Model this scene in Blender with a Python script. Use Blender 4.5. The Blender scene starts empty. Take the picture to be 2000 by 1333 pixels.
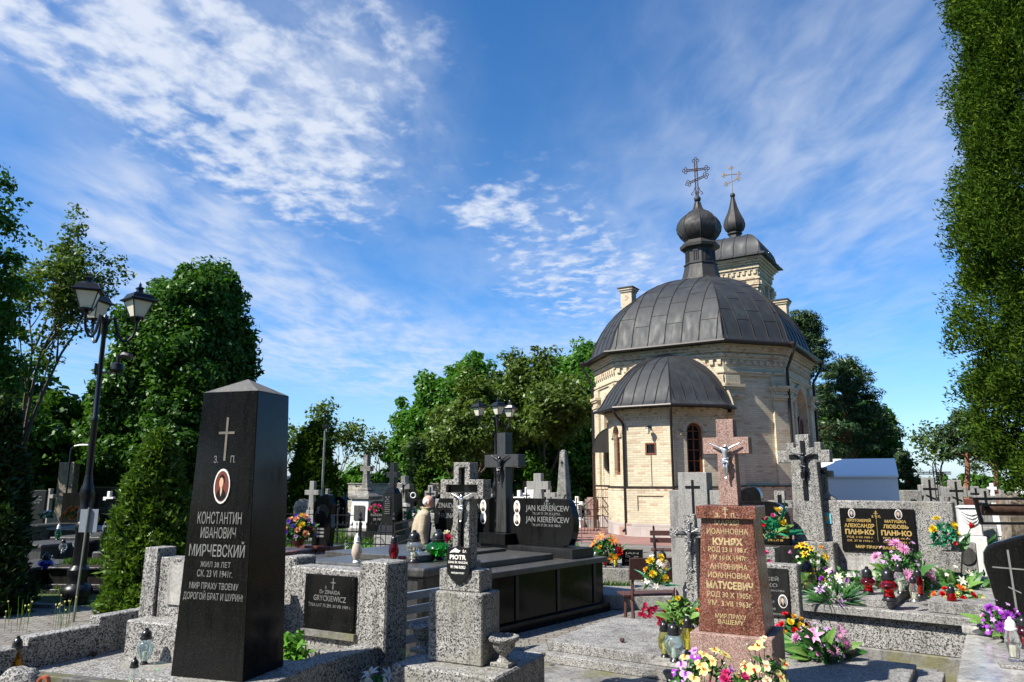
import bpy, bmesh, math, random
import numpy as np
from mathutils import Vector, Matrix
R=math.radians; PI=math.pi
random.seed(7); rng=np.random.default_rng(11)
S=bpy.context.scene; COL=S.collection
# ------------------------------------------------------------------ camera
F=1433.0; TH=R(10.83); CAMZ=1.8
cam=bpy.data.objects.new('camera',bpy.data.cameras.new('camera')); COL.objects.link(cam)
cam.location=(0,0,CAMZ); cam.rotation_euler=(R(90)+TH,0,0)
cam.data.sensor_width=36; cam.data.lens=36*F/2000; cam.data.clip_start=.05; cam.data.clip_end=3000
S.camera=cam
def ray(px,py):
    x=px-1000.0; y=666.5-py
    return Vector((x, F*math.cos(TH)-y*math.sin(TH), F*math.sin(TH)+y*math.cos(TH)))
def G(px,py,z=0.0):
    d=ray(px,py); t=(z-CAMZ)/d.z; return Vector((d.x*t,d.y*t,z))
def P(px,py,Y):
    d=ray(px,py); t=Y/d.y; return Vector((d.x*t,Y,CAMZ+d.z*t))
# ------------------------------------------------------------------ sky and sun
SUN_AZ=R(244); SUN_EL=R(46.5)
sunv=Vector((math.sin(SUN_AZ)*math.cos(SUN_EL),math.cos(SUN_AZ)*math.cos(SUN_EL),math.sin(SUN_EL)))
W=bpy.data.worlds.new('World'); S.world=W; W.use_nodes=True
nt=W.node_tree; nt.nodes.clear()
def N(nt,t,**k):
    n=nt.nodes.new(t)
    for a,b in k.items():
        if a.startswith('i_'): n.inputs[a[2:].replace('_',' ')].default_value=b
        else: setattr(n,a,b)
    return n
def mth(nt,op,a,b=None,c=None,clamp=False):
    n=nt.nodes.new('ShaderNodeMath'); n.operation=op; n.use_clamp=clamp
    for i,v in enumerate((a,b,c)):
        if v is None: continue
        if isinstance(v,(int,float)): n.inputs[i].default_value=v
        else: nt.links.new(v,n.inputs[i])
    return n.outputs[0]
def vmth(nt,op,a,b):
    n=nt.nodes.new('ShaderNodeVectorMath'); n.operation=op
    for i,v in enumerate((a,b)):
        if isinstance(v,(tuple,Vector)): n.inputs[i].default_value=tuple(v)
        else: nt.links.new(v,n.inputs[i])
    return n
def sstep(nt,v,a,b,c=0.,d=1.):
    n=nt.nodes.new('ShaderNodeMapRange'); n.interpolation_type='SMOOTHSTEP'
    nt.links.new(v,n.inputs[0])
    for i,q in enumerate((a,b,c,d)): n.inputs[i+1].default_value=q
    return n.outputs[0]
def C4(c): return (c[0],c[1],c[2],1)
def ramp(n,stops,const=False):
    r=N(n,'ShaderNodeValToRGB'); cr=r.color_ramp
    if const: cr.interpolation='CONSTANT'
    while len(cr.elements)<len(stops): cr.elements.new(.5)
    for e,(p,c) in zip(cr.elements,stops): e.position=p; e.color=C4(c) if hasattr(c,'__len__') else (c,c,c,1)
    return r
sky=N(nt,'ShaderNodeTexSky',sky_type='NISHITA',sun_disc=False)
sky.sun_elevation=SUN_EL; sky.sun_rotation=SUN_AZ; sky.altitude=100; sky.air_density=1.0; sky.dust_density=.6; sky.ozone_density=1.6
tc=N(nt,'ShaderNodeTexCoord'); D=tc.outputs['Generated']
def blob(px,py,rx,ry,k=1.,tilt=0.):
    c=ray(px,py).normalized(); r=Vector((c.y,-c.x,0)).normalized(); u=r.cross(c)
    ct,st=math.cos(tilt),math.sin(tilt); r,u=r*ct+u*st,u*ct-r*st
    a=mth(nt,'DIVIDE',vmth(nt,'DOT_PRODUCT',D,r).outputs['Value'],rx/F)
    b=mth(nt,'DIVIDE',vmth(nt,'DOT_PRODUCT',D,u).outputs['Value'],ry/F)
    a0=float(c.dot(r)); 
    d=mth(nt,'SQRT',mth(nt,'ADD',mth(nt,'MULTIPLY',a,a),mth(nt,'MULTIPLY',b,b)))
    front=mth(nt,'GREATER_THAN',vmth(nt,'DOT_PRODUCT',D,c).outputs['Value'],0.0)
    return mth(nt,'MULTIPLY',sstep(nt,d,1.35,.25,0.,k),front)
def summ(L):
    s=L[0]
    for q in L[1:]: s=mth(nt,'ADD',s,q)
    return s
sp=N(nt,'ShaderNodeSeparateXYZ'); nt.links.new(D,sp.inputs[0])
zc=mth(nt,'MAXIMUM',sp.outputs[2],.035)
cx=N(nt,'ShaderNodeCombineXYZ'); nt.links.new(mth(nt,'DIVIDE',sp.outputs[0],zc),cx.inputs[0]); nt.links.new(mth(nt,'DIVIDE',sp.outputs[1],zc),cx.inputs[1])
PV=cx.outputs[0]
def noise(vec,scale,detail=6,rough=.55,dist=0.,sc=(1,1,1),rot=0.,loc=(0,0,0)):
    m=N(nt,'ShaderNodeMapping'); m.inputs['Scale'].default_value=sc; m.inputs['Rotation'].default_value=(0,0,rot); m.inputs['Location'].default_value=loc
    nt.links.new(vec,m.inputs[0])
    n=N(nt,'ShaderNodeTexNoise'); n.inputs['Scale'].default_value=scale; n.inputs['Detail'].default_value=detail
    n.inputs['Roughness'].default_value=rough; n.inputs['Distortion'].default_value=dist; nt.links.new(m.outputs[0],n.inputs[0]); return n.outputs[0]
# puffy altocumulus
mA=summ([blob(330,120,430,170,1.,-.45),blob(120,20,260,110,.8),blob(640,120,260,260,.62,.2),blob(470,250,260,120,.5,-.5),blob(950,400,95,45,.75),blob(1080,470,230,150,.55,-.5),blob(1180,560,240,120,.35)])
cell=noise(PV,10.5,8,.57,.2,(1,.8,1),.5)
big=noise(PV,2.6,4,.55,.4,loc=(3,1,0))
base=mth(nt,'ADD',mth(nt,'MULTIPLY',cell,.74),mth(nt,'MULTIPLY',big,.26))
thr=mth(nt,'SUBTRACT',.66,mth(nt,'MULTIPLY',mth(nt,'MINIMUM',mA,1.15),.185))
dA=mth(nt,'MULTIPLY',sstep(nt,mth(nt,'SUBTRACT',base,thr),-.09,.16),mth(nt,'MINIMUM',mth(nt,'MULTIPLY',mA,1.6),.9))
# veil and streaks
mB=summ([blob(520,560,330,130,1.,-.55),blob(300,440,240,90,.55,-.3),blob(700,650,250,90,.6,-.3),blob(700,200,200,260,.6,.3),blob(1000,700,500,110,.30),blob(220,520,170,90,.5),blob(250,690,260,120,.4),blob(1560,330,430,430,.44,.9),blob(1700,150,300,300,.34),blob(1100,560,330,200,.32),blob(180,60,460,180,.45)])
st=noise(PV,1.3,5,.52,.7,(1.35,.8,1),-.55)
st2=noise(PV,4.5,6,.56,.4,(2.0,.8,1),-.5,(5,2,0))
stt=mth(nt,'ADD',mth(nt,'MULTIPLY',st,.6),mth(nt,'MULTIPLY',st2,.4))
dB=mth(nt,'MULTIPLY',sstep(nt,stt,.30,.74,.08,.92),mth(nt,'MINIMUM',mB,.92))
dens=mth(nt,'SUBTRACT',1.,mth(nt,'MULTIPLY',mth(nt,'SUBTRACT',1.,dA,clamp=True),mth(nt,'SUBTRACT',1.,dB,clamp=True)),clamp=True)
b1=N(nt,'ShaderNodeBackground'); b1.inputs[1].default_value=.094
hs=N(nt,'ShaderNodeHueSaturation'); hs.inputs['Saturation'].default_value=1.32; hs.inputs['Hue'].default_value=.503; hs.inputs['Value'].default_value=1.0
tint=ramp(nt,[(0,(.78,.93,1.28)),(.15,(.93,1.03,1.20)),(.42,(1.02,1.04,1.08))]); nt.links.new(sp.outputs[2],tint.inputs[0])
tm=N(nt,'ShaderNodeMix',data_type='RGBA',blend_type='MULTIPLY'); tm.inputs[0].default_value=1; nt.links.new(sky.outputs[0],tm.inputs[6]); nt.links.new(tint.outputs[0],tm.inputs[7]); nt.links.new(tm.outputs[2],hs.inputs['Color']); nt.links.new(hs.outputs[0],b1.inputs[0])
b2=N(nt,'ShaderNodeBackground'); b2.inputs[0].default_value=(.80,.87,1,1); b2.inputs[1].default_value=.54
mx=N(nt,'ShaderNodeMixShader'); nt.links.new(dens,mx.inputs[0]); nt.links.new(b1.outputs[0],mx.inputs[1]); nt.links.new(b2.outputs[0],mx.inputs[2])
wo=N(nt,'ShaderNodeOutputWorld'); nt.links.new(mx.outputs[0],wo.inputs[0])
sl=bpy.data.lights.new('sun','SUN'); sl.energy=5.0; sl.angle=R(.5); sl.color=(1,.95,.86)
sun=bpy.data.objects.new('sun',sl); COL.objects.link(sun); sun.rotation_euler=sunv.to_track_quat('Z','Y').to_euler(); sun.location=(0,0,60)
S.view_settings.view_transform='Standard'; S.view_settings.look='None'; S.view_settings.gamma=1; S.view_settings.exposure=0.86
# ------------------------------------------------------------------ materials
def nm(name):
    m=bpy.data.materials.new(name); m.use_nodes=True; n=m.node_tree; b=n.nodes['Principled BSDF']; return m,n,b
def plain(name,c,rough=.5,metal=0.,trans=0.,var=.12,vs=18.,bump=0.,spec=.5,coat=0.):
    m,n,b=nm(name); b.inputs['Roughness'].default_value=rough; b.inputs['Metallic'].default_value=metal
    b.inputs['Transmission Weight'].default_value=trans; b.inputs['Specular IOR Level'].default_value=spec; b.inputs['Coat Weight'].default_value=coat
    b.inputs['Base Color'].default_value=C4(c)
    t=N(n,'ShaderNodeTexCoord'); q=N(n,'ShaderNodeTexNoise'); q.inputs['Scale'].default_value=vs; q.inputs['Detail'].default_value=5
    n.links.new(t.outputs['Object'],q.inputs[0])
    if var>0:
        r=N(n,'ShaderNodeValToRGB'); r.color_ramp.elements[0].position=.3; r.color_ramp.elements[1].position=.7
        r.color_ramp.elements[0].color=C4([x*(1-var) for x in c]); r.color_ramp.elements[1].color=C4([min(1,x*(1+var)) for x in c])
        n.links.new(q.outputs[0],r.inputs[0]); n.links.new(r.outputs[0],b.inputs['Base Color'])
    if bump>0:
        u=N(n,'ShaderNodeBump'); u.inputs['Strength'].default_value=bump; u.inputs['Distance'].default_value=.01
        n.links.new(q.outputs[0],u.inputs['Height']); n.links.new(u.outputs[0],b.inputs['Normal'])
    return m
def speck(name,stops,scale,rough=.6,bump=.25,stain=(.55,1.0),stainscale=1.6,spec=.5,coat=0.,moss=None,stretch=None):
    m,n,b=nm(name); b.inputs['Roughness'].default_value=rough; b.inputs['Specular IOR Level'].default_value=spec; b.inputs['Coat Weight'].default_value=coat; b.inputs['Coat Roughness'].default_value=.08
    t=N(n,'ShaderNodeTexCoord'); v=N(n,'ShaderNodeTexVoronoi'); v.inputs['Scale'].default_value=scale; v.inputs['Randomness'].default_value=1
    src=t.outputs['Object']
    dn=N(n,'ShaderNodeTexNoise'); dn.inputs['Scale'].default_value=scale*.8; dn.inputs['Detail'].default_value=2; n.links.new(src,dn.inputs[0])
    ad=N(n,'ShaderNodeMix',data_type='VECTOR'); ad.inputs[0].default_value=min(.5,1.0/scale); n.links.new(src,ad.inputs[4]); n.links.new(dn.outputs[1],ad.inputs[5])
    n.links.new(ad.outputs[1],v.inputs['Vector'])
    s=N(n,'ShaderNodeSeparateColor'); n.links.new(v.outputs['Color'],s.inputs[0])
    stops=[(p,(c*.93,c*.90,c*.84)) if not hasattr(c,'__len__') and c>.03 else (p,c) for p,c in stops]
    r=ramp(n,stops,True); n.links.new(s.outputs[0],r.inputs[0])
    q=N(n,'ShaderNodeTexNoise'); q.inputs['Scale'].default_value=stainscale; q.inputs['Detail'].default_value=8; q.inputs['Roughness'].default_value=.65; n.links.new(src,q.inputs[0])
    k=ramp(n,[(.35,stain[0]),(.62,stain[1])]); n.links.new(q.outputs[0],k.inputs[0])
    x=N(n,'ShaderNodeMix',data_type='RGBA',blend_type='MULTIPLY'); x.inputs[0].default_value=1; n.links.new(r.outputs[0],x.inputs[6]); n.links.new(k.outputs[0],x.inputs[7])
    mp=N(n,'ShaderNodeMapping'); mp.inputs['Scale'].default_value=(6,6,.6); n.links.new(src,mp.inputs[0]); q7=N(n,'ShaderNodeTexNoise'); q7.inputs['Scale'].default_value=2.2; q7.inputs['Detail'].default_value=7; q7.inputs['Roughness'].default_value=.7; n.links.new(mp.outputs[0],q7.inputs[0])
    k7=ramp(n,[(.36,.50),(.50,1.0)]); n.links.new(q7.outputs[0],k7.inputs[0]); x7=N(n,'ShaderNodeMix',data_type='RGBA',blend_type='MULTIPLY'); x7.inputs[0].default_value=.8; n.links.new(x.outputs[2],x7.inputs[6]); n.links.new(k7.outputs[0],x7.inputs[7])
    out=x7.outputs[2]
    mr=N(n,'ShaderNodeMapRange'); mr.inputs[1].default_value=.3; mr.inputs[2].default_value=.7; mr.inputs[3].default_value=rough*.75; mr.inputs[4].default_value=min(1,rough*1.7); n.links.new(q7.outputs[0],mr.inputs[0]); n.links.new(mr.outputs[0],b.inputs['Roughness'])
    if moss:
        q2=N(n,'ShaderNodeTexNoise'); q2.inputs['Scale'].default_value=3.5; q2.inputs['Detail'].default_value=8; n.links.new(src,q2.inputs[0])
        k2=ramp(n,[(.5,0),(.68,.8)]); n.links.new(q2.outputs[0],k2.inputs[0])
        y=N(n,'ShaderNodeMix',data_type='RGBA'); n.links.new(k2.outputs[0],y.inputs[0]); n.links.new(out,y.inputs[6]); y.inputs[7].default_value=C4(moss); out=y.outputs[2]
    n.links.new(out,b.inputs['Base Color'])
    if bump>0:
        u=N(n,'ShaderNodeBump'); u.inputs['Strength'].default_value=bump; u.inputs['Distance'].default_value=.003
        n.links.new(v.outputs['Distance'],u.inputs['Height']); n.links.new(u.outputs[0],b.inputs['Normal'])
    return m
MT={}
MT['terrazzo']=speck('terrazzo_grey_stone',[(0,.44),(.3,.28),(.52,.15),(.68,.025),(.87,.38)],135,.75,.5,(.6,1.0),3.,moss=(.20,.19,.15))
MT['terrazzo_fine']=speck('fine_terrazzo_stone',[(0,.42),(.3,.29),(.52,.17),(.72,.07),(.86,.36)],170,.7,.4,(.65,1.0),2.)
MT['terrazzo_big']=speck('coarse_terrazzo_stone',[(0,.44),(.30,.27),(.50,.13),(.68,.022),(.87,.40)],118,.7,.5,(.7,1.0),3.)
MT['slabtz']=speck('terrazzo_slab_stone',[(0,.42),(.3,.27),(.52,.15),(.7,.055),(.85,.35)],110,.7,.5,(.6,1.0),1.2,moss=(.22,.21,.17))
MT['black']=speck('black_polished_granite',[(0,.007),(.55,.010),(.9,.022)],260,.12,0,(.8,1),4.,spec=.17)
MT['blackmat']=speck('black_satin_granite',[(0,.010),(.45,.016),(.85,.04)],280,.3,0,(.8,1),4.,spec=.35)
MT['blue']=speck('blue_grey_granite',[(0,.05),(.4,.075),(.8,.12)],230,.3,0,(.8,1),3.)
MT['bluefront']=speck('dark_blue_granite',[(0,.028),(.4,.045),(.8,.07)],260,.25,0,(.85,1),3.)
MT['red']=speck('polished_red_granite',[(0,(.21,.068,.042)),(.35,(.15,.045,.03)),(.6,(.29,.14,.10)),(.8,(.05,.022,.017)),(.92,(.38,.24,.19))],200,.22,0,(.6,1),4.5)
MT['pink']=speck('rough_pink_granite',[(0,(.34,.20,.16)),(.35,(.26,.15,.12)),(.6,(.42,.30,.26)),(.8,(.11,.07,.06)),(.92,(.46,.38,.34))],220,.7,.3,(.75,1),4.)
MT['brown']=speck('brown_polished_granite',[(0,(.16,.05,.035)),(.5,(.1,.035,.025)),(.8,(.2,.09,.07))],200,.2,0,(.7,1),4.)
MT['marble']=speck('light_grey_marble',[(0,.42),(.5,.36),(.8,.48)],60,.2,0,(.6,1),2.4)
MT['white']=plain('white_marble',(.66,.66,.64),.45,var=.14,vs=6)
MT['oldstone']=speck('weathered_limestone',[(0,.36),(.4,.3),(.7,.24),(.9,.15)],60,.85,.6,(.3,1),5.,moss=(.13,.12,.09))
MT['grey']=speck('light_grey_granite',[(0,.36),(.4,.28),(.7,.2),(.9,.1)],260,.55,.1,(.85,1),2.)
MT['concrete']=speck('mossy_old_concrete',[(0,.27),(.4,.24),(.7,.2)],50,.9,.6,(.45,1),4.,moss=(.13,.125,.045))
MT['rock']=speck('rough_brown_rock',[(0,(.24,.2,.15)),(.4,(.2,.17,.13)),(.7,(.15,.12,.09))],20,.9,1.,(.5,1),3.)
MT['iron']=plain('black_painted_iron',(.012,.013,.015),.35,.3,var=.3,vs=40,bump=.1)
MT['ironrust']=plain('rusty_iron',(.07,.035,.022),.7,.4,var=.5,vs=20,bump=.4)
MT['pole']=plain('galvanised_pole',(.25,.27,.25),.45,.7,var=.2)
MT['sign']=plain('shade_toned_sign_board',(.22,.25,.29),.5,var=.05)  # shade on the backs of the boards is put into this grey-blue colour
MT['milk']=plain('milky_lamp_glass',(.78,.76,.62),.35,trans=.15,var=.05)
MT['gold']=plain('gold_leaf_lettering',(.68,.47,.16),.35,.55,var=.15)
MT['goldpale']=plain('worn_gold_lettering',(.52,.40,.21),.45,.25,var=.2)
MT['silver']=plain('silver_lettering',(.25,.25,.235),.4,.35,var=.2)
MT['silverfig']=plain('cast_silver_metal',(.62,.62,.62),.3,.85,var=.1)
MT['darkfig']=plain('dark_bronze_metal',(.05,.05,.052),.35,.7,var=.3)
MT['greyfig']=plain('grey_cast_metal',(.2,.2,.21),.4,.7,var=.2)
MT['ink']=plain('black_enamel',(.008,.008,.009),.3,var=0)
MT['ceram']=plain('white_porcelain',(.78,.76,.72),.15,var=.03)
MT['sepia']=plain('sepia_enamel',(.16,.045,.03),.3,var=.1)
MT['sepiaskin']=plain('sepia_face_enamel',(.62,.4,.27),.3,var=.05)
MT['photogrey']=plain('grey_enamel',(.2,.2,.2),.3,var=.1)
MT['lid']=plain('black_plastic_lid',(.014,.014,.015),.28,var=.1)
MT['lidsilver']=plain('silver_plastic_base',(.45,.45,.46),.3,.8,var=.1)
MT['whiteplastic']=plain('white_plastic',(.8,.78,.74),.35,var=.05)
MT['wax']=plain('candle_wax',(.7,.66,.5),.5,var=.05)
MT['canvas']=plain('white_tent_canvas',(.84,.85,.86),.6,var=.03)
MT['bench']=plain('brown_painted_wood',(.075,.032,.026),.5,var=.25,vs=25,bump=.2)
MT['benchgrey']=plain('grey_painted_slats',(.2,.24,.28),.5,var=.15)
MT['copper']=None
for k,c in dict(redg=(.50,.01,.012),green=(.02,.30,.03),clear=(.86,.90,.90),amber=(.85,.36,.02),yellowg=(.72,.66,.08),blueg=(.02,.03,.45),paleblue=(.62,.82,.88),darkred=(.28,.005,.02),olive=(.60,.62,.22),pearl=(.75,.62,.5),tealg=(.03,.2,.1)).items():
    m,n,b=nm('glass_'+k); b.inputs['Base Color'].default_value=C4(c); b.inputs['Roughness'].default_value=.06; b.inputs['Transmission Weight'].default_value=.94 if k!='pearl' else .4; b.inputs['IOR'].default_value=1.2; b.inputs['Coat Weight'].default_value=.8; b.inputs['Coat Roughness'].default_value=.03; MT[k]=m
def petal_mat(name,c,tr=.3):
    m,n,b=nm(name); n.nodes.remove(b); o=n.nodes['Material Output']
    d=N(n,'ShaderNodeBsdfDiffuse'); t=N(n,'ShaderNodeBsdfTranslucent'); g=N(n,'ShaderNodeBsdfGlossy'); g.inputs['Roughness'].default_value=.45; g.inputs[0].default_value=(.5,.5,.5,1)
    tcn=N(n,'ShaderNodeTexCoord'); q=N(n,'ShaderNodeTexNoise'); q.inputs['Scale'].default_value=30; n.links.new(tcn.outputs['Object'],q.inputs[0])
    r=ramp(n,[(.35,[x*.72 for x in c]),(.65,[min(1,x*1.2+.01) for x in c])]); n.links.new(q.outputs[0],r.inputs[0])
    n.links.new(r.outputs[0],d.inputs[0]); n.links.new(r.outputs[0],t.inputs[0])
    a=N(n,'ShaderNodeMixShader'); a.inputs[0].default_value=tr; n.links.new(d.outputs[0],a.inputs[1]); n.links.new(t.outputs[0],a.inputs[2])
    a2=N(n,'ShaderNodeMixShader'); a2.inputs[0].default_value=.05; n.links.new(a.outputs[0],a2.inputs[1]); n.links.new(g.outputs[0],a2.inputs[2]); n.links.new(a2.outputs[0],o.inputs[0])
    return m
for k,c in dict(yellow=(.85,.62,.03),paley=(.85,.78,.30),orange=(.85,.25,.05),peach=(.85,.45,.25),redf=(.62,.01,.015),wine=(.35,.005,.04),pinkf=(.80,.38,.62),hotpink=(.72,.06,.25),lilac=(.62,.36,.72),purple=(.36,.05,.50),violet=(.25,.12,.60),whitef=(.82,.80,.74),cream=(.80,.74,.5),gold2=(.75,.42,.03)).items(): MT[k]=petal_mat('petal_'+k,c)
MT['pleaf']=petal_mat('plastic_leaf_green',(.05,.17,.03)); MT['pleaf2']=petal_mat('plastic_leaf_light',(.17,.32,.07)); MT['pleafd']=petal_mat('plastic_leaf_dark',(.02,.09,.03)); MT['tinsel']=petal_mat('plastic_fern_teal',(.02,.24,.11))
def leafmat(name,a,c,scale=.6,tr=.35,gloss=.03):
    m,n,b=nm(name); n.nodes.remove(b); o=n.nodes['Material Output']
    d=N(n,'ShaderNodeBsdfDiffuse'); t=N(n,'ShaderNodeBsdfTranslucent'); g=N(n,'ShaderNodeBsdfGlossy'); g.inputs['Roughness'].default_value=.4; g.inputs[0].default_value=(.6,.7,.6,1)
    tcn=N(n,'ShaderNodeTexCoord'); q=N(n,'ShaderNodeTexNoise'); q.inputs['Scale'].default_value=scale; q.inputs['Detail'].default_value=8; q.inputs['Roughness'].default_value=.75; n.links.new(tcn.outputs['Object'],q.inputs[0])
    r=ramp(n,[(.36,[x*.55 for x in a]),(.48,a),(.64,c)]); q9=N(n,'ShaderNodeTexNoise'); q9.inputs['Scale'].default_value=max(7.,scale*9); q9.inputs['Detail'].default_value=2; n.links.new(tcn.outputs['Object'],q9.inputs[0])
    n.links.new(mth(n,'ADD',mth(n,'MULTIPLY',q.outputs[0],.45),mth(n,'MULTIPLY',q9.outputs[0],.55)),r.inputs[0]); n.links.new(r.outputs[0],d.inputs[0])
    hh=N(n,'ShaderNodeMix',data_type='RGBA',blend_type='MULTIPLY'); hh.inputs[0].default_value=1; hh.inputs[7].default_value=(1.15,1.25,.55,1); n.links.new(r.outputs[0],hh.inputs[6]); n.links.new(hh.outputs[2],t.inputs[0])
    x=N(n,'ShaderNodeMixShader'); x.inputs[0].default_value=tr; n.links.new(d.outputs[0],x.inputs[1]); n.links.new(t.outputs[0],x.inputs[2])
    y=N(n,'ShaderNodeMixShader'); y.inputs[0].default_value=gloss; n.links.new(x.outputs[0],y.inputs[1]); n.links.new(g.outputs[0],y.inputs[2]); n.links.new(y.outputs[0],o.inputs[0])
    return m
MT['maple']=leafmat('maple_leaves',(.040,.105,.013),(.085,.190,.024)); MT['bright']=leafmat('fresh_lime_leaves',(.05,.14,.013),(.11,.25,.027))
MT['locust']=leafmat('locust_leaves',(.075,.12,.02),(.14,.20,.04)); MT['thuja']=leafmat('thuja_sprays',(.030,.066,.009),(.11,.165,.018),2.6,.2,.0)
MT['thujay']=leafmat('young_thuja_sprays',(.06,.12,.013),(.14,.22,.03),2.,.3); MT['pine']=leafmat('pine_needles',(.030,.060,.020),(.065,.105,.035),1.,.15)
MT['thujad']=leafmat('dark_thuja_sprays',(.02,.045,.012),(.045,.085,.018),1.5,.2)
MT['grass']=leafmat('grass_blades',(.06,.13,.015),(.16,.27,.04),3.,.35); MT['herb']=leafmat('herb_leaves',(.10,.26,.03),(.18,.40,.06),5.,.35)
MT['brush']=leafmat('brown_twiggy_bush',(.07,.05,.03),(.13,.10,.06),2.,.1)
MT['bark']=plain('grey_brown_bark',(.07,.055,.042),.9,var=.4,vs=9,bump=.8); MT['pinebark']=plain('orange_pine_bark',(.22,.10,.055),.9,var=.4,vs=6,bump=.8)
def brickmat(name,c1,c2,mortar,bw,rh,ms,rough=.85,bump=.5,alt=(.45,.20,.13),altk=.12,dirt=(.7,1)):
    m,n,b=nm(name); b.inputs['Roughness'].default_value=rough; t=N(n,'ShaderNodeTexCoord')
    k=N(n,'ShaderNodeTexBrick'); k.inputs['Scale'].default_value=1; k.inputs['Brick Width'].default_value=bw; k.inputs['Row Height'].default_value=rh; k.inputs['Mortar Size'].default_value=ms; k.inputs['Mortar Smooth'].default_value=.2; k.inputs['Bias'].default_value=-.1
    k.inputs['Color1'].default_value=C4(c1); k.inputs['Color2'].default_value=C4(c2); k.inputs['Mortar'].default_value=C4(mortar)
    n.links.new(t.outputs['UV'],k.inputs[0])
    # a second brick pattern of the same size picks odd coloured bricks
    k2=N(n,'ShaderNodeTexBrick'); k2.inputs['Scale'].default_value=1; k2.inputs['Brick Width'].default_value=bw; k2.inputs['Row Height'].default_value=rh; k2.inputs['Mortar Size'].default_value=ms; k2.inputs['Color1'].default_value=(0,0,0,1); k2.inputs['Color2'].default_value=(1,1,1,1); k2.inputs['Mortar'].default_value=(0,0,0,1)
    n.links.new(t.outputs['UV'],k2.inputs[0])
    r=ramp(n,[(1-altk-.01,0),(1-altk,.85)]); n.links.new(k2.outputs[0],r.inputs[0])
    x=N(n,'ShaderNodeMix',data_type='RGBA'); n.links.new(r.outputs[0],x.inputs[0]); n.links.new(k.outputs[0],x.inputs[6]); x.inputs[7].default_value=C4(alt)
    q=N(n,'ShaderNodeTexNoise'); q.inputs['Scale'].default_value=.9; q.inputs['Detail'].default_value=9; q.inputs['Roughness'].default_value=.7; n.links.new(t.outputs['Object'],q.inputs[0])
    d=ramp(n,[(.3,dirt[0]),(.65,dirt[1])]); n.links.new(q.outputs[0],d.inputs[0])
    y=N(n,'ShaderNodeMix',data_type='RGBA',blend_type='MULTIPLY'); y.inputs[0].default_value=1; n.links.new(x.outputs[2],y.inputs[6]); n.links.new(d.outputs[0],y.inputs[7]); n.links.new(y.outputs[2],b.inputs['Base Color'])
    u=N(n,'ShaderNodeBump'); u.inputs['Strength'].default_value=bump; u.inputs['Distance'].default_value=.01; u.invert=True; n.links.new(k.outputs['Fac'],u.inputs['Height']); n.links.new(u.outputs[0],b.inputs['Normal'])
    return m
MT['brick']=brickmat('yellow_brick',(.66,.575,.39),(.53,.45,.295),(.47,.43,.345),.27,.078,.011,alt=(.50,.35,.22),altk=.09,dirt=(.68,1))
MT['bricktrim']=brickmat('yellow_brick_trim',(.66,.56,.37),(.54,.44,.28),(.47,.42,.33),.13,.078,.010,alt=(.42,.22,.14),altk=.12)
MT['plinth']=brickmat('field_stone_plinth',(.46,.40,.36),(.36,.31,.29),(.42,.39,.35),.62,.34,.02,alt=(.36,.22,.17),altk=.3,bump=.8)
MT['blockwall']=brickmat('pale_block_wall',(.5,.47,.4),(.4,.37,.32),(.25,.24,.21),.5,.22,.02,alt=(.3,.28,.25))
MT['greywall']=brickmat('dark_grey_stone_wall',(.09,.085,.075),(.13,.12,.1),(.06,.055,.05),.45,.2,.02,alt=(.16,.14,.12))
MT['paver']=brickmat('grey_concrete_pavers',(.25,.23,.205),(.19,.18,.16),(.07,.07,.05),.2,.1,.009,alt=(.2,.165,.14),altk=.2,dirt=(.6,1))
MT['redpaver']=brickmat('red_concrete_pavers',(.34,.16,.13),(.27,.13,.11),(.14,.09,.07),.2,.1,.008,alt=(.3,.2,.17),altk=.2)
def coppermat(name,a,c,g):
    m,n,b=nm(name); b.inputs['Roughness'].default_value=.6; b.inputs['Metallic'].default_value=0.; b.inputs['Specular IOR Level'].default_value=.35
    t=N(n,'ShaderNodeTexCoord'); q=N(n,'ShaderNodeTexNoise'); q.inputs['Scale'].default_value=1.1; q.inputs['Detail'].default_value=8; q.inputs['Roughness'].default_value=.65; n.links.new(t.outputs['Object'],q.inputs[0])
    mp=N(n,'ShaderNodeMapping'); mp.inputs['Scale'].default_value=(1,1,.12); n.links.new(t.outputs['Object'],mp.inputs[0])
    q2=N(n,'ShaderNodeTexNoise'); q2.inputs['Scale'].default_value=5; q2.inputs['Detail'].default_value=5; n.links.new(mp.outputs[0],q2.inputs[0])
    r=ramp(n,[(.32,a),(.55,c),(.72,g)]); 
    ad=mth(n,'ADD',mth(n,'MULTIPLY',q.outputs[0],.6),mth(n,'MULTIPLY',q2.outputs[0],.4)); n.links.new(ad,r.inputs[0]); n.links.new(r.outputs[0],b.inputs['Base Color'])
    k=ramp(n,[(.3,.5),(.7,.7)]); n.links.new(q2.outputs[0],k.inputs[0]); n.links.new(k.outputs[0],b.inputs['Roughness'])
    return m
MT['copper']=coppermat('aged_copper_sheet',(.022,.0215,.022),(.030,.033,.035),(.042,.055,.056))
MT['copperd']=coppermat('dark_copper_sheet',(.022,.019,.017),(.036,.033,.030),(.05,.062,.058))
MT['darkmetal']=plain('dark_brown_gutter_metal',(.028,.024,.022),.4,.4,var=.2)
MT['frame']=plain('reddish_window_frame',(.16,.05,.02),.45,var=.2)
MT['winglass']=plain('dark_window_glass',(.01,.012,.014),.08,var=0)
MT['skin']=plain('skin',(.62,.33,.24),.5,var=.08); MT['hair']=plain('white_hair',(.7,.7,.68),.8,var=.15,vs=60)
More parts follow.
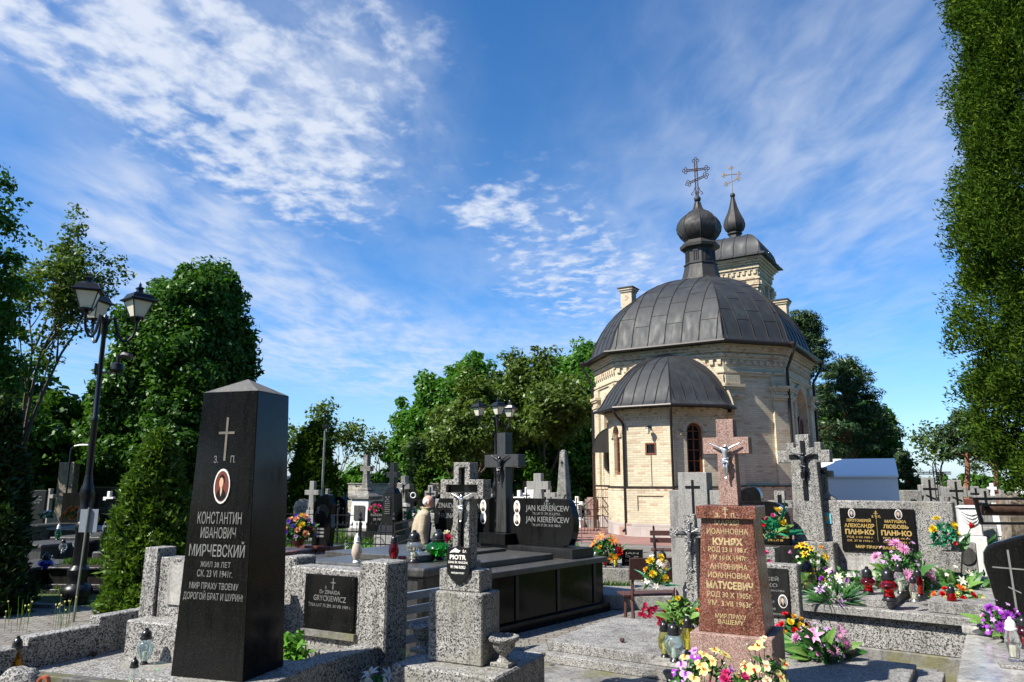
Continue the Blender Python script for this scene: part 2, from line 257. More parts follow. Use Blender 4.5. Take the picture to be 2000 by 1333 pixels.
MT['beige']=plain('beige_cotton',(.36,.30,.205),.85,var=.12,vs=30,bump=.5); MT['bluecloth']=plain('dark_blue_cotton',(.02,.035,.16),.8,var=.2); MT['khaki']=plain('olive_khaki_cotton',(.13,.13,.085),.85,var=.15,bump=.4); MT['trouser']=plain('tan_trouser_cloth',(.32,.27,.2),.85,var=.1); MT['paper']=plain('white_paper',(.85,.85,.85),.7,var=.03); MT['shoe']=plain('dark_leather',(.03,.02,.015),.5)
MT['brownpot']=plain('brown_plastic_pot',(.22,.10,.04),.4,var=.1)
MT['engrave']=plain('dull_bronze_engraving',(.17,.15,.12),.5,.3,var=.2)
MT['capstone']=speck('unpolished_dark_granite',[(0,.10),(.4,.13),(.8,.19)],240,.7,.1,(.8,1),3.)
MT['soil']=plain('dark_soil',(.05,.04,.03),.95,var=.4,vs=14,bump=.6)
# ------------------------------------------------------------------ mesh helpers
class MB:
    def __init__(s): s.v=[]; s.f=[]; s.T=Matrix.Identity(4)
    def add(s,vs,fs):
        o=len(s.v); T=s.T
        s.v.extend([tuple(T@Vector(p)) for p in vs]); s.f.extend([tuple(o+i for i in f) for f in fs]); return s
    def frus(s,x0,x1,y0,y1,z0,X0,X1,Y0,Y1,z1):
        v=[(x0,y0,z0),(x1,y0,z0),(x1,y1,z0),(x0,y1,z0),(X0,Y0,z1),(X1,Y0,z1),(X1,Y1,z1),(X0,Y1,z1)]
        return s.add(v,[(3,2,1,0),(4,5,6,7),(0,1,5,4),(1,2,6,5),(2,3,7,6),(3,0,4,7)])
    def box(s,x0,x1,y0,y1,z0,z1): return s.frus(x0,x1,y0,y1,z0,x0,x1,y0,y1,z1)
    def cb(s,cx,cy,w,d,z0,z1): return s.box(cx-w/2,cx+w/2,cy-d/2,cy+d/2,z0,z1)
    def ct(s,cx,cy,w0,d0,z0,w1,d1,z1): return s.frus(cx-w0/2,cx+w0/2,cy-d0/2,cy+d0/2,z0,cx-w1/2,cx+w1/2,cy-d1/2,cy+d1/2,z1)
    def prism(s,poly,z0,z1,top=None):
        n=len(poly); top=top or poly
        v=[(x,y,z0) for x,y in poly]+[(x,y,z1) for x,y in top]
        return s.add(v,[tuple(range(n))[::-1],tuple(range(n,2*n))]+[(i,(i+1)%n,n+(i+1)%n,n+i) for i in range(n)])
    def slab(s,poly,y0,y1):   # poly in x,z seen from the front (counter-clockwise)
        n=len(poly); v=[(x,y0,z) for x,z in poly]+[(x,y1,z) for x,z in poly]
        return s.add(v,[tuple(range(n)),tuple(range(n,2*n))[::-1]]+[((i+1)%n,i,n+i,n+(i+1)%n) for i in range(n)])
    def lathe(s,prof,n=16,cx=0,cy=0,fl=0.,sq=1.):
        v=[];f=[]; m=len(prof)
        for j,(r,z) in enumerate(prof):
            for i in range(n):
                a=2*PI*i/n+PI/n; rr=r*(1+fl*math.cos(a*n/2)) if fl else r
                v.append((cx+rr*math.cos(a),cy+rr*sq*math.sin(a),z))
        for j in range(m-1):
            for i in range(n): k=(i+1)%n; f.append((j*n+i,j*n+k,(j+1)*n+k,(j+1)*n+i))
        f.append(tuple(range(n))[::-1]); f.append(tuple((m-1)*n+i for i in range(n)))
        return s.add(v,f)
    def tube(s,pts,r,n=6,closed=False):
        pts=[Vector(p) for p in pts]; m=len(pts); rr=r if hasattr(r,'__len__') else [r]*m
        v=[];f=[]; up=None
        for i,p in enumerate(pts):
            if closed: t=(pts[(i+1)%m]-pts[i-1])
            else: t=(pts[min(i+1,m-1)]-pts[max(i-1,0)])
            t.normalize()
            if up is None: up=Vector((0,0,1)) if abs(t.z)<.9 else Vector((1,0,0))
            a=t.cross(up).normalized(); b=a.cross(t).normalized(); up=b
            for k in range(n):
                q=2*PI*k/n; v.append(p+(a*math.cos(q)+b*math.sin(q))*rr[i])
        for i in range(m if closed else m-1):
            j=(i+1)%m
            for k in range(n): l=(k+1)%n; f.append((i*n+k,i*n+l,j*n+l,j*n+k))
        if not closed: f.append(tuple(range(n))[::-1]); f.append(tuple((m-1)*n+k for k in range(n)))
        return s.add(v,f)
    def ball(s,c,r,n=10):
        rx,ry,rz=r if hasattr(r,'__len__') else (r,r,r); m=max(4,n//2); v=[];f=[]
        for j in range(1,m):
            t=PI*j/m
            for i in range(n): a=2*PI*i/n; v.append((c[0]+rx*math.sin(t)*math.cos(a),c[1]+ry*math.sin(t)*math.sin(a),c[2]+rz*math.cos(t)))
        v+= [(c[0],c[1],c[2]+rz),(c[0],c[1],c[2]-rz)]; a=len(v)-2
        for i in range(n):
            k=(i+1)%n; f.append((a,i,k)); f.append((a+1,(m-2)*n+k,(m-2)*n+i))
            for j in range(m-2): f.append((j*n+i,(j+1)*n+i,(j+1)*n+k,j*n+k))
        return s.add(v,f)
    def build(s,name,mat,parent=None,smooth=False,bevel=0.,uv=True,seg=1,loc=None,rot=None,kind=None):
        me=bpy.data.meshes.new(name); me.from_pydata([tuple(v) for v in s.v],[],s.f)
        for m in (mat if isinstance(mat,(list,tuple)) else [mat]): me.materials.append(MT[m] if isinstance(m,str) else m)
        bm=bmesh.new(); bm.from_mesh(me); bmesh.ops.recalc_face_normals(bm,faces=bm.faces)
        if uv:
            l=bm.loops.layers.uv.new('UVMap')
            for f in bm.faces:
                n=f.normal
                if abs(n.z)>.8: tx=Vector((1,0,0)); ty=Vector((0,1,0))
                else: tx=Vector((-n.y,n.x,0)).normalized(); ty=Vector((0,0,1))
                for q in f.loops: c=q.vert.co; q[l].uv=(c.dot(tx),c.dot(ty))
        bm.to_mesh(me); bm.free()
        if smooth: me.shade_smooth(); me.set_sharp_from_angle(angle=R(38))
        o=bpy.data.objects.new(name,me); COL.objects.link(o); o.parent=parent
        if loc is not None: o.location=loc
        if rot is not None: o.rotation_euler=rot
        if bevel:
            b=o.modifiers.new('bevel','BEVEL'); b.width=bevel; b.segments=seg; b.limit_method='ANGLE'; b.angle_limit=R(35); b.use_clamp_overlap=True
        if kind: o['kind']=kind
        return o
def tag(o,label,cat,group=None,kind=None):
    if label: o['label']=label
    if cat: o['category']=cat
    if group: o['group']=group
    if kind: o['kind']=kind
    return o
def thing(name,label,cat,loc,rz=0.,group=None):
    o=bpy.data.objects.new(name,None); COL.objects.link(o); o.empty_display_size=.1; o.location=loc; o.rotation_euler=(0,0,rz)
    return tag(o,label,cat,group)
def copy_tree(o,parent=None):
    c=o.copy(); COL.objects.link(c); c.parent=parent
    for ch in list(o.children): copy_tree(ch,c)
    return c
def recopy(proto,loc,rz=None,label=None,group=None,scale=None):
    c=copy_tree(proto); c.location=loc
    if rz is not None: c.rotation_euler=(c.rotation_euler[0],c.rotation_euler[1],rz)
    if label: c['label']=label
    if group: c['group']=group
    if scale: c.scale=(scale,)*3 if not hasattr(scale,'__len__') else scale
    return c
_tx={}
def text_geo(s,bold=0.):
    k=(s,bold)
    if k in _tx: return _tx[k]
    cu=bpy.data.curves.new('t','FONT'); cu.body=s; cu.size=1; cu.offset=bold; cu.resolution_u=2; cu.extrude=.02
    o=bpy.data.objects.new('t',cu); COL.objects.link(o); dg=bpy.context.evaluated_depsgraph_get(); dg.update()
    me=bpy.data.meshes.new_from_object(o.evaluated_get(dg)); 
    v=[tuple(q.co) for q in me.vertices]; f=[tuple(p.vertices) for p in me.polygons]
    bpy.data.objects.remove(o); bpy.data.curves.remove(cu); bpy.data.meshes.remove(me)
    _tx[k]=(v,f); return _tx[k]
def put_text(mb,s,cx,z,h,w=None,y=0.,bold=.01,depth=.0015,align='c'):
    """letters of cap height h (m) on the plane y, facing -y; z is the base line"""
    v,f=text_geo(s,bold)
    if not v: return
    xs=[p[0] for p in v]; x0,x1=min(xs),max(xs); sy=h/.745; sx=(w/(x1-x0)) if w else sy
    ox=cx-(x0+x1)/2*sx if align=='c' else cx-x0*sx
    mb.add([(ox+p[0]*sx,y-depth*.5-p[2]/.02*depth,z+p[1]*sy) for p in v],f)
def cross_poly(w,span,z0,za,ah,H,w0=None):
    w0=w0 or w; a,b=w/2,span/2
    return [(-w0/2,z0),(w0/2,z0),(a,za),(b,za),(b,za+ah),(a,za+ah),(a,H),(-a,H),(-a,za+ah),(-b,za+ah),(-b,za),(-a,za)]
def oval(mb,cx,z,rx,rz,y0,y1,n=20):
    mb.slab([(cx+rx*math.cos(2*PI*i/n),z+rz*math.sin(2*PI*i/n)) for i in range(n)],y0,y1)
def portrait(parent,cx,z,rx,rz,y,back='photogrey',face='sepiaskin',coat='ink',T=None,hat=False):
    a=MB(); 
    if T: a.T=T
    oval(a,cx,z,rx,rz,y-.006,y); f=a.build('portrait_medallion','ceram',parent)
    b=MB(); b.T=a.T; oval(b,cx,z,rx*.86,rz*.88,y-.0075,y-.0065); b.build('backdrop',back,f)
    c=MB(); c.T=a.T; 
    c.slab([(cx-rx*.62,z-rz*.6),(cx-rx*.2,z-rz*.8),(cx+rx*.2,z-rz*.8),(cx+rx*.62,z-rz*.6),(cx+rx*.5,z-rz*.32),(cx+rx*.18,z-rz*.14),(cx-rx*.18,z-rz*.14),(cx-rx*.5,z-rz*.32)],y-.0085,y-.0078)
    oval(c,cx,z+rz*.34,rx*.34,rz*.34,y-.0085,y-.0078,12); c.build('coat_and_hair',coat,f)
    d=MB(); d.T=a.T; oval(d,cx-rx*.04,z+rz*.2,rx*.26,rz*.3,y-.0096,y-.0088,12)
    d.slab([(cx-rx*.12,z-rz*.3),(cx,z-rz*.6),(cx+rx*.12,z-rz*.3),(cx+rx*.1,z),(cx-rx*.1,z)],y-.0093,y-.0087); d.build('face',face,f)
    return f
def skin_obj(name,nodes,edges,mat,parent=None,root=0,sub=1,loc=None,rz=0.,scale=1.,mesh=None):
    if mesh is None:
        me=bpy.data.meshes.new(name); me.from_pydata([n[0] for n in nodes],edges,[])
        o=bpy.data.objects.new(name,me); COL.objects.link(o)
        m=o.modifiers.new('skin','SKIN'); m.use_smooth_shade=True; m.branch_smoothing=.3
        if not me.skin_vertices:
            bpy.context.view_layer.objects.active=o; bpy.ops.mesh.customdata_skin_add()
        for i,n in enumerate(nodes):
            sv=me.skin_vertices[0].data[i]; r=n[1]; sv.radius=r if hasattr(r,'__len__') else (r,r); sv.use_root=(i==root)
        if sub: q=o.modifiers.new('sub','SUBSURF'); q.levels=sub; q.render_levels=sub
        dg=bpy.context.evaluated_depsgraph_get(); dg.update()
        mesh=bpy.data.meshes.new_from_object(o.evaluated_get(dg)); bpy.data.objects.remove(o); bpy.data.meshes.remove(me)
        mesh.name=name
        for p in mesh.polygons: p.use_smooth=True
    else: mesh=mesh.copy()
    mesh.materials.clear(); mesh.materials.append(MT[mat])
    o=bpy.data.objects.new(name,mesh); COL.objects.link(o); o.parent=parent
    if loc is not None: o.location=loc
    o.rotation_euler=(0,0,rz); o.scale=(scale,)*3
    return o
# the figure on a crucifix, about 1 unit tall, origin at the chest centre, facing -y
_corp=None
def corpus(parent,loc,h,mat):
    global _corp
    if _corp is None:
        nodes=[((0,0,-.08),.075),((0,-.01,.06),.068),((0,-.015,.17),.085),((0,-.02,.27),.04),((.03,-.07,.33),.058),((.035,-.06,.385),.05),
          ((.1,0,.235),.045),((.24,0,.31),.032),((.40,.01,.385),.024),((.46,.01,.42),.022),
          ((-.1,0,.235),.045),((-.24,0,.31),.032),((-.40,.01,.385),.024),((-.46,.01,.42),.022),
          ((.055,-.02,-.17),.06),((.045,-.07,-.36),.042),((.02,-.02,-.5),.032),((.012,-.02,-.62),.022),((.012,-.06,-.68),.026),
          ((-.055,-.02,-.17),.06),((-.025,-.085,-.35),.042),((-.02,-.03,-.5),.032),((-.014,-.03,-.62),.022),((-.012,-.07,-.69),.026)]
        e=[(0,1),(1,2),(2,3),(3,4),(4,5),(2,6),(6,7),(7,8),(8,9),(2,10),(10,11),(11,12),(12,13),(0,14),(14,15),(15,16),(16,17),(17,18),(0,19),(19,20),(20,21),(21,22),(22,23)]
        o=skin_obj('crucifix_figure',nodes,e,mat,parent,0,1); _corp=o.data.copy(); bpy.data.objects.remove(o)
        q=MB(); q.tube([(-.1,-.02,-.06),(0,-.09,-.09),(.1,-.03,-.05)],.035,8); q.tube([(-.08,-.06,-.1),(.08,-.07,-.17),(.09,-.04,-.24)],[.05,.05,.02],8); q.tube([(-.07,-.05,-.1),(-.03,-.07,-.2)],[.05,.06],8)
        global _cloth; t=q.build('loincloth',mat,None,True); _cloth=t.data; bpy.data.objects.remove(t)
    me=_corp.copy(); me.materials.clear(); me.materials.append(MT[mat])
    o=bpy.data.objects.new('crucifix_figure',me); COL.objects.link(o); o.parent=parent; o.location=loc; o.scale=(h,)*3
    m2=_cloth.copy(); m2.materials.clear(); m2.materials.append(MT[mat]); c=bpy.data.objects.new('loincloth',m2); COL.objects.link(c); c.parent=o
    return o
# ------------------------------------------------------------------ foliage
def quad_mesh(name,cen,ax,ay,mat,parent=None,loc=None,fold=0.):
    """cen,ax,ay: (n,3) arrays; each leaf is a rhombus of two faces"""
    n=len(cen); v=np.empty((n,4,3),np.float32)
    v[:,0]=cen-ay; v[:,1]=cen+ax-ay*.1; v[:,2]=cen+ay; v[:,3]=cen-ax-ay*.1
    me=bpy.data.meshes.new(name); me.vertices.add(n*4); me.vertices.foreach_set('co',v.reshape(-1))
    me.loops.add(n*4); me.loops.foreach_set('vertex_index',np.arange(n*4,dtype=np.int32))
    me.polygons.add(n); me.polygons.foreach_set('loop_start',np.arange(0,n*4,4,dtype=np.int32)); me.polygons.foreach_set('loop_total',np.full(n,4,np.int32))
    me.update(calc_edges=True); me.materials.append(MT[mat])
    o=bpy.data.objects.new(name,me); COL.objects.link(o); o.parent=parent
    if loc is not None: o.location=loc
    return o
def rdir(n):
    a=rng.normal(size=(n,3)); return a/np.linalg.norm(a,axis=1)[:,None]
def leaves(cc,cr,per,size,up=.35,flat=.8,aspect=.55):
    """clumps at cc (m,3) with radii cr (m,); returns centre, ax, ay"""
    m=len(cc); idx=np.repeat(np.arange(m),per); n=len(idx)
    d=rdir(n); rad=rng.random(n)**.45
    off=d*(rad*cr[idx])[:,None]; off[:,2]*=flat
    cen=cc[idx]+off
    nrm=d*.55+rdir(n)*.6; nrm[:,2]+=up; nrm/=np.linalg.norm(nrm,axis=1)[:,None]
    t=np.cross(nrm,rdir(n)); t/=np.linalg.norm(t,axis=1)[:,None]+1e-9; b=np.cross(nrm,t)
    s=size*(.6+.8*rng.random(n))[:,None]
    return cen,t*s*aspect,b*s
def shell(n,cz,rx,ry,rz,lo=.55,bumps=None):
    d=rdir(n); r=lo+(1-lo)*rng.random(n)**.6
    # lobed outline
    lob=1+.18*np.sin(d[:,0]*5+cz)+.13*np.sin(d[:,1]*7+2*cz)+.16*np.sin(d[:,2]*8+cz*3+d[:,0]*4)
    p=d*(r*lob)[:,None]*np.array([rx,ry,rz]); p[:,2]+=cz; return p
def limb(mb,p0,p1,r0,r1,sag=.15,seg=5,n=5,wob=.08):
    p0=Vector(p0); p1=Vector(p1); L=(p1-p0).length; pts=[];rs=[]
    w=Vector((random.uniform(-1,1),random.uniform(-1,1),random.uniform(-.3,1)))*wob*L
    for i in range(seg+1):
        t=i/seg; q=p0.lerp(p1,t); q+=w*math.sin(PI*t)+Vector((random.uniform(-1,1),random.uniform(-1,1),random.uniform(-1,1)))*L*.02*(0<i<seg)
        q.z+=sag*L*math.sin(PI*t)*.5; pts.append(q); rs.append(r0+(r1-r0)*t)
    mb.tube(pts,rs,n)
def tree(name,label,loc,h,w,cz,rz,leaf='maple',n=300,per=70,size=.16,clump=.55,trunk=.2,group=None,cat='tree',bark='bark',limbs=26,lo=.55,up=.35,flat=.8,lobes=None,ratio=1.,fork=.35):
    """broad-leaved tree: crown centre height cz and half height rz, half width w"""
    t=thing(name,label,cat,loc,0,group); m=MB()
    if lobes is None: pts=shell(n,cz,w,w*ratio,rz,lo)
    else: 
        pts=np.concatenate([shell(int(n*k),0,a,a*ratio,b,lo)+np.array([x,y,z]) for (x,y,z,a,b,k) in lobes]); pts=pts[pts[:,2]>.25]
        zl=min(q[2]-q[4] for q in lobes); zh=max(q[2]+q[4] for q in lobes); cz=(zl+zh)/2; rz=(zh-zl)/2
    zb=cz-rz*.55; top=cz+rz*.5
    lean=Vector((random.uniform(-.3,.3),random.uniform(-.3,.3),0))
    limb(m,(0,0,-.1),lean*.5+Vector((0,0,zb)),trunk*1.25,trunk*.85,0,4,9,.02)
    limb(m,lean*.5+Vector((0,0,zb-.02)),lean+Vector((0,0,top)),trunk*.85,trunk*.2,0,5,7,.03)
    sel=pts[rng.choice(len(pts),min(limbs,len(pts)),replace=False)]
    for p in sel:
        b=zb*(1-fork*random.random()*.3)+(min(p[2],top)-zb)*random.uniform(.05,.6)
        b=max(zb*.8,b); limb(m,(lean.x*.6,lean.y*.6,b),p,trunk*random.uniform(.22,.42),.02,.12,5,5)
    m.build('trunk',bark,t,True,uv=False)
    cr=clump*(.6+.8*rng.random(len(pts)))
    c,ax,ay=leaves(pts,cr,per,size,up,flat); quad_mesh('crown',c,ax,ay,leaf,t)
    return t
def open_tree(name,label,loc,h,w,leaf='locust',seed=1,per=26,size=.12,clump=.5,trunk=.18,depth=4,group=None,bark='bark',z0=.25,dens=1.,lean=(0,0)):
    """a branching, half bare tree: recursive limbs, leaf tufts along the twigs"""
    rnd=random.Random(seed); t=thing(name,label,'tree',loc,0,group); m=MB(); tips=[]
    def grow(p,d,L,r,k):
        pts=[p];rs=[r]; q=p.copy(); dd=d.copy()
        for i in range(4):
            dd=(dd+Vector((rnd.uniform(-1,1),rnd.uniform(-1,1),rnd.uniform(-.4,.7)))*.22).normalized(); q=q+dd*L/4; pts.append(q.copy()); rs.append(r*(1-.14*(i+1)))
        m.tube(pts,rs,6 if r>.04 else 4)
        if k<=1: tips.extend([pts[2],pts[3],pts[4]])
        if k<=0: return
        nb=3 if k>1 else 3
        for j in range(nb):
            a=rnd.uniform(0,2*PI); s=rnd.uniform(.45,1.05); side=Vector((math.cos(a),math.sin(a),0))
            nd=(dd+side*s+Vector((0,0,.12))).normalized(); st=pts[4] if j<2 else pts[rnd.choice((2,3))]
            grow(st,nd,L*rnd.uniform(.6,.8),r*.5,k-1)
    base=Vector((0,0,-.1)); 
    zt=h*z0; limb(m,base,(lean[0]*.3,lean[1]*.3,zt),trunk,trunk*.8,0,3,8,.02)
    for j in range(3):
        a=2*PI*j/3+rnd.uniform(-.5,.5); grow(Vector((lean[0]*.3,lean[1]*.3,zt-.05)),Vector((math.cos(a)*w/h*.8+lean[0]/h,math.sin(a)*w/h*.8+lean[1]/h,.9)).normalized(),(h-zt)*.36,trunk*.6,depth-1)
    # keep the whole tree inside its height and half width
    V=np.array(m.v); mx=max(.1,V[:,2].max()); kz=h*.97/mx; rr_=np.percentile(np.hypot(V[:,0],V[:,1]),99); kx=min(1.2,w/max(.1,rr_))
    V[:,2]*=kz; V[:,0]*=kx; V[:,1]*=kx; m.v=[tuple(q) for q in V]; tips=[Vector((q.x*kx,q.y*kx,q.z*kz)) for q in tips]
    m.build('trunk',bark,t,True,uv=False)
    tp=np.array([list(q) for q in tips]); tp=np.repeat(tp,2,axis=0)+rng.normal(scale=clump*.45,size=(len(tips)*2,3))
    if dens<1: tp=tp[rng.random(len(tp))<dens]
    c,ax,ay=leaves(tp,clump*(.5+.7*rng.random(len(tp))),per,size,.5,.6); quad_mesh('crown',c,ax,ay,leaf,t)
    return t
def thuja(name,label,loc,h,r,leaf='thuja',n=500,per=60,size=.09,clump=.16,group=None,z0=0.,prof=None,cat='tree',trunk=.1,ratio=1.,seed=0):
    """a conical or columnar evergreen of upright sprays; prof maps 0..1 height to 0..1 radius"""
    t=thing(name,label,cat,loc,0,group); prof=prof or (lambda u:(1-u)**.6*min(1,.75+u*2))
    m=MB(); limb(m,(0,0,-.1),(0,0,z0+(h-z0)*.93),trunk,.02,0,6,7,.01)
    u=rng.random(n)**.9; a=rng.random(n)*2*PI; q=np.array([prof(x) for x in u])
    rr=r*q*(.78+.30*np.sin(a*3+u*17+seed)*np.sin(u*23+a)+.08*rng.normal(size=n)); rr*=np.where(rng.random(n)<.25,rng.random(n)**.5,1)
    pts=np.stack([rr*np.cos(a),rr*np.sin(a)*ratio,z0+u*(h-z0)],1)
    for p in pts[rng.choice(n,min(30,n),replace=False)]: limb(m,(0,0,max(.05,p[2]-.5*r)),p*np.array([.85,.85,1]),.025,.008,.0,3,4)
    m.build('trunk','bark',t,True,uv=False)
    cr=clump*(.6+.8*rng.random(n)); idx=np.repeat(np.arange(n),per); N_=len(idx)
    off=rdir(N_)*(rng.random(N_)**.45*cr[idx])[:,None]; off[:,2]*=1.3; cen=pts[idx]+off
    outw=np.stack([np.cos(a[idx]),np.sin(a[idx]),np.full(N_,.7)],1)+rdir(N_)*1.15; outw/=np.linalg.norm(outw,axis=1)[:,None]
    sd=np.cross(outw,rdir(N_)); sd/=np.linalg.norm(sd,axis=1)[:,None]+1e-9; s=size*(.5+.9*rng.random(N_))[:,None]
    quad_mesh('crown',cen,sd*s*.33,outw*s,leaf,t); return t
def pine(name,label,loc,h,w,z0,n=130,per=90,size=.14,clump=.55,group=None,seed=1,lean=0.,leaf='pine'):
    t=thing(name,label,'tree',loc,0,group); m=MB(); rnd=random.Random(seed)
    limb(m,(0,0,-.1),(lean,0,h*.95),.2,.04,0,7,8,.015)
    pts=[]
    for i in range(n):
        u=rnd.random()**.8; z=z0+(h-z0)*u; rad=w*(1-.75*u**1.5)*(.5+.5*math.sin(u*19+seed)**2)
        a=rnd.uniform(0,2*PI); r_=rad*(.35+.65*rnd.random()**.5); p=(lean*z/h+r_*math.cos(a),r_*math.sin(a),z+rnd.uniform(-.2,.3)); pts.append(p)
        if i%3==0: limb(m,(lean*z/h,0,z-.3*rad),p,.05,.012,.1,4,4)
    m.build('trunk','pinebark',t,True,uv=False)
    pp=np.array(pts); c,ax,ay=leaves(pp,clump*(.6+.7*rng.random(n)),per,size,.5,.45,.22); quad_mesh('crown',c,ax,ay,leaf,t); return t
# ------------------------------------------------------------------ setting
def sheet(name,pts,z,mat,kind='structure'):
    m=MB(); m.add([(p[0],p[1],z) for p in pts],[tuple(range(len(pts)))]); o=m.build(name,mat); 
    if kind: o['kind']=kind
    return o
def groundmat():
    m,n,b=nm('ground_grass_soil'); b.inputs['Roughness'].default_value=.95; t=N(n,'ShaderNodeTexCoord')
    q=N(n,'ShaderNodeTexNoise'); q.inputs['Scale'].default_value=.7; q.inputs['Detail'].default_value=12; q.inputs['Roughness'].default_value=.7; n.links.new(t.outputs['Object'],q.inputs[0])
    r=ramp(n,[(.32,(.05,.045,.025)),(.48,(.05,.085,.02)),(.6,(.075,.13,.02)),(.75,(.12,.15,.04))]); n.links.new(q.outputs[0],r.inputs[0]); n.links.new(r.outputs[0],b.inputs['Base Color'])
    u=N(n,'ShaderNodeBump'); u.inputs['Distance'].default_value=.05; q3=N(n,'ShaderNodeTexNoise'); q3.inputs['Scale'].default_value=25; q3.inputs['Detail'].default_value=6; n.links.new(t.outputs['Object'],q3.inputs[0]); n.links.new(q3.outputs[0],u.inputs['Height']); n.links.new(u.outputs[0],b.inputs['Normal'])
    return m
MT['ground']=groundmat()
sheet('ground',[(-900,-300),(900,-300),(900,1500),(-900,1500)],0,'ground')
def gp(L): return [tuple(G(x,y,0))[:2] for x,y in L]
# paved ground between the near graves and the path on the left
pav=[(-14,1.0),(8,1.0),(9.2,8.2),(6.2,10.2),(4.6,9.6),(2.6,10.6),(1.6,11.0),(-1.5,10.6),(-3.0,9.4),(-5.4,11.0),(-7,11.6),(-9.4,12.6),(-14,13.5)]
sheet('path',pav,.004,'paver')
sheet('left_path',[(-12.5,11.9),(-8.9,12.4),(-7.7,17),(-10.2,34),(-13,34),(-11.2,18)],.006,'paver')
CA=R(33); CC=Vector((8.0,29.95,0))
def cl(x,y): return (CC.x+x*math.cos(CA)+y*math.sin(CA), CC.y-x*math.sin(CA)+y*math.cos(CA))
plaza=gp([(1128,1060),(1135,1072),(1215,1100),(1300,1120),(1390,1150)])+[(9.5,13.5),(16,14),(22,20),(20,40),(4,44),(-2,44),(1.6,36),(2.6,28)]
sheet('plaza',plaza,.005,'paver')
rp=[cl(*q) for q in [(-3.0,-9.2),(3.2,-9.2),(7.4,-4.6),(7.4,6),(-7.4,6),(-8.6,-4.6)]]
sheet('church_apron',rp,.010,'redpaver')
k=MB(); a=Vector((-14,13.05,0)); 
for (x0,y0),(x1,y1) in [((-13.5,12.5),(-9.2,11.65)),((-9.2,11.65),(-6.6,11.15))]:
    d=(Vector((x1,y1,0))-Vector((x0,y0,0))); nn=Vector((-d.y,d.x,0)).normalized()*.05
    k.prism([(x0-nn.x,y0-nn.y),(x1-nn.x,y1-nn.y),(x1+nn.x,y1+nn.y),(x0+nn.x,y0+nn.y)],0,.05)
k.build('path_kerb','concrete',kind='structure')
# ------------------------------------------------------------------ church
ch=thing('brick_church','small yellow brick Orthodox church with dark copper domes and onion cupolas','church',CC,-CA)
def poff(poly,d):
    n=len(poly); out=[]
    for i in range(n):
        p0,p1,p2=[Vector(poly[(i+j)%n]+(0,)) for j in (-1,0,1)]
        e1=(p1-p0).normalized(); e2=(p2-p1).normalized(); n1=Vector((e1.y,-e1.x,0)); n2=Vector((e2.y,-e2.x,0))
        q=(n1+n2); q=q/(1+n1.dot(n2)); r=p1+q*d; out.append((r.x,r.y))
    return out
def reuv(me):
    bm=bmesh.new(); bm.from_mesh(me); l=bm.loops.layers.uv.verify(); bm.normal_update()
    for f in bm.faces:
        n=f.normal
        if abs(n.z)>.8: tx=Vector((1,0,0)); ty=Vector((0,1,0))
        else: tx=Vector((-n.y,n.x,0)).normalized(); ty=Vector((0,0,1))
        for q in f.loops: c=q.vert.co; q[l].uv=(c.dot(tx),c.dot(ty))
    bm.to_mesh(me); bm.free()
def carve(o,mb):
    par=o.parent; o.parent=None
    c=mb.build('cut','brick'); m=o.modifiers.new('b','BOOLEAN'); m.operation='DIFFERENCE'; m.object=c; m.solver='EXACT'
    bpy.context.view_layer.update(); dg=bpy.context.evaluated_depsgraph_get(); dg.update()
    me=bpy.data.meshes.new_from_object(o.evaluated_get(dg)); o.modifiers.clear(); o.data=me; bpy.data.objects.remove(c); reuv(me); o.parent=par
PM=[(-2.15,-4.15),(1.98,-4.15),(3.58,-2.25),(3.58,2.1),(1.98,4.15),(-2.15,4.15),(-3.95,2.2),(-3.95,-2.2)]
def faceT(p0,p1):  # frame at the middle of a wall, x along the wall, -y outwards (polygon is counter-clockwise)
    c=(Vector(p0)+Vector(p1))/2; d=(Vector(p1)-Vector(p0)); a=math.atan2(d.y,d.x)
    return Matrix.Translation((c.x,c.y,0))@Matrix.Rotation(a,4,'Z'), d.length
def archpoly(w,z0,zs,n=10): # opening w wide, from z0, springing at zs
    return [(-w/2,z0),(w/2,z0)]+[(w/2*math.cos(PI*i/n),zs+w/2*math.sin(PI*i/n)) for i in range(n+1)]
def ringpoly(mb,r0,r1,zc,y0,y1,a0=0,a1=PI,n=16,legs=0.):
    for i in range(n):
        t0=a0+(a1-a0)*i/n; t1=a0+(a1-a0)*(i+1)/n
        mb.slab([(r0*math.cos(t0),zc+r0*math.sin(t0)),(r1*math.cos(t0),zc+r1*math.sin(t0)),(r1*math.cos(t1),zc+r1*math.sin(t1)),(r0*math.cos(t1),zc+r0*math.sin(t1))],y0,y1)
    if legs: mb.box(r0,r1,y0,y1,zc-legs,zc-.001); mb.box(-r1,-r0,y0,y1,zc-legs,zc-.001)
wall=MB().prism(PM,.5,6.45).build('wall','brick',ch)
cut=MB()
for i in (2,6):
    T,L=faceT(PM[i],PM[(i+1)%8]); cut.T=T; cut.slab(archpoly(1.9,1.85,4.3),-.3,.22)
T,L=faceT(PM[7],PM[0]); cut.T=T; cut.slab(archpoly(.62,2.2,4.3),-.3,.25)
carve(wall,cut)
pl=MB().prism(poff(PM,.10),0,.5)
pl.build('stone_plinth','plinth',ch,bevel=.03)
MB().prism(poff(PM,.13),.5,.58).build('plinth_cap','brick',ch)
m=MB().prism(poff(PM,.10),.58,1.5).prism(poff(PM,.12),1.5,1.62); m.build('base_course','bricktrim',ch)
MB().prism(poff(PM,.15),1.62,1.66).build('sill_flashing','darkmetal',ch)
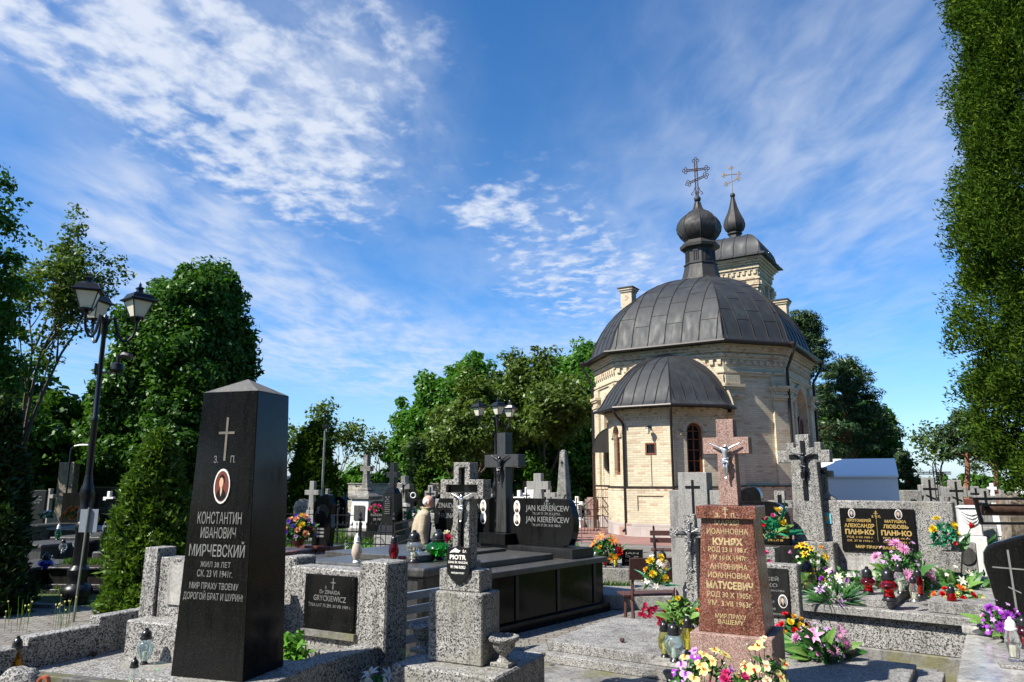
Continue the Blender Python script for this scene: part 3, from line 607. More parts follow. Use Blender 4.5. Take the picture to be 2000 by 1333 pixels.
def cornice(mb,poly,z,steps,dent=None):
    for d,h in steps: mb.prism(poff(poly,d),z,z+h); z+=h+.0005
    if dent:
        dz,dh,dd,pitch=dent
        for i in range(len(poly)):
            T,L=faceT(poly[i],poly[(i+1)%len(poly)]); mb.T=T; k=int(L/pitch)
            for j in range(k): x=-L/2+(j+.5)*L/k; mb.box(x-pitch*.27,x+pitch*.27,-dd,.0,dz,dz+dh)
        mb.T=Matrix.Identity(4)
c=MB(); cornice(c,PM,6.02,[(.05,.1),(.11,.1),(.06,.06),(.14,.08),(.20,.09),(.26,.09)],(5.84,.17,.07,.26)); cornice(c,PM,5.45,[(.05,.08),(.09,.08)]); c.build('cornice','bricktrim',ch)
# corner pilasters with capitals
for i in range(8):
    T,L=faceT(PM[i],PM[(i+1)%8]); pw=.58 if i%2 else .62
    for s in (-1,1):
        c=MB(); cap=MB(); c.T=T; cap.T=T
        x=s*(L/2-pw/2); c.box(x-pw/2,x+pw/2,-.10,-.0005,1.66,5.448)
        for k,(d,z0,z1) in enumerate([(.05,4.62,4.70),(.09,4.70,4.80),(.05,4.80,4.95),(.10,4.95,5.03),(.14,5.03,5.13)]): cap.box(x-pw/2-d*.7,x+pw/2+d*.7,-.10-d,-.001,z0,z1)
        o=c.build('pilaster','brick',ch); cap.build('capital','bricktrim',o)
c=MB(); c.T=faceT(PM[0],PM[1])[0]; ringpoly(c,2.12,2.28,3.98,-.20,-.002,n=26); ringpoly(c,2.28,2.42,3.98,-.13,-.002,n=26); c.build('great_arch','bricktrim',ch)
c=MB(); c.T=faceT(PM[0],PM[1])[0]; ringpoly(c,2.05,2.33,4.0,-.26,-.205,n=26,a0=.05,a1=PI-.05); c.build('arch_flashing','darkmetal',ch)
for i in (2,6):
    T,L=faceT(PM[i],PM[(i+1)%8]); f=MB(); f.T=T
    ringpoly(f,.95,1.12,4.3,-.08,.01,legs=2.3); f.build('window_surround','bricktrim',ch)
    for s in (-1,1):
        w=MB(); w.T=T@Matrix.Translation((s*.48,0,0)); ringpoly(w,.26,.36,3.9,.08,.16,legs=2.0); w.box(-.36,.36,.08,.16,1.86,1.95); w.box(-.03,.03,.09,.15,1.95,4.1); o=w.build('window','frame',ch)
        g=MB(); g.T=w.T; g.slab(archpoly(.56,1.92,3.9),.12,.13); g.build('pane','winglass',o)
T,L=faceT(PM[7],PM[0]); w=MB(); w.T=T; ringpoly(w,.24,.31,4.3,.1,.18,legs=2.1); w.box(-.03,.03,.1,.17,2.2,4.5); o=w.build('window','frame',ch); g=MB(); g.T=T; g.slab(archpoly(.54,2.2,4.3),.14,.15); g.build('pane','winglass',o)
def roof(poly,prof,name,mat,spacing,parent,seam=.022,cx=0,cy=0,rowz=None,edges=None):
    m=MB(); n=len(poly)
    for k in range(len(prof)-1):
        (s0,z0),(s1,z1)=prof[k],prof[k+1]
        v=[(cx+(x-cx)*s0,cy+(y-cy)*s0,z0) for x,y in poly]+[(cx+(x-cx)*s1,cy+(y-cy)*s1,z1) for x,y in poly]
        m.add(v,[(i,(i+1)%n,n+(i+1)%n,n+i) for i in range(n)])
    (s0,z0)=prof[0]; m.add([(cx+(x-cx)*s0,cy+(y-cy)*s0,z0) for x,y in poly],[tuple(range(n))[::-1]]); (s0,z0)=prof[-1]; m.add([(cx+(x-cx)*s0,cy+(y-cy)*s0,z0) for x,y in poly],[tuple(range(n))])
    bm=m; o=m.build(name,mat,parent)
    bmx=bmesh.new(); bmx.from_mesh(o.data); bmesh.ops.remove_doubles(bmx,verts=bmx.verts,dist=.0005); bmesh.ops.recalc_face_normals(bmx,faces=bmx.faces); bmx.to_mesh(o.data); bmx.free()
    o.data.shade_smooth(); o.data.set_sharp_from_angle(angle=R(24))
    s=MB()
    for i in (edges if edges is not None else range(n)):
        p0=Vector(poly[i]+(0,)); p1=Vector(poly[(i+1)%n]+(0,)); C0=Vector((cx,cy,0)); L=(p1-p0).length; t=(p1-p0)/L; nn=Vector((t.y,-t.x,0))
        d=(p0-C0).dot(nn); u0=(p0-C0).dot(t); u1=(p1-C0).dot(t)
        def at(u,s_,z,off=.012): return C0+t*u+nn*(d*s_+off)+Vector((0,0,z+off*.6))
        s.tube([at(u0*q,q,z,.0)+((p0-C0)*q).normalized()*.012 for q,z in prof],seam*.9,4)
        k=max(1,round(L/spacing))
        us=[u0+(u1-u0)*(j+.5)/k for j in range(k)]
        for u in us:
            pts=[]
            for (qa,za),(qb,zb) in zip(prof[:-1],prof[1:]):
                ins=lambda q:u0*q-1e-6<=u<=u1*q+1e-6
                if ins(qa): pts.append(at(u,qa,za))
                if ins(qa) and not ins(qb):
                    lim=u0 if u<0 else u1; q=u/lim if abs(lim)>1e-6 else qb; f=(qa-q)/(qa-qb) if qa!=qb else 0; pts.append(at(u,q,za+(zb-za)*f))
            if len(pts)>1: s.tube(pts,seam*.62,4)
        if rowz:
            for j in range(k+1):
                ua=us[j-1] if j>0 else None; ub=us[j] if j<k else None
                for r_i,fz in enumerate(rowz):
                    kk=fz+(.045 if j%2 else -.03); kk=max(0.02,min(.97,kk)); x=kk*(len(prof)-1); a_=int(x); f=x-a_; q=prof[a_][0]*(1-f)+prof[a_+1][0]*f; z=prof[a_][1]*(1-f)+prof[a_+1][1]*f
                    A=max(u0*q,ua if ua is not None else u0*q); B=min(u1*q,ub if ub is not None else u1*q)
                    if B-A>.08: s.tube([at(A,q,z,.004),at(B,q,z,.004)],seam*.42,4)
    s.build('standing_seams','copperd',o); return o
def qdome(s0,s1,z0,z1,n,p=1.):
    return [(s1+(s0-s1)*math.cos(PI/2*i/n)**p, z0+(z1-z0)*math.sin(PI/2*i/n)) for i in range(n+1)]
ev=poff(PM,.42)
prof=[(1.0,6.56),(1.0,6.62),(.965,6.70)]+[(s,6.62+3.45*f) for f,s in [(.07,.945),(.16,.925),(.27,.893),(.38,.85),(.49,.797),(.59,.735),(.68,.665),(.77,.575),(.85,.475),(.915,.37),(.96,.275),(1.0,.16)]]
roof(ev,prof,'dome','copper',.62,ch,rowz=(.38,.55,.72))
m=MB(); e2=poff(PM,.47); m.tube([(x,y,6.60) for x,y in e2],.065,6,closed=True); m.build('gutter','darkmetal',ch)
# drum, onion, ball, cross
dz=lambda z:9.75+(z-9.75)*.83
m=MB(); m.lathe([(r_,dz(z_)) for r_,z_ in [(1.05,9.75),(.94,9.95),(.80,10.3),(.71,10.7),(.67,10.95),(.71,10.97),(.71,11.03),(.64,11.04),(.62,11.75),(.68,11.8),(.82,11.86),(.84,12.0),(.76,12.1),(.68,12.22),(.5,12.3)]],8); dr=m.build('lantern_drum','copperd',ch)
for i in range(8):
    m=MB(); a=2*PI*i/8; m.T=Matrix.Rotation(a,4,'Z'); m.box(.58,.625,-.10,-.07,dz(11.15),dz(11.62)); m.box(.58,.625,.07,.10,dz(11.15),dz(11.62)); m.box(.58,.625,-.10,.10,dz(11.62),dz(11.67)); m.box(.58,.62,-.02,.02,dz(11.15),dz(11.6))
    m.build('blind_window','copper',dr)
on=[(.52,12.2),(.62,12.28),(.80,12.45),(.93,12.68),(.96,12.88),(.90,13.10),(.76,13.30),(.56,13.47),(.36,13.58),(.24,13.66),(.17,13.8),(.13,13.95),(.12,14.02)]
sc_=lambda pr,k,z0:[(r*k,z0+(z-z0)*k) for r,z in pr]
on=[(r*.97,11.76+(z-12.2)*1.02) for r,z in on]
m=MB(); m.lathe(on,8); o=m.build('onion_cupola','copperd',ch)
o.data.shade_smooth(); o.data.set_sharp_from_angle(angle=R(40))
m=MB()
def onr(z):
    for (a,b),(c,d) in zip(on[:-1],on[1:]):
        if b<=z<=d: return a+(c-a)*(z-b)/(d-b+1e-9)
    return on[-1][0]
for i in range(8):
    a=2*PI*i/8+PI/8; m.tube([((r+.006)*math.cos(a),(r+.006)*math.sin(a),z) for r,z in on],.014,4)
for k in range(22):
    for s in (-1,1):
        pts=[]
        for j in range(12):
            z=11.86+1.25*j/11*.98; a=2*PI*k/22+s*j*.095; q=(a-PI/8)%(PI/4)-PI/8; rr=onr(z)*math.cos(PI/8)/math.cos(q)+.004; pts.append((rr*math.cos(a),rr*math.sin(a),z))
        m.tube(pts,.006,3)
m.build('scale_pattern','copper',o)
def finial(px_,py_,z,h,bar,name,mat,simple=False,rot=0.,ballr=.17):
    m=MB(); m.ball((px_,py_,z),ballr,14); b=m.build('gilt_ball' if False else 'ball','copper',ch,True)
    m=MB(); m.T=Matrix.Translation((px_,py_,z+ballr))@Matrix.Rotation(rot,4,'Z')@Matrix.Scale(h,4)
    r=.012 if not simple else .016
    def tre(cx,cz,dx,dz,s=.055):
        for ax,az in ((dx,dz),(-dz,dx),(dz,-dx)):
            q=(cx+ax*s*.9,cz+az*s*.9); m.tube([(q[0]+s*.62*math.cos(2*PI*i/8),0,q[1]+s*.62*math.sin(2*PI*i/8)) for i in range(8)],r*.75,4,closed=True)
    def bar2(x0,z0,x1,z1,g=.02):
        d=Vector((x1-x0,0,z1-z0)).normalized(); nn=Vector((-d.z,0,d.x))*g
        for s in ((-1,1) if not simple else (0,)): m.tube([Vector((x0,0,z0))+nn*s,Vector((x1,0,z1))+nn*s],r,4)
        if not simple:
            L=(Vector((x1-x0,0,z1-z0))).length; k=int(L/.045)
            for i in range(k): a=Vector((x0,0,z0)).lerp(Vector((x1,0,z1)),i/k); bb=Vector((x0,0,z0)).lerp(Vector((x1,0,z1)),(i+1)/k); m.tube([a+nn*(1 if i%2 else -1),bb-nn*(1 if i%2 else -1)],r*.5,3)
    bar2(0,0,0,.9,.03); tre(0,.93,0,1)
    bar2(-.23,.69,.23,.69,.022); tre(-.25,.69,-1,0); tre(.25,.69,1,0)
    bar2(-.17,.36,.2,.50,.022); tre(-.19,.35,-.93,-.35); tre(.22,.51,.93,.35)
    if not simple:
        for s in (-1,1):
            m.tube([(s*.05,0,.22),(s*.07,0,.13),(s*.12,0,.09),(s*.14,0,.05),(s*.11,0,.03),(s*.09,0,.055)],r*.8,4)
        m.box(-.03,.03,-.02,.02,.66,.72); m.box(-.06,.06,-.012,.012,.075,.092); m.box(-.012,.012,-.014,.014,.02,.13)
    m.build('cupola_cross',mat,ch)
finial(0,0,13.76,1.75,.23,'c','ironrust',rot=R(18),ballr=.15)
MT['crossmetal']=plain('pale_cross_metal',(.60,.42,.20),.35,.7,var=.2)
# tower behind
TY=5.5; q=1.28; PT=[(-q,TY-q),(q,TY-q),(q,TY+q),(-q,TY+q)]
tw=MB().prism(PT,0,12.05).build('bell_tower','brick',ch)
cut=MB()
for i in range(4):
    T,L=faceT(PT[i],PT[(i+1)%4]); cut.T=T; cut.slab(archpoly(.7,9.6,10.7),-.3,.4)
tw.parent=ch; carve(tw,cut)
m=MB(); cornice(m,PT,11.45,[(.05,.1),(.11,.1),(.05,.08),(.12,.1),(.2,.1),(.3,.12)],(11.28,.16,.07,.24)); cornice(m,PT,10.95,[(.05,.07),(.1,.08)])
for i in range(4):
    T,L=faceT(PT[i],PT[(i+1)%4]); m.T=T
    for s in (-1,1):
        x=s*(L/2-.19); m.box(x-.19,x+.19,-.09,-.001,8.4,10.6); m.box(x-.24,x+.24,-.14,-.001,10.6,10.72); m.box(x-.28,x+.28,-.18,-.001,10.72,10.9)
    ringpoly(m,.35,.47,10.7,-.05,-.002,legs=1.1)
m.build('tower_cornice','bricktrim',tw)
MB().prism(poff(PT,.1),9.0,9.6).build('tower_parapet','brick',tw) if False else None
et=poff(PT,.48)
roof(et,[(1,12.07),(1,12.13),(.9,12.2)]+qdome(.86,.2,12.28,13.45,8,.9),'tower_dome','copper',.62,tw,cx=0,cy=TY,seam=.02)
m=MB(); m.lathe([(.40,13.35),(.40,13.5),(.30,13.52),(.28,13.72),(.36,13.76),(.36,13.82),(.28,13.86)],8,0,TY); m.build('tower_drum','copperd',tw)
o2=[(.27,13.84),(.42,13.95),(.50,14.15),(.51,14.3),(.46,14.5),(.36,14.72),(.26,14.95),(.18,15.2),(.11,15.5),(.07,15.72)]
m=MB(); m.lathe(o2,8,0,TY); o=m.build('tower_onion','copperd',tw); o.data.shade_smooth(); o.data.set_sharp_from_angle(angle=R(40))
m=MB()
for i in range(8): a=2*PI*i/8+PI/8; m.tube([((r+.004)*math.cos(a),TY+(r+.004)*math.sin(a),z) for r,z in o2],.012,4)
m.build('tower_onion_ribs','copper',o)
finial(0,TY,15.80,1.42,.2,'c','crossmetal',True,rot=R(18),ballr=.13)
MB().cb(0,4.2,4.6,2.6,0,7.2).build('nave','brick',ch)
m=MB(); m.slab([(-2.6,7.2),(2.6,7.2),(0,8.6)],2.9,5.5); m.build('nave_roof','copper',ch)
# chimneys
ci=Matrix.Rotation(CA,4,'Z')
for (px_,py_,Yy,b) in [(1228,600,30.6,7.3),(1527,612,30.3,7.3)]:
    w=P(px_,py_,Yy); l=ci@(w-CC); ztop=P(px_,566 if px_<1300 else 590,Yy).z
    m=MB(); m.cb(l.x,l.y,.5,.5,b,ztop-.16).cb(l.x,l.y,.58,.58,ztop-.16,ztop-.08).cb(l.x,l.y,.66,.66,ztop-.08,ztop); o=m.build('chimney','bricktrim',ch); MB().cb(l.x,l.y,.72,.72,ztop,ztop+.05).build('chimney_cap','copperd',o)
# apse
RA=2.15; AY=-4.40; ang=[R(-90-67.5+45*i) for i in range(4)]
PA=[(RA*math.cos(a),AY+RA*math.sin(a)) for a in ang]; PA=PA+[(PA[3][0],-3.9),(PA[0][0],-3.9)]
ap=MB().prism(PA,.45,4.15).build('apse_wall','brick',ch)
cut=MB(); AW=[]
zt0=2.02
for i in (0,2):
    T,L=faceT(PA[i],PA[i+1]); cut.T=T; cut.slab(archpoly(.58,2.02,3.42),-.3,.24)
T1,L=faceT(PA[1],PA[2]); cut.T=T1; cut.box(-.07,.25,-.3,.12,2.70,3.03); carve(ap,cut)
PB=poff(PA,.06); PB[4]=(PB[4][0],-3.9); PB[5]=(PB[5][0],-3.9)
ab=MB().prism(PB,.452,1.50).build('apse_base_wall','brick',ch); cut=MB(); cut.T=T1; cut.box(-.42,.5,-.3,-.02,.84,1.34); T,L=faceT(PA[2],PA[3]); cut.T=T; cut.box(-.4,.4,-.3,-.02,.84,1.34); carve(ab,cut)
MB().prism(poff(PA,.10),0,.45).build('apse_plinth','plinth',ch,bevel=.02)
MB().prism(poff(PA,.07),1.50,1.60).build('apse_band','bricktrim',ch); MB().prism(poff(PA,.11),1.60,1.64).build('apse_flashing','darkmetal',ch); None
c=MB(); cornice(c,PA,3.92,[(.03,.07),(.06,.07),(.09,.06),(.13,.08)],(3.82,.09,.03,.24)); c.build('apse_cornice','bricktrim',ch)
for i in (0,2):
    T,L=faceT(PA[i],PA[i+1]); f=MB(); f.T=T; ringpoly(f,.30,.44,3.42,-.035,.02,legs=.02,n=24); ringpoly(f,.441,.58,3.42,-.02,.02,n=24); f.box(.30,.52,-.06,.01,3.30,3.39); f.box(-.52,-.30,-.06,.01,3.30,3.39); f.build('window_surround','bricktrim',ch)
    w=MB(); w.T=T; ringpoly(w,.20,.285,3.42,.10,.18,legs=1.39); w.box(-.2,.2,.10,.18,2.03,2.12); w.box(-.02,.02,.11,.17,2.12,3.6)
    for z in (2.45,2.8,3.15,3.42): w.box(-.2,.2,.125,.165,z,z+.03)
    o=w.build('window','frame',ch); g=MB(); g.T=T; g.slab(archpoly(.42,2.1,3.42),.15,.16); g.build('pane','winglass',o)
w=MB(); w.T=T1; w.box(-.10,.28,-.02,.04,2.67,2.72); w.box(-.10,.28,-.02,.04,3.01,3.06); w.box(-.10,-.05,-.02,.04,2.72,3.01); w.box(.23,.28,-.02,.04,2.72,3.01); o=w.build('small_window','frame',ch)
g=MB(); g.T=T1; g.box(-.05,.23,.05,.06,2.72,3.01); g.build('pane','winglass',o)
g=MB(); g.T=T1
for x in (0,.09,.18): g.box(x-.006,x+.006,.0,.012,2.72,3.01)
for z in (2.8,2.87,2.94): g.box(-.05,.23,.001,.011,z-.006,z+.006)
g.tube([(.09+.06*math.cos(2*PI*i/10),.0,2.87+.06*math.sin(2*PI*i/10)) for i in range(10)],.008,4,closed=True); g.build('grille','iron',o)
g=MB(); g.T=T1; g.box(.085,.10,-.015,-.001,1.65,2.665); g.build('cable','darkmetal',ch)
g=MB(); g.T=T1; g.tube([(.1,0,3.55),(.1,-.14,3.62),(.1,-.2,3.58)],.012,5); g.lathe([(.03,3.60),(.09,3.54),(.10,3.52),(.02,3.58)],8,.1,-.2); g.T=T1; g.box(.06,.14,-.03,-.001,3.5,3.62); o=g.build('wall_lamp','iron',ch)
g=MB(); g.T=T1; g.lathe([(.075,3.52),(.07,3.45),(.045,3.36),(.02,3.33)],8,.1,-.2); g.build('lamp_glass','milk',o)
pa=[(2.62*math.cos(a),AY+2.62*math.sin(a)) for a in ang]; pa=pa+[(pa[3][0],AY+.05),(pa[0][0],AY+.05)]
ap_prof=[(1,4.22),(1,4.27),(.955,4.36)]+[(s,4.27+1.96*f) for f,s in [(.09,.92),(.2,.875),(.32,.82),(.44,.75),(.56,.67),(.67,.58),(.77,.48),(.86,.37),(.93,.25),(.98,.13),(1,.02)]]
roof(pa,ap_prof,'apse_dome','copper',.42,ch,cy=AY+.05,edges=(0,1,2))
m=MB(); m.tube([(x,y,4.24) for x,y in [(2.66*math.cos(a),AY+2.66*math.sin(a)) for a in ang]],.05,6); m.build('apse_gutter','darkmetal',ch)
# downpipes
def pipe(pts,r=.045,name='downpipe'): MB().tube(pts,r,7).build(name,'darkmetal',ch,True)
def out(p,c,d): v=Vector((p[0]-c[0],p[1]-c[1])); v.normalize(); return (p[0]+v.x*d,p[1]+v.y*d)
for i in (1,2):
    a=out(PA[i],(0,AY),.07); b=out(PA[i],(0,AY),.47); pipe([(b[0],b[1],4.2),(b[0],b[1],4.08),(*out(PA[i],(0,AY),.35),3.95),(*out(PA[i],(0,AY),.17),3.82),(a[0],a[1],3.7),(a[0],a[1],.28),(*out(PA[i],(0,AY),.2),.18)])
for i in (7,2,3):
    a=out(PM[i],(0,0),.16); b=out(PM[i],(0,0),.52)
    pipe([(b[0],b[1],6.55),(b[0],b[1],6.35),(*out(PM[i],(0,0),.42),6.2),(a[0],a[1],5.75),(a[0],a[1],.25),(*out(PM[i],(0,0),.3),.15)],.055)
    MB().lathe([(.06,6.45),(.14,6.6),(.14,6.68),(.06,6.68)],8,b[0],b[1]).build('rain_hopper','darkmetal',ch)
# canopy and iron stair at the north-west side door
cw=P(1196,866,28.4); l=ci@(cw-CC)
cn=MB(); cn.T=Matrix.Translation((l.x,l.y,0))@Matrix.Rotation(R(24),4,'Z')
zt=P(1176,838,28.4).z; zb=P(1176,886,28.4).z
n=10; prv=None
for i in range(n):
    t0=PI/2*i/n; t1=PI/2*(i+1)/n
    x0,z0=-.75*math.sin(t0),zb+(zt-zb)*math.cos(t0); x1,z1=-.75*math.sin(t1),zb+(zt-zb)*math.cos(t1)
    cn.slab([(x0,z0-.03),(x0,z0),(x1,z1),(x1,z1-.03)],-.8,.8)
cn.build('door_canopy','copper',ch)
cn2=MB(); cn2.T=cn.T
cn2.slab([(-.73,zb),(0,zb),(0,zt-.04)]+[(-.73*math.sin(PI/2*i/8),zb+(zt-.04-zb)*math.cos(PI/2*i/8)) for i in range(1,8)],-.79,-.77); cn2.build('canopy_gable','copperd',ch)
rl=MB(); rl.T=cn.T
for x,y in ((-.72,-.75),(-.72,.75),(-.1,-.75)): rl.box(x-.02,x+.02,y-.02,y+.02,.0,zb)
for z in (.12,.85,1.2,1.5): rl.box(-.70,-.12,-.765,-.735,z,z+.03); rl.box(-.735,-.705,-.73,.73,z+.001,z+.031)
for i in range(9): x=-.68+i*.065; rl.box(x-.006,x+.006,-.756,-.744,.15,1.5)
for i in range(14): y=-.68+i*.105; rl.box(-.726,-.714,y-.006,y+.006,.15,1.5)
rl.tube([(-.72,-.75,1.2),(-1.15,-.75,.85),(-1.5,-.75,.1)],.018,5)
for i in range(6): x=-.8-.13*i; rl.box(x-.006,x+.006,-.756,-.744,.08,1.15-.16*i)
rl.build('iron_railing','ironrust',ch)
# ------------------------------------------------------------------ tent
tn=P(1600,975,24.0)
tB=P(1757,975,36.8); az=R(-25); L=9.5; tA=Vector((tB.x-L*math.cos(az),tB.y-L*math.sin(az),0))
te=thing('white_tent','white canvas marquee tent with sloping roof beside the church','tent',(tA.x,tA.y,0),az)
ze=P(1757,928,36.8).z; zr=P(1750,897,38.8).z; Wd=4.6
def tentpoly(e): return [(0-e,0),(0-e,ze),(-Wd/2,zr+e),(-Wd-e,ze) ,(-Wd-e,0)]
m=MB(); 
m.add([(x,0,0) for x in (-4,L)]+[(x,0,ze) for x in (-4,L)]+[(x,Wd/2,zr) for x in (-4,L)]+[(x,Wd,ze) for x in (-4,L)]+[(x,Wd,0) for x in (-4,L)],[(0,1,3,2),(8,6,7,9)]+[(1,9,7,5,3),(0,2,4,6,8)])
for i in range(14):
    x=-4+(L+4)*(i+.5)/14; m.box(x-.03,x+.03,-.035,-.001,0,ze-.02)
m.build('side_walls','canvas',te)
m=MB(); e=.10
m.add([(-4.05,-e,ze-.02),(L+.05,-e,ze-.02),(L+.05,Wd/2,zr+.04),(-4.05,Wd/2,zr+.04),(L+.05,Wd+e,ze-.02),(-4.05,Wd+e,ze-.02)],[(0,1,2,3),(3,2,4,5)])
m.add([(-4.05,-e,ze-.12),(L+.05,-e,ze-.12),(L+.05,-e,ze-.021),(-4.05,-e,ze-.021)],[(0,1,2,3)])
m.build('roof','canvas',te)
m=MB(); m.box(L+.002,L+.03,.9,1.7,.6,1.6); m.build('tent_window','winglass',te)
# ------------------------------------------------------------------ trees and bushes
def tp(px,Y): q=P(px,940,Y); return (q.x,Y,0)
def zz(py,Y,px=1000): return P(px,py,Y).z
# left edge
tree('maple_tree','huge dark broad-leaved tree cut off by the left edge of the photo',tp(-205,19),11,3.0,6.2,4.0,'maple',270,100,.075,.45,.3,lobes=[(0,0,6.0,2.3,3.9,1.),(.8,0,7.4,1.6,1.6,.3),(.9,-.3,5.,1.7,1.5,.3),(.3,0,3.2,2.2,2.0,.5)])
open_tree('locust_tree','tall half bare locust with wide open branches left of the street lamp',tp(38,23),zz(385,23),2.0,'locust',5,22,.075,.4,.24,4,z0=.25,dens=.6)
tree('maple_tree','big round dense maple behind the tall black obelisk stone',tp(345,30),10.4,3.35,0,0,'maple',620,150,.105,.55,.34,lobes=[(0,0,6.2,2.55,3.4,1.),(.7,.2,4.9,2.1,2.7,.5),(-.7,0,4.6,2.0,3.0,.5),(.1,0,8.5,1.8,1.9,.4),(0,0,3.6,2.6,2.2,.45)])
tree('linden_tree','low dark tree behind the lamp post at the far left',tp(100,34),7,3.6,2.9,2.5,'maple',300,75,.17,.6,.25)
tree('linden_tree','dark tree filling the gap beside the black obelisk stone',tp(240,40),6,3.2,3.0,2.4,'maple',260,70,.19,.7,.25)
tree('linden_tree','shaded tree between the left thuja and the lamp post',tp(-30,30),7,3.8,3.6,3.2,'maple',240,70,.18,.65,.25)
thuja('thuja_tree','dark thuja at the left edge behind the path',tp(-8,11.5),2.9,.55,'thujad',520,70,.07,.16,seed=2)
thuja('thuja_bush','low dark juniper bush at the foot of the left thuja',tp(5,10.6),1.3,.55,'thujad',260,70,.06,.14,seed=5,cat='bush')
thuja('thuja_bush','pale green feathery thuja left of the tall black obelisk stone',tp(305,10.3),2.36,.56,'thujay',900,85,.055,.13,prof=lambda u:(1-u)**.75*(.7+.5*u+.3)*min(1,.8+u*3),seed=3,cat='bush')
# middle
thuja('thuja_tree','large green conical thuja between the obelisk stone and the pedestal cross',tp(610,30),zz(838,30)*1.0,1.12,'thuja',420,70,.13,.24,prof=lambda u:min(1,(1-u)**.55*1.05),seed=4)
thuja('thuja_tree','slim thuja column left of the mixed tree group',tp(812,27),zz(868,27),.42,'thujad',200,55,.11,.18,prof=lambda u:min(1,(1-u)**.35),seed=6)
thuja('thuja_tree','short pointed thuja in front of the mixed tree group',tp(824,25),zz(922,25),.25,'thuja',90,45,.10,.13,seed=7)
tree('brown_bush','brown twiggy bush at the foot of the slim thuja column',tp(842,27),1.6,.8,.9,.8,'brush',70,60,.09,.3,.05,cat='bush',bark='bark')
for px,Y,top,s,lb in [(625,40,775,11,'thin upright bare tree behind the conical thuja'),(660,42,808,12,'spreading half bare tree right of the conical thuja'),(735,44,842,13,'small thin bare tree left of the black cross monument'),(575,38,815,14,'half bare tree just right of the tall black obelisk stone')]:
    open_tree('bare_tree',lb,tp(px,Y),zz(top,Y),1.5 if px!=625 else .8,'locust',s,4,.11,.4,.07,4,z0=.3,dens=.4)
tree('green_bush','bright green thicket behind the pedestal cross',tp(690,46),4,2.6,1.2,1.1,'bright',90,60,.2,.6,.08,cat='bush')
tree('green_bush','light green thicket left of the mixed tree group',tp(770,50),3,1.6,1.0,1.0,'bright',50,60,.2,.6,.08,cat='bush')
tree('maple_tree','rounded bright maple at the left end of the mixed tree group',tp(882,44),0,3.2,0,0,'bright',560,120,.14,.6,.3,lobes=[(.5,0,5.6,2.4,3.0,.8),(-.9,0,3.9,2.3,3.0,.8),(-1.5,0,2.5,1.8,1.6,.3),(.2,-.3,3.2,2.6,2.4,.5)])
open_tree('locust_tree','olive locust tree with a leaning trunk left of the granite cross with dark metal figure',tp(905,36),zz(795,36),4.0,'locust',21,40,.11,.6,.16,4,z0=.14)
open_tree('locust_tree','olive locust tree behind the triple street lamp',tp(990,38),zz(738,38),4.6,'locust',22,40,.12,.6,.2,4,z0=.14)
open_tree('locust_tree','tallest open locust above the tree group',tp(1062,42),zz(690,42),3.8,'locust',23,30,.12,.6,.2,4,z0=.16)
tree('maple_tree','dense dark maple left of the church',tp(1125,47),0,3.6,0,0,'bright',680,120,.14,.6,.32,lobes=[(.3,0,6.5,2.5,3.2,.7),(-.8,0,4.4,2.9,3.0,.8),(1.2,0,4.0,2.6,3.4,.8),(.3,0,2.6,3.2,2.2,.5),(.7,0,8.2,1.6,1.7,.25)])
tree('maple_tree','darker maple filling the middle of the tree group',tp(1010,46),0,4,0,0,'bright',640,110,.14,.62,.3,lobes=[(0,0,4.4,3.4,3.2,1.),(-2.2,0,3.0,2.5,2.4,.6),(2.0,-.6,2.6,2.6,2.2,.7),(0,-1.2,2.0,3.0,1.7,.5)])
# right of the church
pine('pine_tree','tall dark pine touching the right side of the church',tp(1592,44),zz(612,44),2.7,2.6,230,85,.15,.6,seed=3)
pine('pine_tree','broad pine right of the tall pine by the church',tp(1668,47),zz(712,47),3.5,2.2,250,85,.15,.65,seed=4)
tree('maple_tree','green broad-leaved tree among the pines behind the white tent',tp(1655,52),0,3.6,0,0,'maple',260,70,.19,.6,.25,lobes=[(.2,0,4.2,3.1,2.9,1.),(1.9,0,3.3,1.9,2.3,.45)])
pine('pine_tree','small pine just right of the white tent',tp(1770,40),zz(893,40),.7,1.0,55,60,.13,.35,seed=6)
pine('pine_tree','pine with an orange forked trunk beside the tall thuja wall',tp(1885,36),zz(812,36),1.7,2.9,90,80,.14,.5,seed=8,lean=.4)
pine('pine_tree','farther pine behind the wrought iron cross',tp(1945,40),zz(840,40),1.7,2.6,80,80,.14,.5,seed=9)
open_tree('bare_tree','bare tree with a mistletoe clump behind the wrought iron cross',tp(1838,38),zz(825,38),1.5,'locust',31,4,.10,.4,.07,4,z0=.35,dens=.45)
tree('green_bush','low green hedge behind the far right crosses',tp(1935,46),2.5,4.2,1.1,1.1,'maple',110,60,.18,.5,.06,cat='bush')
tree('green_bush','low bushes beyond the left end of the far right crosses',tp(1800,55),2.2,1.6,.9,.9,'bright',60,60,.18,.5,.06,cat='bush')
# the thuja wall on the right edge
def tprof(u): return min(1.,.60+u*3.)*(1-.85*max(0,u-.35))
thuja('thuja_tree','towering thuja filling the right edge of the photo',(P(1985,500,7.8).x+.47,7.8,0),9.6,1.05,'thuja',2400,215,.026,.17,z0=1.72,prof=tprof,seed=1,trunk=.14,ratio=1.)

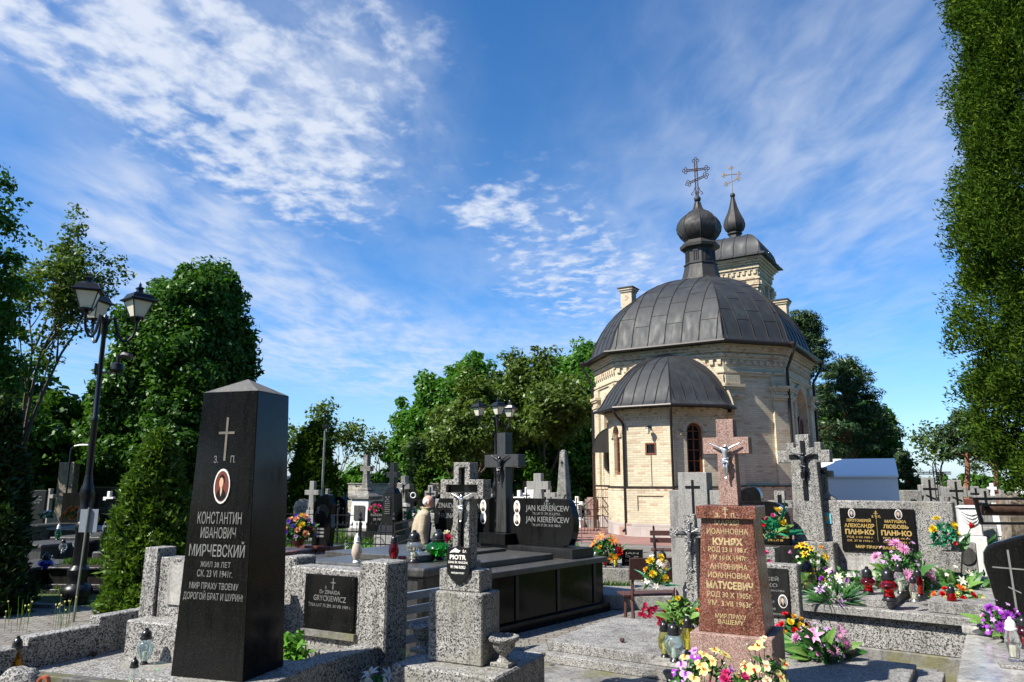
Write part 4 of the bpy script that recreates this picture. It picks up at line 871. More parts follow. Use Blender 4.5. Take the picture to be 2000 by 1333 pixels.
# unseen trees added behind the photographer to cut sky fill and darken stone reflections
tb=tree('linden_tree','unseen dark tree added to cut sky fill, nearest behind the photographer',(8,-15,0),0,4,6,5,'maple',260,60,.3,1.0,.35,lobes=[(0,0,6.5,4.4,6.2,1.2)],group='unseen trees added to cut sky fill')
for i,(x,y,w_) in enumerate([(16,-10,'second to the right'),(25,-4,'third to the right'),(0,-19,'directly behind the camera'),(31,6,'off to the right'),(-8,-22,'behind and slightly left'),(-17,-24,'behind and left'),(-26,-17,'far behind and left'),(38,16,'farthest to the right'),(-33,-8,'farthest to the left'),(10.5,-6,'close behind on the right'),(14.5,-1,'beside the nearest graves on the right'),(18.5,4.5,'out of sight right of the thuja')]): recopy(tb,(x,y,0),i*1.3,'unseen dark tree added to cut sky fill, '+w_)
# ------------------------------------------------------------------ lanterns, flowers, small things
LP=dict(
 pear=[(.030,0),(.032,.02),(.055,.06),(.062,.10),(.055,.15),(.040,.19),(.036,.20)],
 bulb=[(.030,0),(.032,.02),(.06,.05),(.078,.09),(.078,.12),(.062,.155),(.042,.175)],
 heart=[(.028,0),(.034,.02),(.060,.065),(.072,.11),(.070,.14),(.052,.165),(.044,.175),(.044,.20)],
 squat=[(.04,0),(.05,.015),(.10,.04),(.115,.07),(.10,.10),(.055,.125),(.05,.13)],
 vase=[(.045,0),(.04,.03),(.042,.045),(.06,.06),(.078,.10),(.074,.125),(.060,.15),(.05,.16)],
 waist=[(.045,0),(.036,.03),(.036,.05),(.066,.068),(.073,.085),(.066,.105),(.046,.12),(.042,.135)],
 tall=[(.036,0),(.04,.02),(.05,.09),(.056,.12),(.05,.16),(.038,.20),(.036,.21)],
 shell=[(.03,0),(.045,.03),(.058,.07),(.056,.10),(.047,.14),(.035,.17),(.028,.18)],
 flask=[(.062,0),(.064,.02),(.055,.05),(.042,.09),(.036,.13),(.035,.15)])
def lantern(label,loc,h,kind='pear',glass='clear',lid='lid',base='lid',group='grave lanterns',baser=1.,fl=0.,cat='grave lantern',n=14):
    t=thing('grave_lantern',label,cat,loc,random.uniform(-.5,.5),group); pr=LP[kind]; H=pr[-1][1]; tot=H+.035+.085; k=h/tot
    r0=pr[0][0]; rt=pr[-1][0]; zb=.028
    b=MB(); b.lathe([(r0*k*1.25*baser,0),(r0*k*1.3*baser,.008*k),(r0*k*1.05,.020*k),(r0*k*.95,zb*k)],n); b.build('base',base,t,True)
    g=MB(); g.lathe([(r*k,(z+zb)*k) for r,z in pr],n*2 if fl else n,fl=fl); g.build('glass',glass,t,True)
    z=(H+zb)*k; r=rt*k
    l=MB(); l.lathe([(r*1.12,z-.006*k),(r*1.25,z),(r*1.25,z+.012*k),(r*1.08,z+.016*k),(r*1.05,z+.045*k),(r*.82,z+.066*k),(r*.42,z+.078*k),(r*.38,z+.092*k),(r*.2,z+.096*k)],n); l.build('lid',lid,t,True)
    c=MB(); c.lathe([(r0*k*.62,(zb+.006)*k),(r0*k*.62,(zb+H*.45)*k)],8); c.build('candle','wax',t)
    return t
def petal(mb,T,L,w,curl=.3,cup=0.,tip=0.,seg=4):
    v=[];f=[]
    for i in range(seg+1):
        u=i/seg; ww=w*math.sin(PI*min(.98,.12+u*(.86 if tip else .80)))**.7*(1 if not tip else (1-u*tip)); x=L*u; z=-curl*L*u*u+cup*L*u
        v+=[(x,-ww/2,z+ww*.12),(x,0,z),(x,ww/2,z+ww*.12)]
    for i in range(seg):
        a=i*3; f+=[(a,a+1,a+4,a+3),(a+1,a+2,a+5,a+4)]
    o=mb.T; mb.T=o@T; mb.add(v,f); mb.T=o
_bl={}
def bloom_mesh(kind,mat,mat2=None):
    k=(kind,mat,mat2)
    if k in _bl: return _bl[k]
    m=MB(); RZ=lambda a:Matrix.Rotation(a,4,'Z'); RY=lambda a:Matrix.Rotation(a,4,'Y'); rnd=random.Random(hash(kind)%99 if False else len(kind)*7)
    def ring(n,el,L,w,curl=.2,cup=0,a0=0,tip=0.,z=0.):
        for i in range(n): petal(m,Matrix.Translation((0,0,z))@RZ(2*PI*i/n+a0+rnd.uniform(-.1,.1))@RY(-el+rnd.uniform(-.08,.08)),L*rnd.uniform(.9,1.1),w,curl,cup,tip)
    n1=0
    if kind=='mum':
        for j,(n,el,L) in enumerate([(16,.05,.5),(15,.35,.48),(13,.65,.45),(10,.95,.4),(6,1.25,.34)]): ring(n,el,L,.085,.15,.1,j*.2,.3)
    elif kind=='rose':
        for j,(n,el,L) in enumerate([(6,.35,.5),(5,.75,.42),(4,1.05,.36),(3,1.3,.3)]): ring(n,el,L,.42,.1,.35,j*.5)
    elif kind=='carn':
        for j,(n,el,L) in enumerate([(9,.2,.5),(8,.6,.46),(7,.95,.42),(5,1.25,.36)]): ring(n,el,L,.24,-.2,.1,j*.4)
    elif kind=='daff':
        ring(6,.15,.52,.26,.1,0,0,.3); n1=len(m.f); m.lathe([(.10,.03),(.12,.16),(.17,.25),(.15,.24),(.09,.1)],10)
    elif kind=='lily':
        ring(6,.55,.60,.30,.40,0,0,.25); n1=len(m.f); m.tube([(0,0,0),(.03,0,.3)],.02,4); m.tube([(0,0,0),(-.03,.03,.28)],.02,4)
    elif kind=='tulip':
        ring(3,1.25,.6,.42,-.1,-.25,0,.3); ring(3,1.15,.58,.42,-.1,-.25,1.05,.3)
    elif kind=='orchid':
        ring(2,.2,.5,.52,.15,0,0); ring(3,.15,.5,.3,.2,0,PI/2,.2); n1=len(m.f); petal(m,RZ(PI*1.5)@RY(-.7),.25,.2,-.3); petal(m,RZ(.9)@RY(-.9),.16,.12); petal(m,RZ(2.2)@RY(-.9),.16,.12)
    elif kind=='small':
        ring(5,.3,.5,.34,.2); n1=len(m.f); m.ball((0,0,.05),.09,6)
    elif kind=='bud':
        m.ball((0,0,.25),(.22,.22,.34),8)
    o=m.build('flower',[mat]+([mat2] if mat2 else []),None,False,uv=False); me=o.data; bpy.data.objects.remove(o)
    if mat2 and n1:
        for i,p in enumerate(me.polygons): p.material_index=1 if i>=n1 else 0
    _bl[k]=me; return me
def put_bloom(parent,kind,mat,loc,d,size,mat2=None,name='flower',label=None):
    o=bpy.data.objects.new(name,bloom_mesh(kind,mat,mat2)); COL.objects.link(o); o.parent=parent; o.location=loc
    q=Vector(d).to_track_quat('Z','Y')@Matrix.Rotation(random.uniform(0,6.28),4,'Z').to_quaternion(); o.rotation_mode='QUATERNION'; o.rotation_quaternion=q; o.scale=(size,)*3
    if label: o['label']=label
    return o
_lf={}
def leaf_mesh(mat,shape):
    k=(mat,shape)
    if k in _lf: return _lf[k]
    m=MB(); petal(m,Matrix.Identity(4),1.,.50 if shape=='broad' else .16,.35,.1,.55,7); o=m.build('leaf',mat,None,False,uv=False); _lf[k]=o.data; bpy.data.objects.remove(o); return _lf[k]
def put_leaf(parent,mat,loc,d,size,shape='broad'):
    o=bpy.data.objects.new('leaf',leaf_mesh(mat,shape)); COL.objects.link(o); o.parent=parent; o.location=loc; o.rotation_mode='QUATERNION'
    X=Vector(d).normalized(); Z=Vector((random.uniform(-.4,.4),-.75,.65)); Z=(Z-X*Z.dot(X)); Z=Z.normalized() if Z.length>.05 else Vector((0,0,1)); Yv=Z.cross(X)
    o.rotation_quaternion=Matrix((X,Yv,Z)).transposed().to_quaternion(); o.scale=(size,)*3; return o
def bouquet(label,loc,blooms,w,h,cat='bouquet',leaves_=(),fill='pleaf',nfill=200,fsize=.03,pot=None,seed=1,dp=None,face=-.35,stem=0.,group=None,flat=False):
    """blooms: (kind, colour, size, count, second colour); ellipsoidal dome w wide and h high"""
    rnd=random.Random(seed); t=thing('flower_arrangement',label,cat,loc,0,group); dp=dp or w*.8; z0=stem
    if pot:
        pm,pr,ph=pot; q=MB(); q.lathe([(pr*.7,0),(pr,ph),(pr*1.06,ph),(pr*1.06,ph-.012),(pr*.9,ph-.012)],14); q.build('flowerpot',pm,t,True); z0=max(z0,ph*.9)
    B=[b for b in blooms for _ in range(b[3])]; rnd.shuffle(B); n=len(B); sm=MB()
    for i,b in enumerate(B):
        u=(i+.5)/n; el=math.asin(min(1,.02+u*.98)) if not flat else rnd.uniform(.1,.9); az=-PI/2+((i*2.399963+rnd.uniform(-.2,.2)+PI)%(2*PI)-PI)*.78
        rr=rnd.uniform(.82,1.05); d=Vector((math.cos(el)*math.cos(az),math.cos(el)*math.sin(az),math.sin(el)))
        p=Vector((d.x*w/2*rr,d.y*dp/2*rr,z0+d.z*h*rr*.95)); nd=(Vector((d.x,d.y,d.z*.8))+Vector((0,face,.15))).normalized()
        put_bloom(t,b[0],b[1],p,nd,b[2]*rnd.uniform(.85,1.15),b[4] if len(b)>4 else None)
        sm.tube([(0,0,z0*.5),p*.6+Vector((0,0,z0*.2)),p],.0022,3)
    sm.build('stems','pleafd',t)
    c=rdir(60); c[:,2]=np.abs(c[:,2]); c=c*np.array([w/2*.8,dp/2*.8,h*.7])+np.array([0,0,z0*.98]); ce,ax,ay=leaves(c,np.full(60,max(.02,w*.10)),max(2,nfill//60*2),fsize,.2,.8,.4); quad_mesh('small_leaves',ce,ax,ay,fill,t)
    for (mat,size,cnt,shape) in leaves_:
        for i in range(cnt):
            az=rnd.uniform(0,2*PI) if i%3 else rnd.uniform(PI*1.1,PI*1.9); el=rnd.uniform(.05,.9); d=Vector((math.cos(el)*math.cos(az),math.cos(el)*math.sin(az),math.sin(el)))
            p=Vector((d.x*w*.36,d.y*dp*.36,z0+d.z*h*.45)); put_leaf(t,mat,p,d+Vector((0,0,.1)),size*rnd.uniform(.8,1.2),shape)
    return t
# ------------------------------------------------------------------ GRAVE A: slab, kerb, stele behind, tall black obelisk
ZS=.5
def V2(p): return Vector((p[0],p[1],0))
A0=G(-120,1345,ZS); 
# kerb along the left of the grave, from near left to far right
k0=G(8,1300,ZS); k1=G(300,1268,ZS)
k0=Vector((-4.05,4.25,0)); k1=G(268,1262,ZS)
d=(V2(k1)-V2(k0)); az=math.atan2(d.y,d.x); L=d.length
ga=thing('grave_surround','low stepped terrazzo grave surround with slab, lying in front of the paved path','grave',(k0.x,k0.y,0),az)
def onk(px,py,z=ZS): # position along the kerb of a pixel at height z
    q=G(px,py,z); return (V2(q)-V2(k0)).dot(d.normalized())
s1=onk(55,1252,.62)-.22; s2=onk(172,1235,.70)+.16
for (a,b,z) in [(-.9,s1,.66),(s1+.001,s2,.715),(s2+.001,L+.12,.775)]: MB().box(a,b,0,.13,0,z).build('kerb','terrazzo_big',ga,bevel=.006)
MB().box(-.9,L+.12,-1.9,-.001,.0,ZS).build('slab','slabtz',ga,bevel=.004)
# stele behind the slab
pL=G(262,1192,.62); 
st=thing('headstone','grey terrazzo headstone with a blank marble tablet, half hidden by the tall black obelisk stone','headstone',(P(283,1190,6.05).x,6.05,0),-R(24))
MB().ct(-.02,.12,.17,.20,.3,.15,.18,P(270,1072,6.0).z).build('side_pillar','terrazzo_big',st,bevel=.006)
MB().box(.065,1.0,.05,.20,.3,P(320,1090,6.0).z).build('panel','terrazzo_big',st,bevel=.008)
MB().box(.18,.62,.035,.049,.86,P(320,1098,6.0).z-.02).build('marble_tablet','marble',st)
MB().box(-.0,1.0,-.16,.049,.3,.76).build('step','terrazzo_big',st,bevel=.01)
# tall obelisk
OY=4.55; ob=P(402,1327,OY); a=R(17)
o=thing('obelisk_headstone','tall tapering black granite obelisk headstone with a Cyrillic inscription and oval portrait','headstone',(ob.x,ob.y,0),-a)
zb=ob.z; zt=P(438,764,OY).z; w0,w1,d0,d1=.50,.405,.40,.33
m=MB(); m.frus(-w0/2,w0/2,0,d0,zb,-w1/2,w1/2,.035,.035+d1,zt); m.build('shaft','black',o,bevel=.003)
m=MB(); e=.0005; v=[(-w1/2+e,.036,zt+.0005),(w1/2-e,.036,zt+.0005),(w1/2-e,.034+d1,zt+.0005),(-w1/2+e,.034+d1,zt+.0005),(0,.035+d1/2,zt+.10)]
m.add(v,[(3,2,1,0),(0,1,4),(1,2,4),(2,3,4),(3,0,4)]); m.build('pyramid_top','capstone',o)
MB().box(-.42,.42,-.10,.55,ZS+.001,zb-.001).build('foot','slabtz',o,bevel=.004)
Hh=zt-zb; TT=Matrix.Translation((0,0,zb))@Matrix.Rotation(-math.atan2(.035,Hh),4,'X')
def fy(py): return P(430,py,OY).z-zb
m=MB(); m.T=TT
SK=1.0
def ln(s,y0,y1,pxw,cxp=0,bold=.0): # text between pixel rows y0 (top) and y1
    put_text(m,s,cxp,fy(y1),fy(y0)-fy(y1),pxw,0,bold,.002)
ln('КОНСТАНТИН',1000,1024,.315); ln('ИВАНОВИЧ',1030,1052,.25); ln('МИРЧЕВСКИЙ',1064,1088,.395,bold=.006)
ln('ЖИЛ 38 ЛЕТ',1098,1109,.215); ln('СК. 23 VI 1941г.',1114,1128,.25); ln('МИР ПРАХУ ТВОЕМУ',1139,1152,.345); ln('ДОРОГОЙ БРАТ И ШУРИН!',1159,1173,.42)
ln('З.',890,904,.030,-.062,0); ln('П.',890,904,.035,.062,0)
m.build('inscription','silver',o)
m=MB(); m.T=TT; m.slab(cross_poly(.015,.115,fy(900),fy(847)-.002,.015,fy(815)),-.004,-.001); m.build('engraved_cross','engrave',o)
portrait(o,0,fy(950),.058,.105,-.001,'sepia','sepiaskin','ink',TT)
# ------------------------------------------------------------------ Gryckiewicz headstone
gy=5.75; g=P(650,1250,gy)
h=thing('headstone','wide grey terrazzo headstone with a square black plaque beside the tall black obelisk','headstone',(g.x,gy,0),-R(29))
zt=P(640,1112,gy).z; zr=P(745,1100,5.6).z
MB().box(-.46,.245,0,.2,.0,zt).build('panel','terrazzo_big',h,bevel=.012)
MB().box(.246,.50,-.02,.24,0,zr+.01).build('side_pillar','terrazzo_big',h,bevel=.012)
MB().box(-.62,-.461,.05,.28,0,zt+.06).build('back_pillar','terrazzo_big',h,bevel=.01)
z0=P(640,1232,gy).z; z1=P(640,1124,gy).z
MB().box(-.285,.21,-.02,-.001,z0,z1).build('plaque','black',h,bevel=.003)
MB().box(-.30,.225,-.035,-.001,z0-.05,z0-.004).build('mortar_ledge','concrete',h)
m=MB(); zh=z1-z0
def pt(s,f,hh,w,cx=-.03,b=.0): put_text(m,s,cx,z0+zh*f,hh,w,-.0205,b,.0012)
pt('Ś.',.755,.018,.018,-.07); pt('P.',.755,.018,.018,.0); pt('Dr ZINAIDA',.655,.030,.20); pt('GRYCKIEWICZ',.525,.042,.32); pt('ŻYŁA LAT 75 ZM. 30 VIII 1989 r.',.415,.024,.42)
m.build('inscription','silver',h)
MB().slab(cross_poly(.006,.045,z0+zh*.74,z0+zh*.86,.006,z0+zh*.95),-.0225,-.0203).build('engraved_cross','silver',h)
for sx in (-.265,.19):
    for sz in (z0+.02,z1-.02): 
        m=MB(); m.T=Matrix.Translation((sx,-.02,sz))@Matrix.Rotation(PI/2,4,'X'); m.lathe([(.009,0),(.008,.005),(.003,.007)],8); m.build('screw_cap','lid',h)
MB().box(-.50,.30,-.16,-.002,0,.60).build('ledge','slabtz',h,bevel=.008)
MB().box(.28,.47,-1.6,-.03,0,.66).build('kerb','terrazzo_big',h,bevel=.008)
MB().box(-.05,.279,-.62,-.162,0,.52).build('kerb','terrazzo_big',h,bevel=.008)
MB().box(-.75,.279,-1.6,-.622,0,.40).build('planting_bed','soil',h)
# green plant between the obelisk and this headstone
p=G(574,1312,.50)
def herb(label,loc,n,r,h_,size,seed,mat='herb',asp=.42,name='leafy_plant'):
    rnd=random.Random(seed); t=thing(name,label,'plant',loc); sm=MB(); cs=[]
    for i in range(n):
        a=rnd.uniform(0,2*PI); q=Vector((math.cos(a)*r*rnd.random(),math.sin(a)*r*rnd.random(),h_*rnd.uniform(.4,1))); sm.tube([(q.x*.2,q.y*.2,0),(q.x*.6,q.y*.6,q.z*.6),q],.003,4)
        for f in (.55,.75,1.): cs.append(q*f)
    sm.build('stems','pleaf',t); cs=np.array([list(q) for q in cs]); c,ax,ay=leaves(cs,np.full(len(cs),size*1.2),5,size,.9,.5,asp); quad_mesh('leaves',c,ax,ay,mat,t); return t
herb('bright green leafy plant growing between the black obelisk and the terrazzo headstone',p,18,.11,.24,.040,3)
# ------------------------------------------------------------------ PIOTR monument
py_=5.0; q=P(890,1296,py_); t=thing('cross_monument','terrazzo cross on a pedestal with a black shield plaque reading PIOTR','grave monument',(q.x,py_,0),-R(27))
zb=q.z; W_=.405; Dp=.22; z1=P(900,1157,py_).z; z2=P(900,1117,py_).z; zc=P(900,903,py_).z
MB().box(-.36,.40,-.20,.50,0,zb-.0).build('base','terrazzo',t,bevel=.012)
MB().box(-W_/2,W_/2,-.02,Dp,zb+.001,z1).build('pedestal','terrazzo',t,bevel=.008)
MB().box(-.155,.155,.03,Dp-.02,z1+.001,z2+.01).build('plinth_block','terrazzo',t,bevel=.006)
cp=cross_poly(.128,.335,z2+.011,P(900,975,py_).z,P(900,937,py_).z-P(900,975,py_).z,zc)
cr=MB().slab(cp,.045,.155).build('cross','terrazzo',t)
ct=MB(); ct.slab(cross_poly(.046,.245,z2+.14,P(900,963,py_).z,.052,zc-.035),-.2,.085)
M0=t.matrix_world.copy(); carve(cr,ct)
b_=cr.modifiers.new('bevel','BEVEL'); b_.width=.003; b_.limit_method='ANGLE'
MB().slab(cross_poly(.045,.244,z2+.141,P(900,963,py_).z+.001,.050,zc-.036),.080,.084).build('black_inlay','ink',t)
corpus(t,(0.01,.028,P(900,975,py_).z-.035),.17,'silverfig')
zs=P(885,1095,py_).z; m=MB(); m.slab([(-.09,zs+.035),(-.085,zs-.08),(-.05,zs-.125),(0,zs-.15),(.05,zs-.125),(.085,zs-.08),(.09,zs+.035),(.085,zs+.09),(.04,zs+.085),(0,zs+.10),(-.04,zs+.085),(-.085,zs+.09)][::-1] if False else [(0,zs-.15),(.05,zs-.125),(.085,zs-.08),(.09,zs+.035),(.085,zs+.085),(.04,zs+.080),(0,zs+.095),(-.04,zs+.080),(-.085,zs+.085),(-.09,zs+.035),(-.085,zs-.08),(-.05,zs-.125)],.012,.028)
sh=m.build('shield_plaque','ink',t,bevel=.002)
m=MB(); put_text(m,'PIOTR',0,zs+.005,.030,.125,.0115,.035); put_text(m,'ZGINĄŁ ŚM. TRAGICZNĄ',0,zs-.020,.014,.15,.0115,.02); put_text(m,'W 1946 ROKU',0,zs-.052,.019,.115,.0115,.03); put_text(m,'POKÓJ JEGO DUSZY',0,zs-.085,.010,.10,.0115,.02); put_text(m,'Ś.P.',.05,zs+.050,.016,.03,.0115,.02)
m.build('inscription','ceram',sh)
m=MB(); m.slab([(-.065,zs+.045),(-.03,zs+.05),(.005,zs+.048),(.02,zs+.062),(-.0,zs+.066),(-.02,zs+.078),(-.035,zs+.068),(-.05,zs+.06)],.0095,.0115); m.build('palm_emblem','ceram',sh)
def urn(label,loc,k=1.):
    t=thing('stone_urn',label,'stone urn',loc,-R(27),'stone urns beside the PIOTR pedestal'); MB().cb(0,0,.15*k,.15*k,0,.028*k).build('foot','terrazzo',t,bevel=.003)
    MB().lathe([(.055*k,.029*k),(.035*k,.055*k),(.032*k,.075*k),(.055*k,.095*k),(.082*k,.13*k),(.088*k,.165*k),(.112*k,.175*k),(.118*k,.19*k),(.112*k,.205*k),(.092*k,.21*k),(.08*k,.19*k),(.0*k+.01,.175*k)],20).build('bowl','terrazzo',t,True); return t
q=G(826,1272,zb); urn('stone urn on the left of the PIOTR pedestal, shaded by it',(q.x,q.y,zb+.001),.86)
q=G(984,1300,zb); urn('stone urn on the right of the PIOTR pedestal, in full sun',(q.x,q.y,zb+.001),.86)
# ------------------------------------------------------------------ big black double tomb with the large cross
KA=R(40); kf=P(1183,1194,10.2); kf=G(1183,1194,0); KX=Vector((math.cos(KA),-math.sin(KA),0)); KY=Vector((math.sin(KA),math.cos(KA),0))
t=thing('double_tomb','large polished black granite double tomb with a wide double headstone and tall black cross','tomb',(kf.x,kf.y,0),-KA)
# local frame: origin at the far right corner of the plinth, x to the right, y to the back
zt=P(1180,1098,10.2).z
LW=-3.35; LD=-2.75
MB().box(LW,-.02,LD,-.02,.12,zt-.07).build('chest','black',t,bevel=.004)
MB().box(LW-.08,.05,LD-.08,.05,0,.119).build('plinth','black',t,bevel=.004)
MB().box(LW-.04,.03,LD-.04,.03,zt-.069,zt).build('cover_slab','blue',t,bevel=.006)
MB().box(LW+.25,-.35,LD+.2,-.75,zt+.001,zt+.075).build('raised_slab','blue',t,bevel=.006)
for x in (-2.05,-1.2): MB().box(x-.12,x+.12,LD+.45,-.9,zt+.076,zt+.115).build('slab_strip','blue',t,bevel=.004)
for y in (-1.95,-1.1,-.25): MB().box(-.019,-.004,y-.03,y+.03,.14,zt-.08).build('pilaster_strip','blackmat',t)
MB().box(-3.15,-.12,-.62,-.10,zt+.001,zt+.13).build('headstone_base','blackmat',t,bevel=.004)
zst=P(1050,976,10.6).z; zb2=zt+.131
def stele(x0,x1,round_right,name='stele'):
    m=MB(); Hs=zst-zb2
    if round_right: pl=[(x0,zb2),(x1-.22,zb2)]+[(x1-.30+.30*math.cos(R(-62+i*15))*1.0,zb2+Hs*.50+Hs*.62*math.sin(R(-62+i*15))) for i in range(9) if abs(math.sin(R(-62+i*15))*.62)<.5]+[(x1-.13,zst),(x0,zst)]
    else: pl=[(x0+.16,zb2),(x1,zb2),(x1,zst),(x0+.13,zst)]+[(x0+.30-.30*math.cos(R(50-i*20)),zb2+Hs*.5+Hs*.55*math.sin(R(50-i*20))) for i in range(6)]
    m.slab(pl,-.40,-.26); return m.build(name,'black',t,bevel=.006)
sR=stele(-1.42,-.24,True); sL=stele(-3.10,-1.86,False)
zc0=P(985,838,10.7).z; cxx=-1.58
MB().box(-1.84,-1.31,-.66,-.12,zb2,zb2+.16).build('cross_base','black',t,bevel=.004)
za=P(985,911,10.7).z; zA=P(985,884,10.7).z
crs=MB().slab([(x+cxx,z) for x,z in cross_poly(.175,.70,zb2+.161,za,zA-za,zc0,.21)],-.44,-.27).build('granite_cross','bluefront',t,bevel=.006)
corpus(crs,(cxx,-.475,za+.02),.40,'darkfig')
m=MB(); s0=-.401; zH=zst-zb2
def kt(s,cx,f,hh,w,b=0.): put_text(m,s,cx,zb2+zH*f,hh,w,s0,b,.0015)
for cx,a_,b_ in ((-.72,'JAN KIEREŃCEW','JAN KIEREŃCEW'),): 
    kt(a_,cx,.74,.085,.80,.004); kt('ŻYŁ. LAT 75  ZM. 25 II 1975 R.',cx-.02,.655,.038,.52); kt(b_,cx,.50,.085,.80,.004); kt('ŻYŁ LAT 57 ZM. 30 III 1986 R.',cx-.02,.41,.038,.54)
m.build('inscription','silver',sR)
m=MB(); kt('ZINAIDA KIEREŃCEW',-2.52,.74,.085,.95,.004); kt('ŻYŁA LAT 82 ZM. 2006 R.',-2.45,.655,.038,.5); kt('HALINA KIEREŃCEW',-2.52,.50,.085,.90,.004); kt('ŻYŁA LAT 60 R.',-2.45,.41,.038,.4); m.build('inscription','silver',sL)
m=MB(); zz_=zb2+zH*.90; m.slab([(x-.72,z) for x,z in cross_poly(.012,.06,zz_-.03,zz_+.03,.012,zz_+.07)],s0-.002,s0-.0001); put_text(m,'Ś    P',-.72,zz_-.02,.03,.11,s0,0,.0015); m.build('engraved_cross','silver',sR)
for (par,cx,f) in ((sR,-1.29,.76),(sR,-1.29,.50),(sL,-1.98,.76),(sL,-1.98,.50)): portrait(par,cx,zb2+zH*f+.03,.062,.10,s0,'ceram','sepiaskin','ink')
# ------------------------------------------------------------------ pink/red granite monument
ry=4.8; q=P(1430,1328,ry); t=thing('cross_monument','red granite tapering monument with a pink cross, silver crucifix and gold Cyrillic lettering','grave monument',(q.x,ry,0),-R(28))
z0=P(1430,1345,ry).z-.12; z1=P(1430,1242,ry).z; z2=P(1430,1014,ry+.07).z; z3=P(1430,989,ry+.07).z; z4=P(1440,818,ry+.1).z
B=.50; MB().box(-B/2,B/2,0,B*.92,z0,z1).build('base','pink',t,bevel=.004)
m=MB(); m.frus(-.205,.205,.05,.41,z1+.001,-.165,.165,.085,.375,z2); m.build('body','red',t,bevel=.003)
MB().box(-.190,.190,.055,.405,z2+.001,z3).build('cap','red',t,bevel=.003)
zaa=P(1440,885,ry).z; zab=P(1440,852,ry).z
crs=MB().slab(cross_poly(.112,.30,z3+.001,zaa,zab-zaa,z4,.125),.17,.29).build('cross','pink',t,bevel=.002)
corpus(crs,(0,.145,zaa-.02),.215,'silverfig')
Hb=z2-z1; TT=Matrix.Translation((0,.05,z1))@Matrix.Rotation(-math.atan2(.035,Hb),4,'X')
m=MB(); m.T=TT
def fy2(py): return P(1430,py,ry+.05).z-z1
def l2(s,y0,y1,w,b=.008): put_text(m,s,0,fy2(y1),(fy2(y0)-fy2(y1)),w,0,b,.0015)
l2('МАРИЯ',1016,1027,.155); l2('ИОАННОВНА',1033,1044,.26); l2('КУНЯХ',1052,1065,.19,.04); l2('РОД 23 II 188 г.',1069,1079,.25); l2('УМ 16 IX 1947г.',1085,1095,.24)
l2('АНТОНИНА',1102,1113,.235); l2('ИОАННОВНА',1119,1130,.265); l2('МАТУСЕВИЧ',1137,1151,.29,.04); l2('РОД 30 X 1905г.',1157,1168,.28); l2('УМ. 3 VII 1963г.',1174,1185,.28); l2('МИР ПРАХУ',1200,1209,.19); l2('ВАШЕМУ',1211,1220,.155)
m.build('inscription','goldpale',t)
m=MB(); zq=(z2+z3)/2; put_text(m,'З.',-.05,zq-.03,.028,.03,.055,.03); put_text(m,'П.',.05,zq-.03,.028,.03,.055,.03)
m.box(-.003,.003,.0525,.0549,zq-.035,zq+.036); m.box(-.018,.018,.0520,.0546,zq+.016,zq+.021); m.box(-.012,.012,.0522,.0547,zq+.026,zq+.031); m.slab([(-.012,zq-.01),(.012,zq-.017),(.012,zq-.012),(-.012,zq-.005)],.0521,.0546); m.build('orthodox_cross_mark','goldpale',t)
# ------------------------------------------------------------------ grey slab grave in front (under the red monument)
RA38=-R(38)
def frame(label,name,cat,p,rz,group=None): return thing(name,label,cat,(p.x,p.y,0),rz,group)
c1=G(1789,1299,ZS)  # right far corner of the top slab
t=frame('broad grey terrazzo slab grave that the red granite monument stands on','slab_grave','grave',c1,-R(33))
zf=ZS
MB().box(-1.22,0,-1.6,.02,zf-.05,zf).build('cover_slab','terrazzo_fine',t,bevel=.004)
MB().box(-1.32,.17,-1.6,.12,zf-.12,zf-.052).build('lower_slab','terrazzo_fine',t,bevel=.004)
MB().box(-2.62,-1.24,-.80,.52,zf-.06,zf+.012).build('cover_slab','terrazzo_fine',t,bevel=.004)
MB().box(-2.76,-1.33,-.92,.62,zf-.125,zf-.061).build('lower_slab','terrazzo_fine',t,bevel=.004)
MB().box(-2.68,.10,-1.5,.55,0,zf-.126).build('foundation','concrete',t,bevel=.008)
# ------------------------------------------------------------------ the light granite double tomb on the right (two names in gold)
pk=Vector((P(1745,1125,8.2).x,8.2,0)); t=thing('family_tomb','large light terrazzo tomb with black plaque, gold Cyrillic names and many flowers','tomb',(pk.x,pk.y,0),-R(36))
zs0=P(1745,1122,8.2).z; zst=P(1720,979,8.25).z; zl=.685
MB().box(-.80,.62,.02,.24,zs0,zst).build('headstone','terrazzo',t,bevel=.01)
MB().box(-.90,1.05,-.12,.40,zl+.0,zs0-.001).build('headstone_step','terrazzo',t,bevel=.01)
MB().box(-.95,1.42,-1.62,.45,zl-.075,zl-.001).build('ledge_slab','terrazzo_fine',t,bevel=.008)
MB().box(-.88,1.36,-1.55,.42,.345,zl-.076).build('chest','terrazzo_big',t,bevel=.006)
MB().box(-.90,1.38,-1.575,.43,0,.344).build('foundation','concrete',t,bevel=.01)
MB().box(-.50,.22,-1.50,-.40,zl,zl+.075).build('cover_slab','terrazzo_fine',t,bevel=.006)
MB().box(.50,1.15,-1.50,-.30,zl,zl+.10).build('cover_slab','terrazzo_fine',t,bevel=.006)
MB().box(-.46,.30,.0,.0195,zs0+.015,zs0+.17).build('stone_inlay','marble',t)
z0=P(1745,1079,8.22).z; z1=P(1720,994,8.22).z; X0,X1=-.49,.255
pq=MB().box(X0,X1,-.005,.0195,z0,z1).build('plaque','black',t,bevel=.002)
m=MB(); H=z1-z0; xc=(X0+X1)/2
def g2(s,fx,f,h,w,b=.03): put_text(m,s,X0+(X1-X0)*fx,z0+H*f,H*h,w*(X1-X0),-.0055,b,.0015)
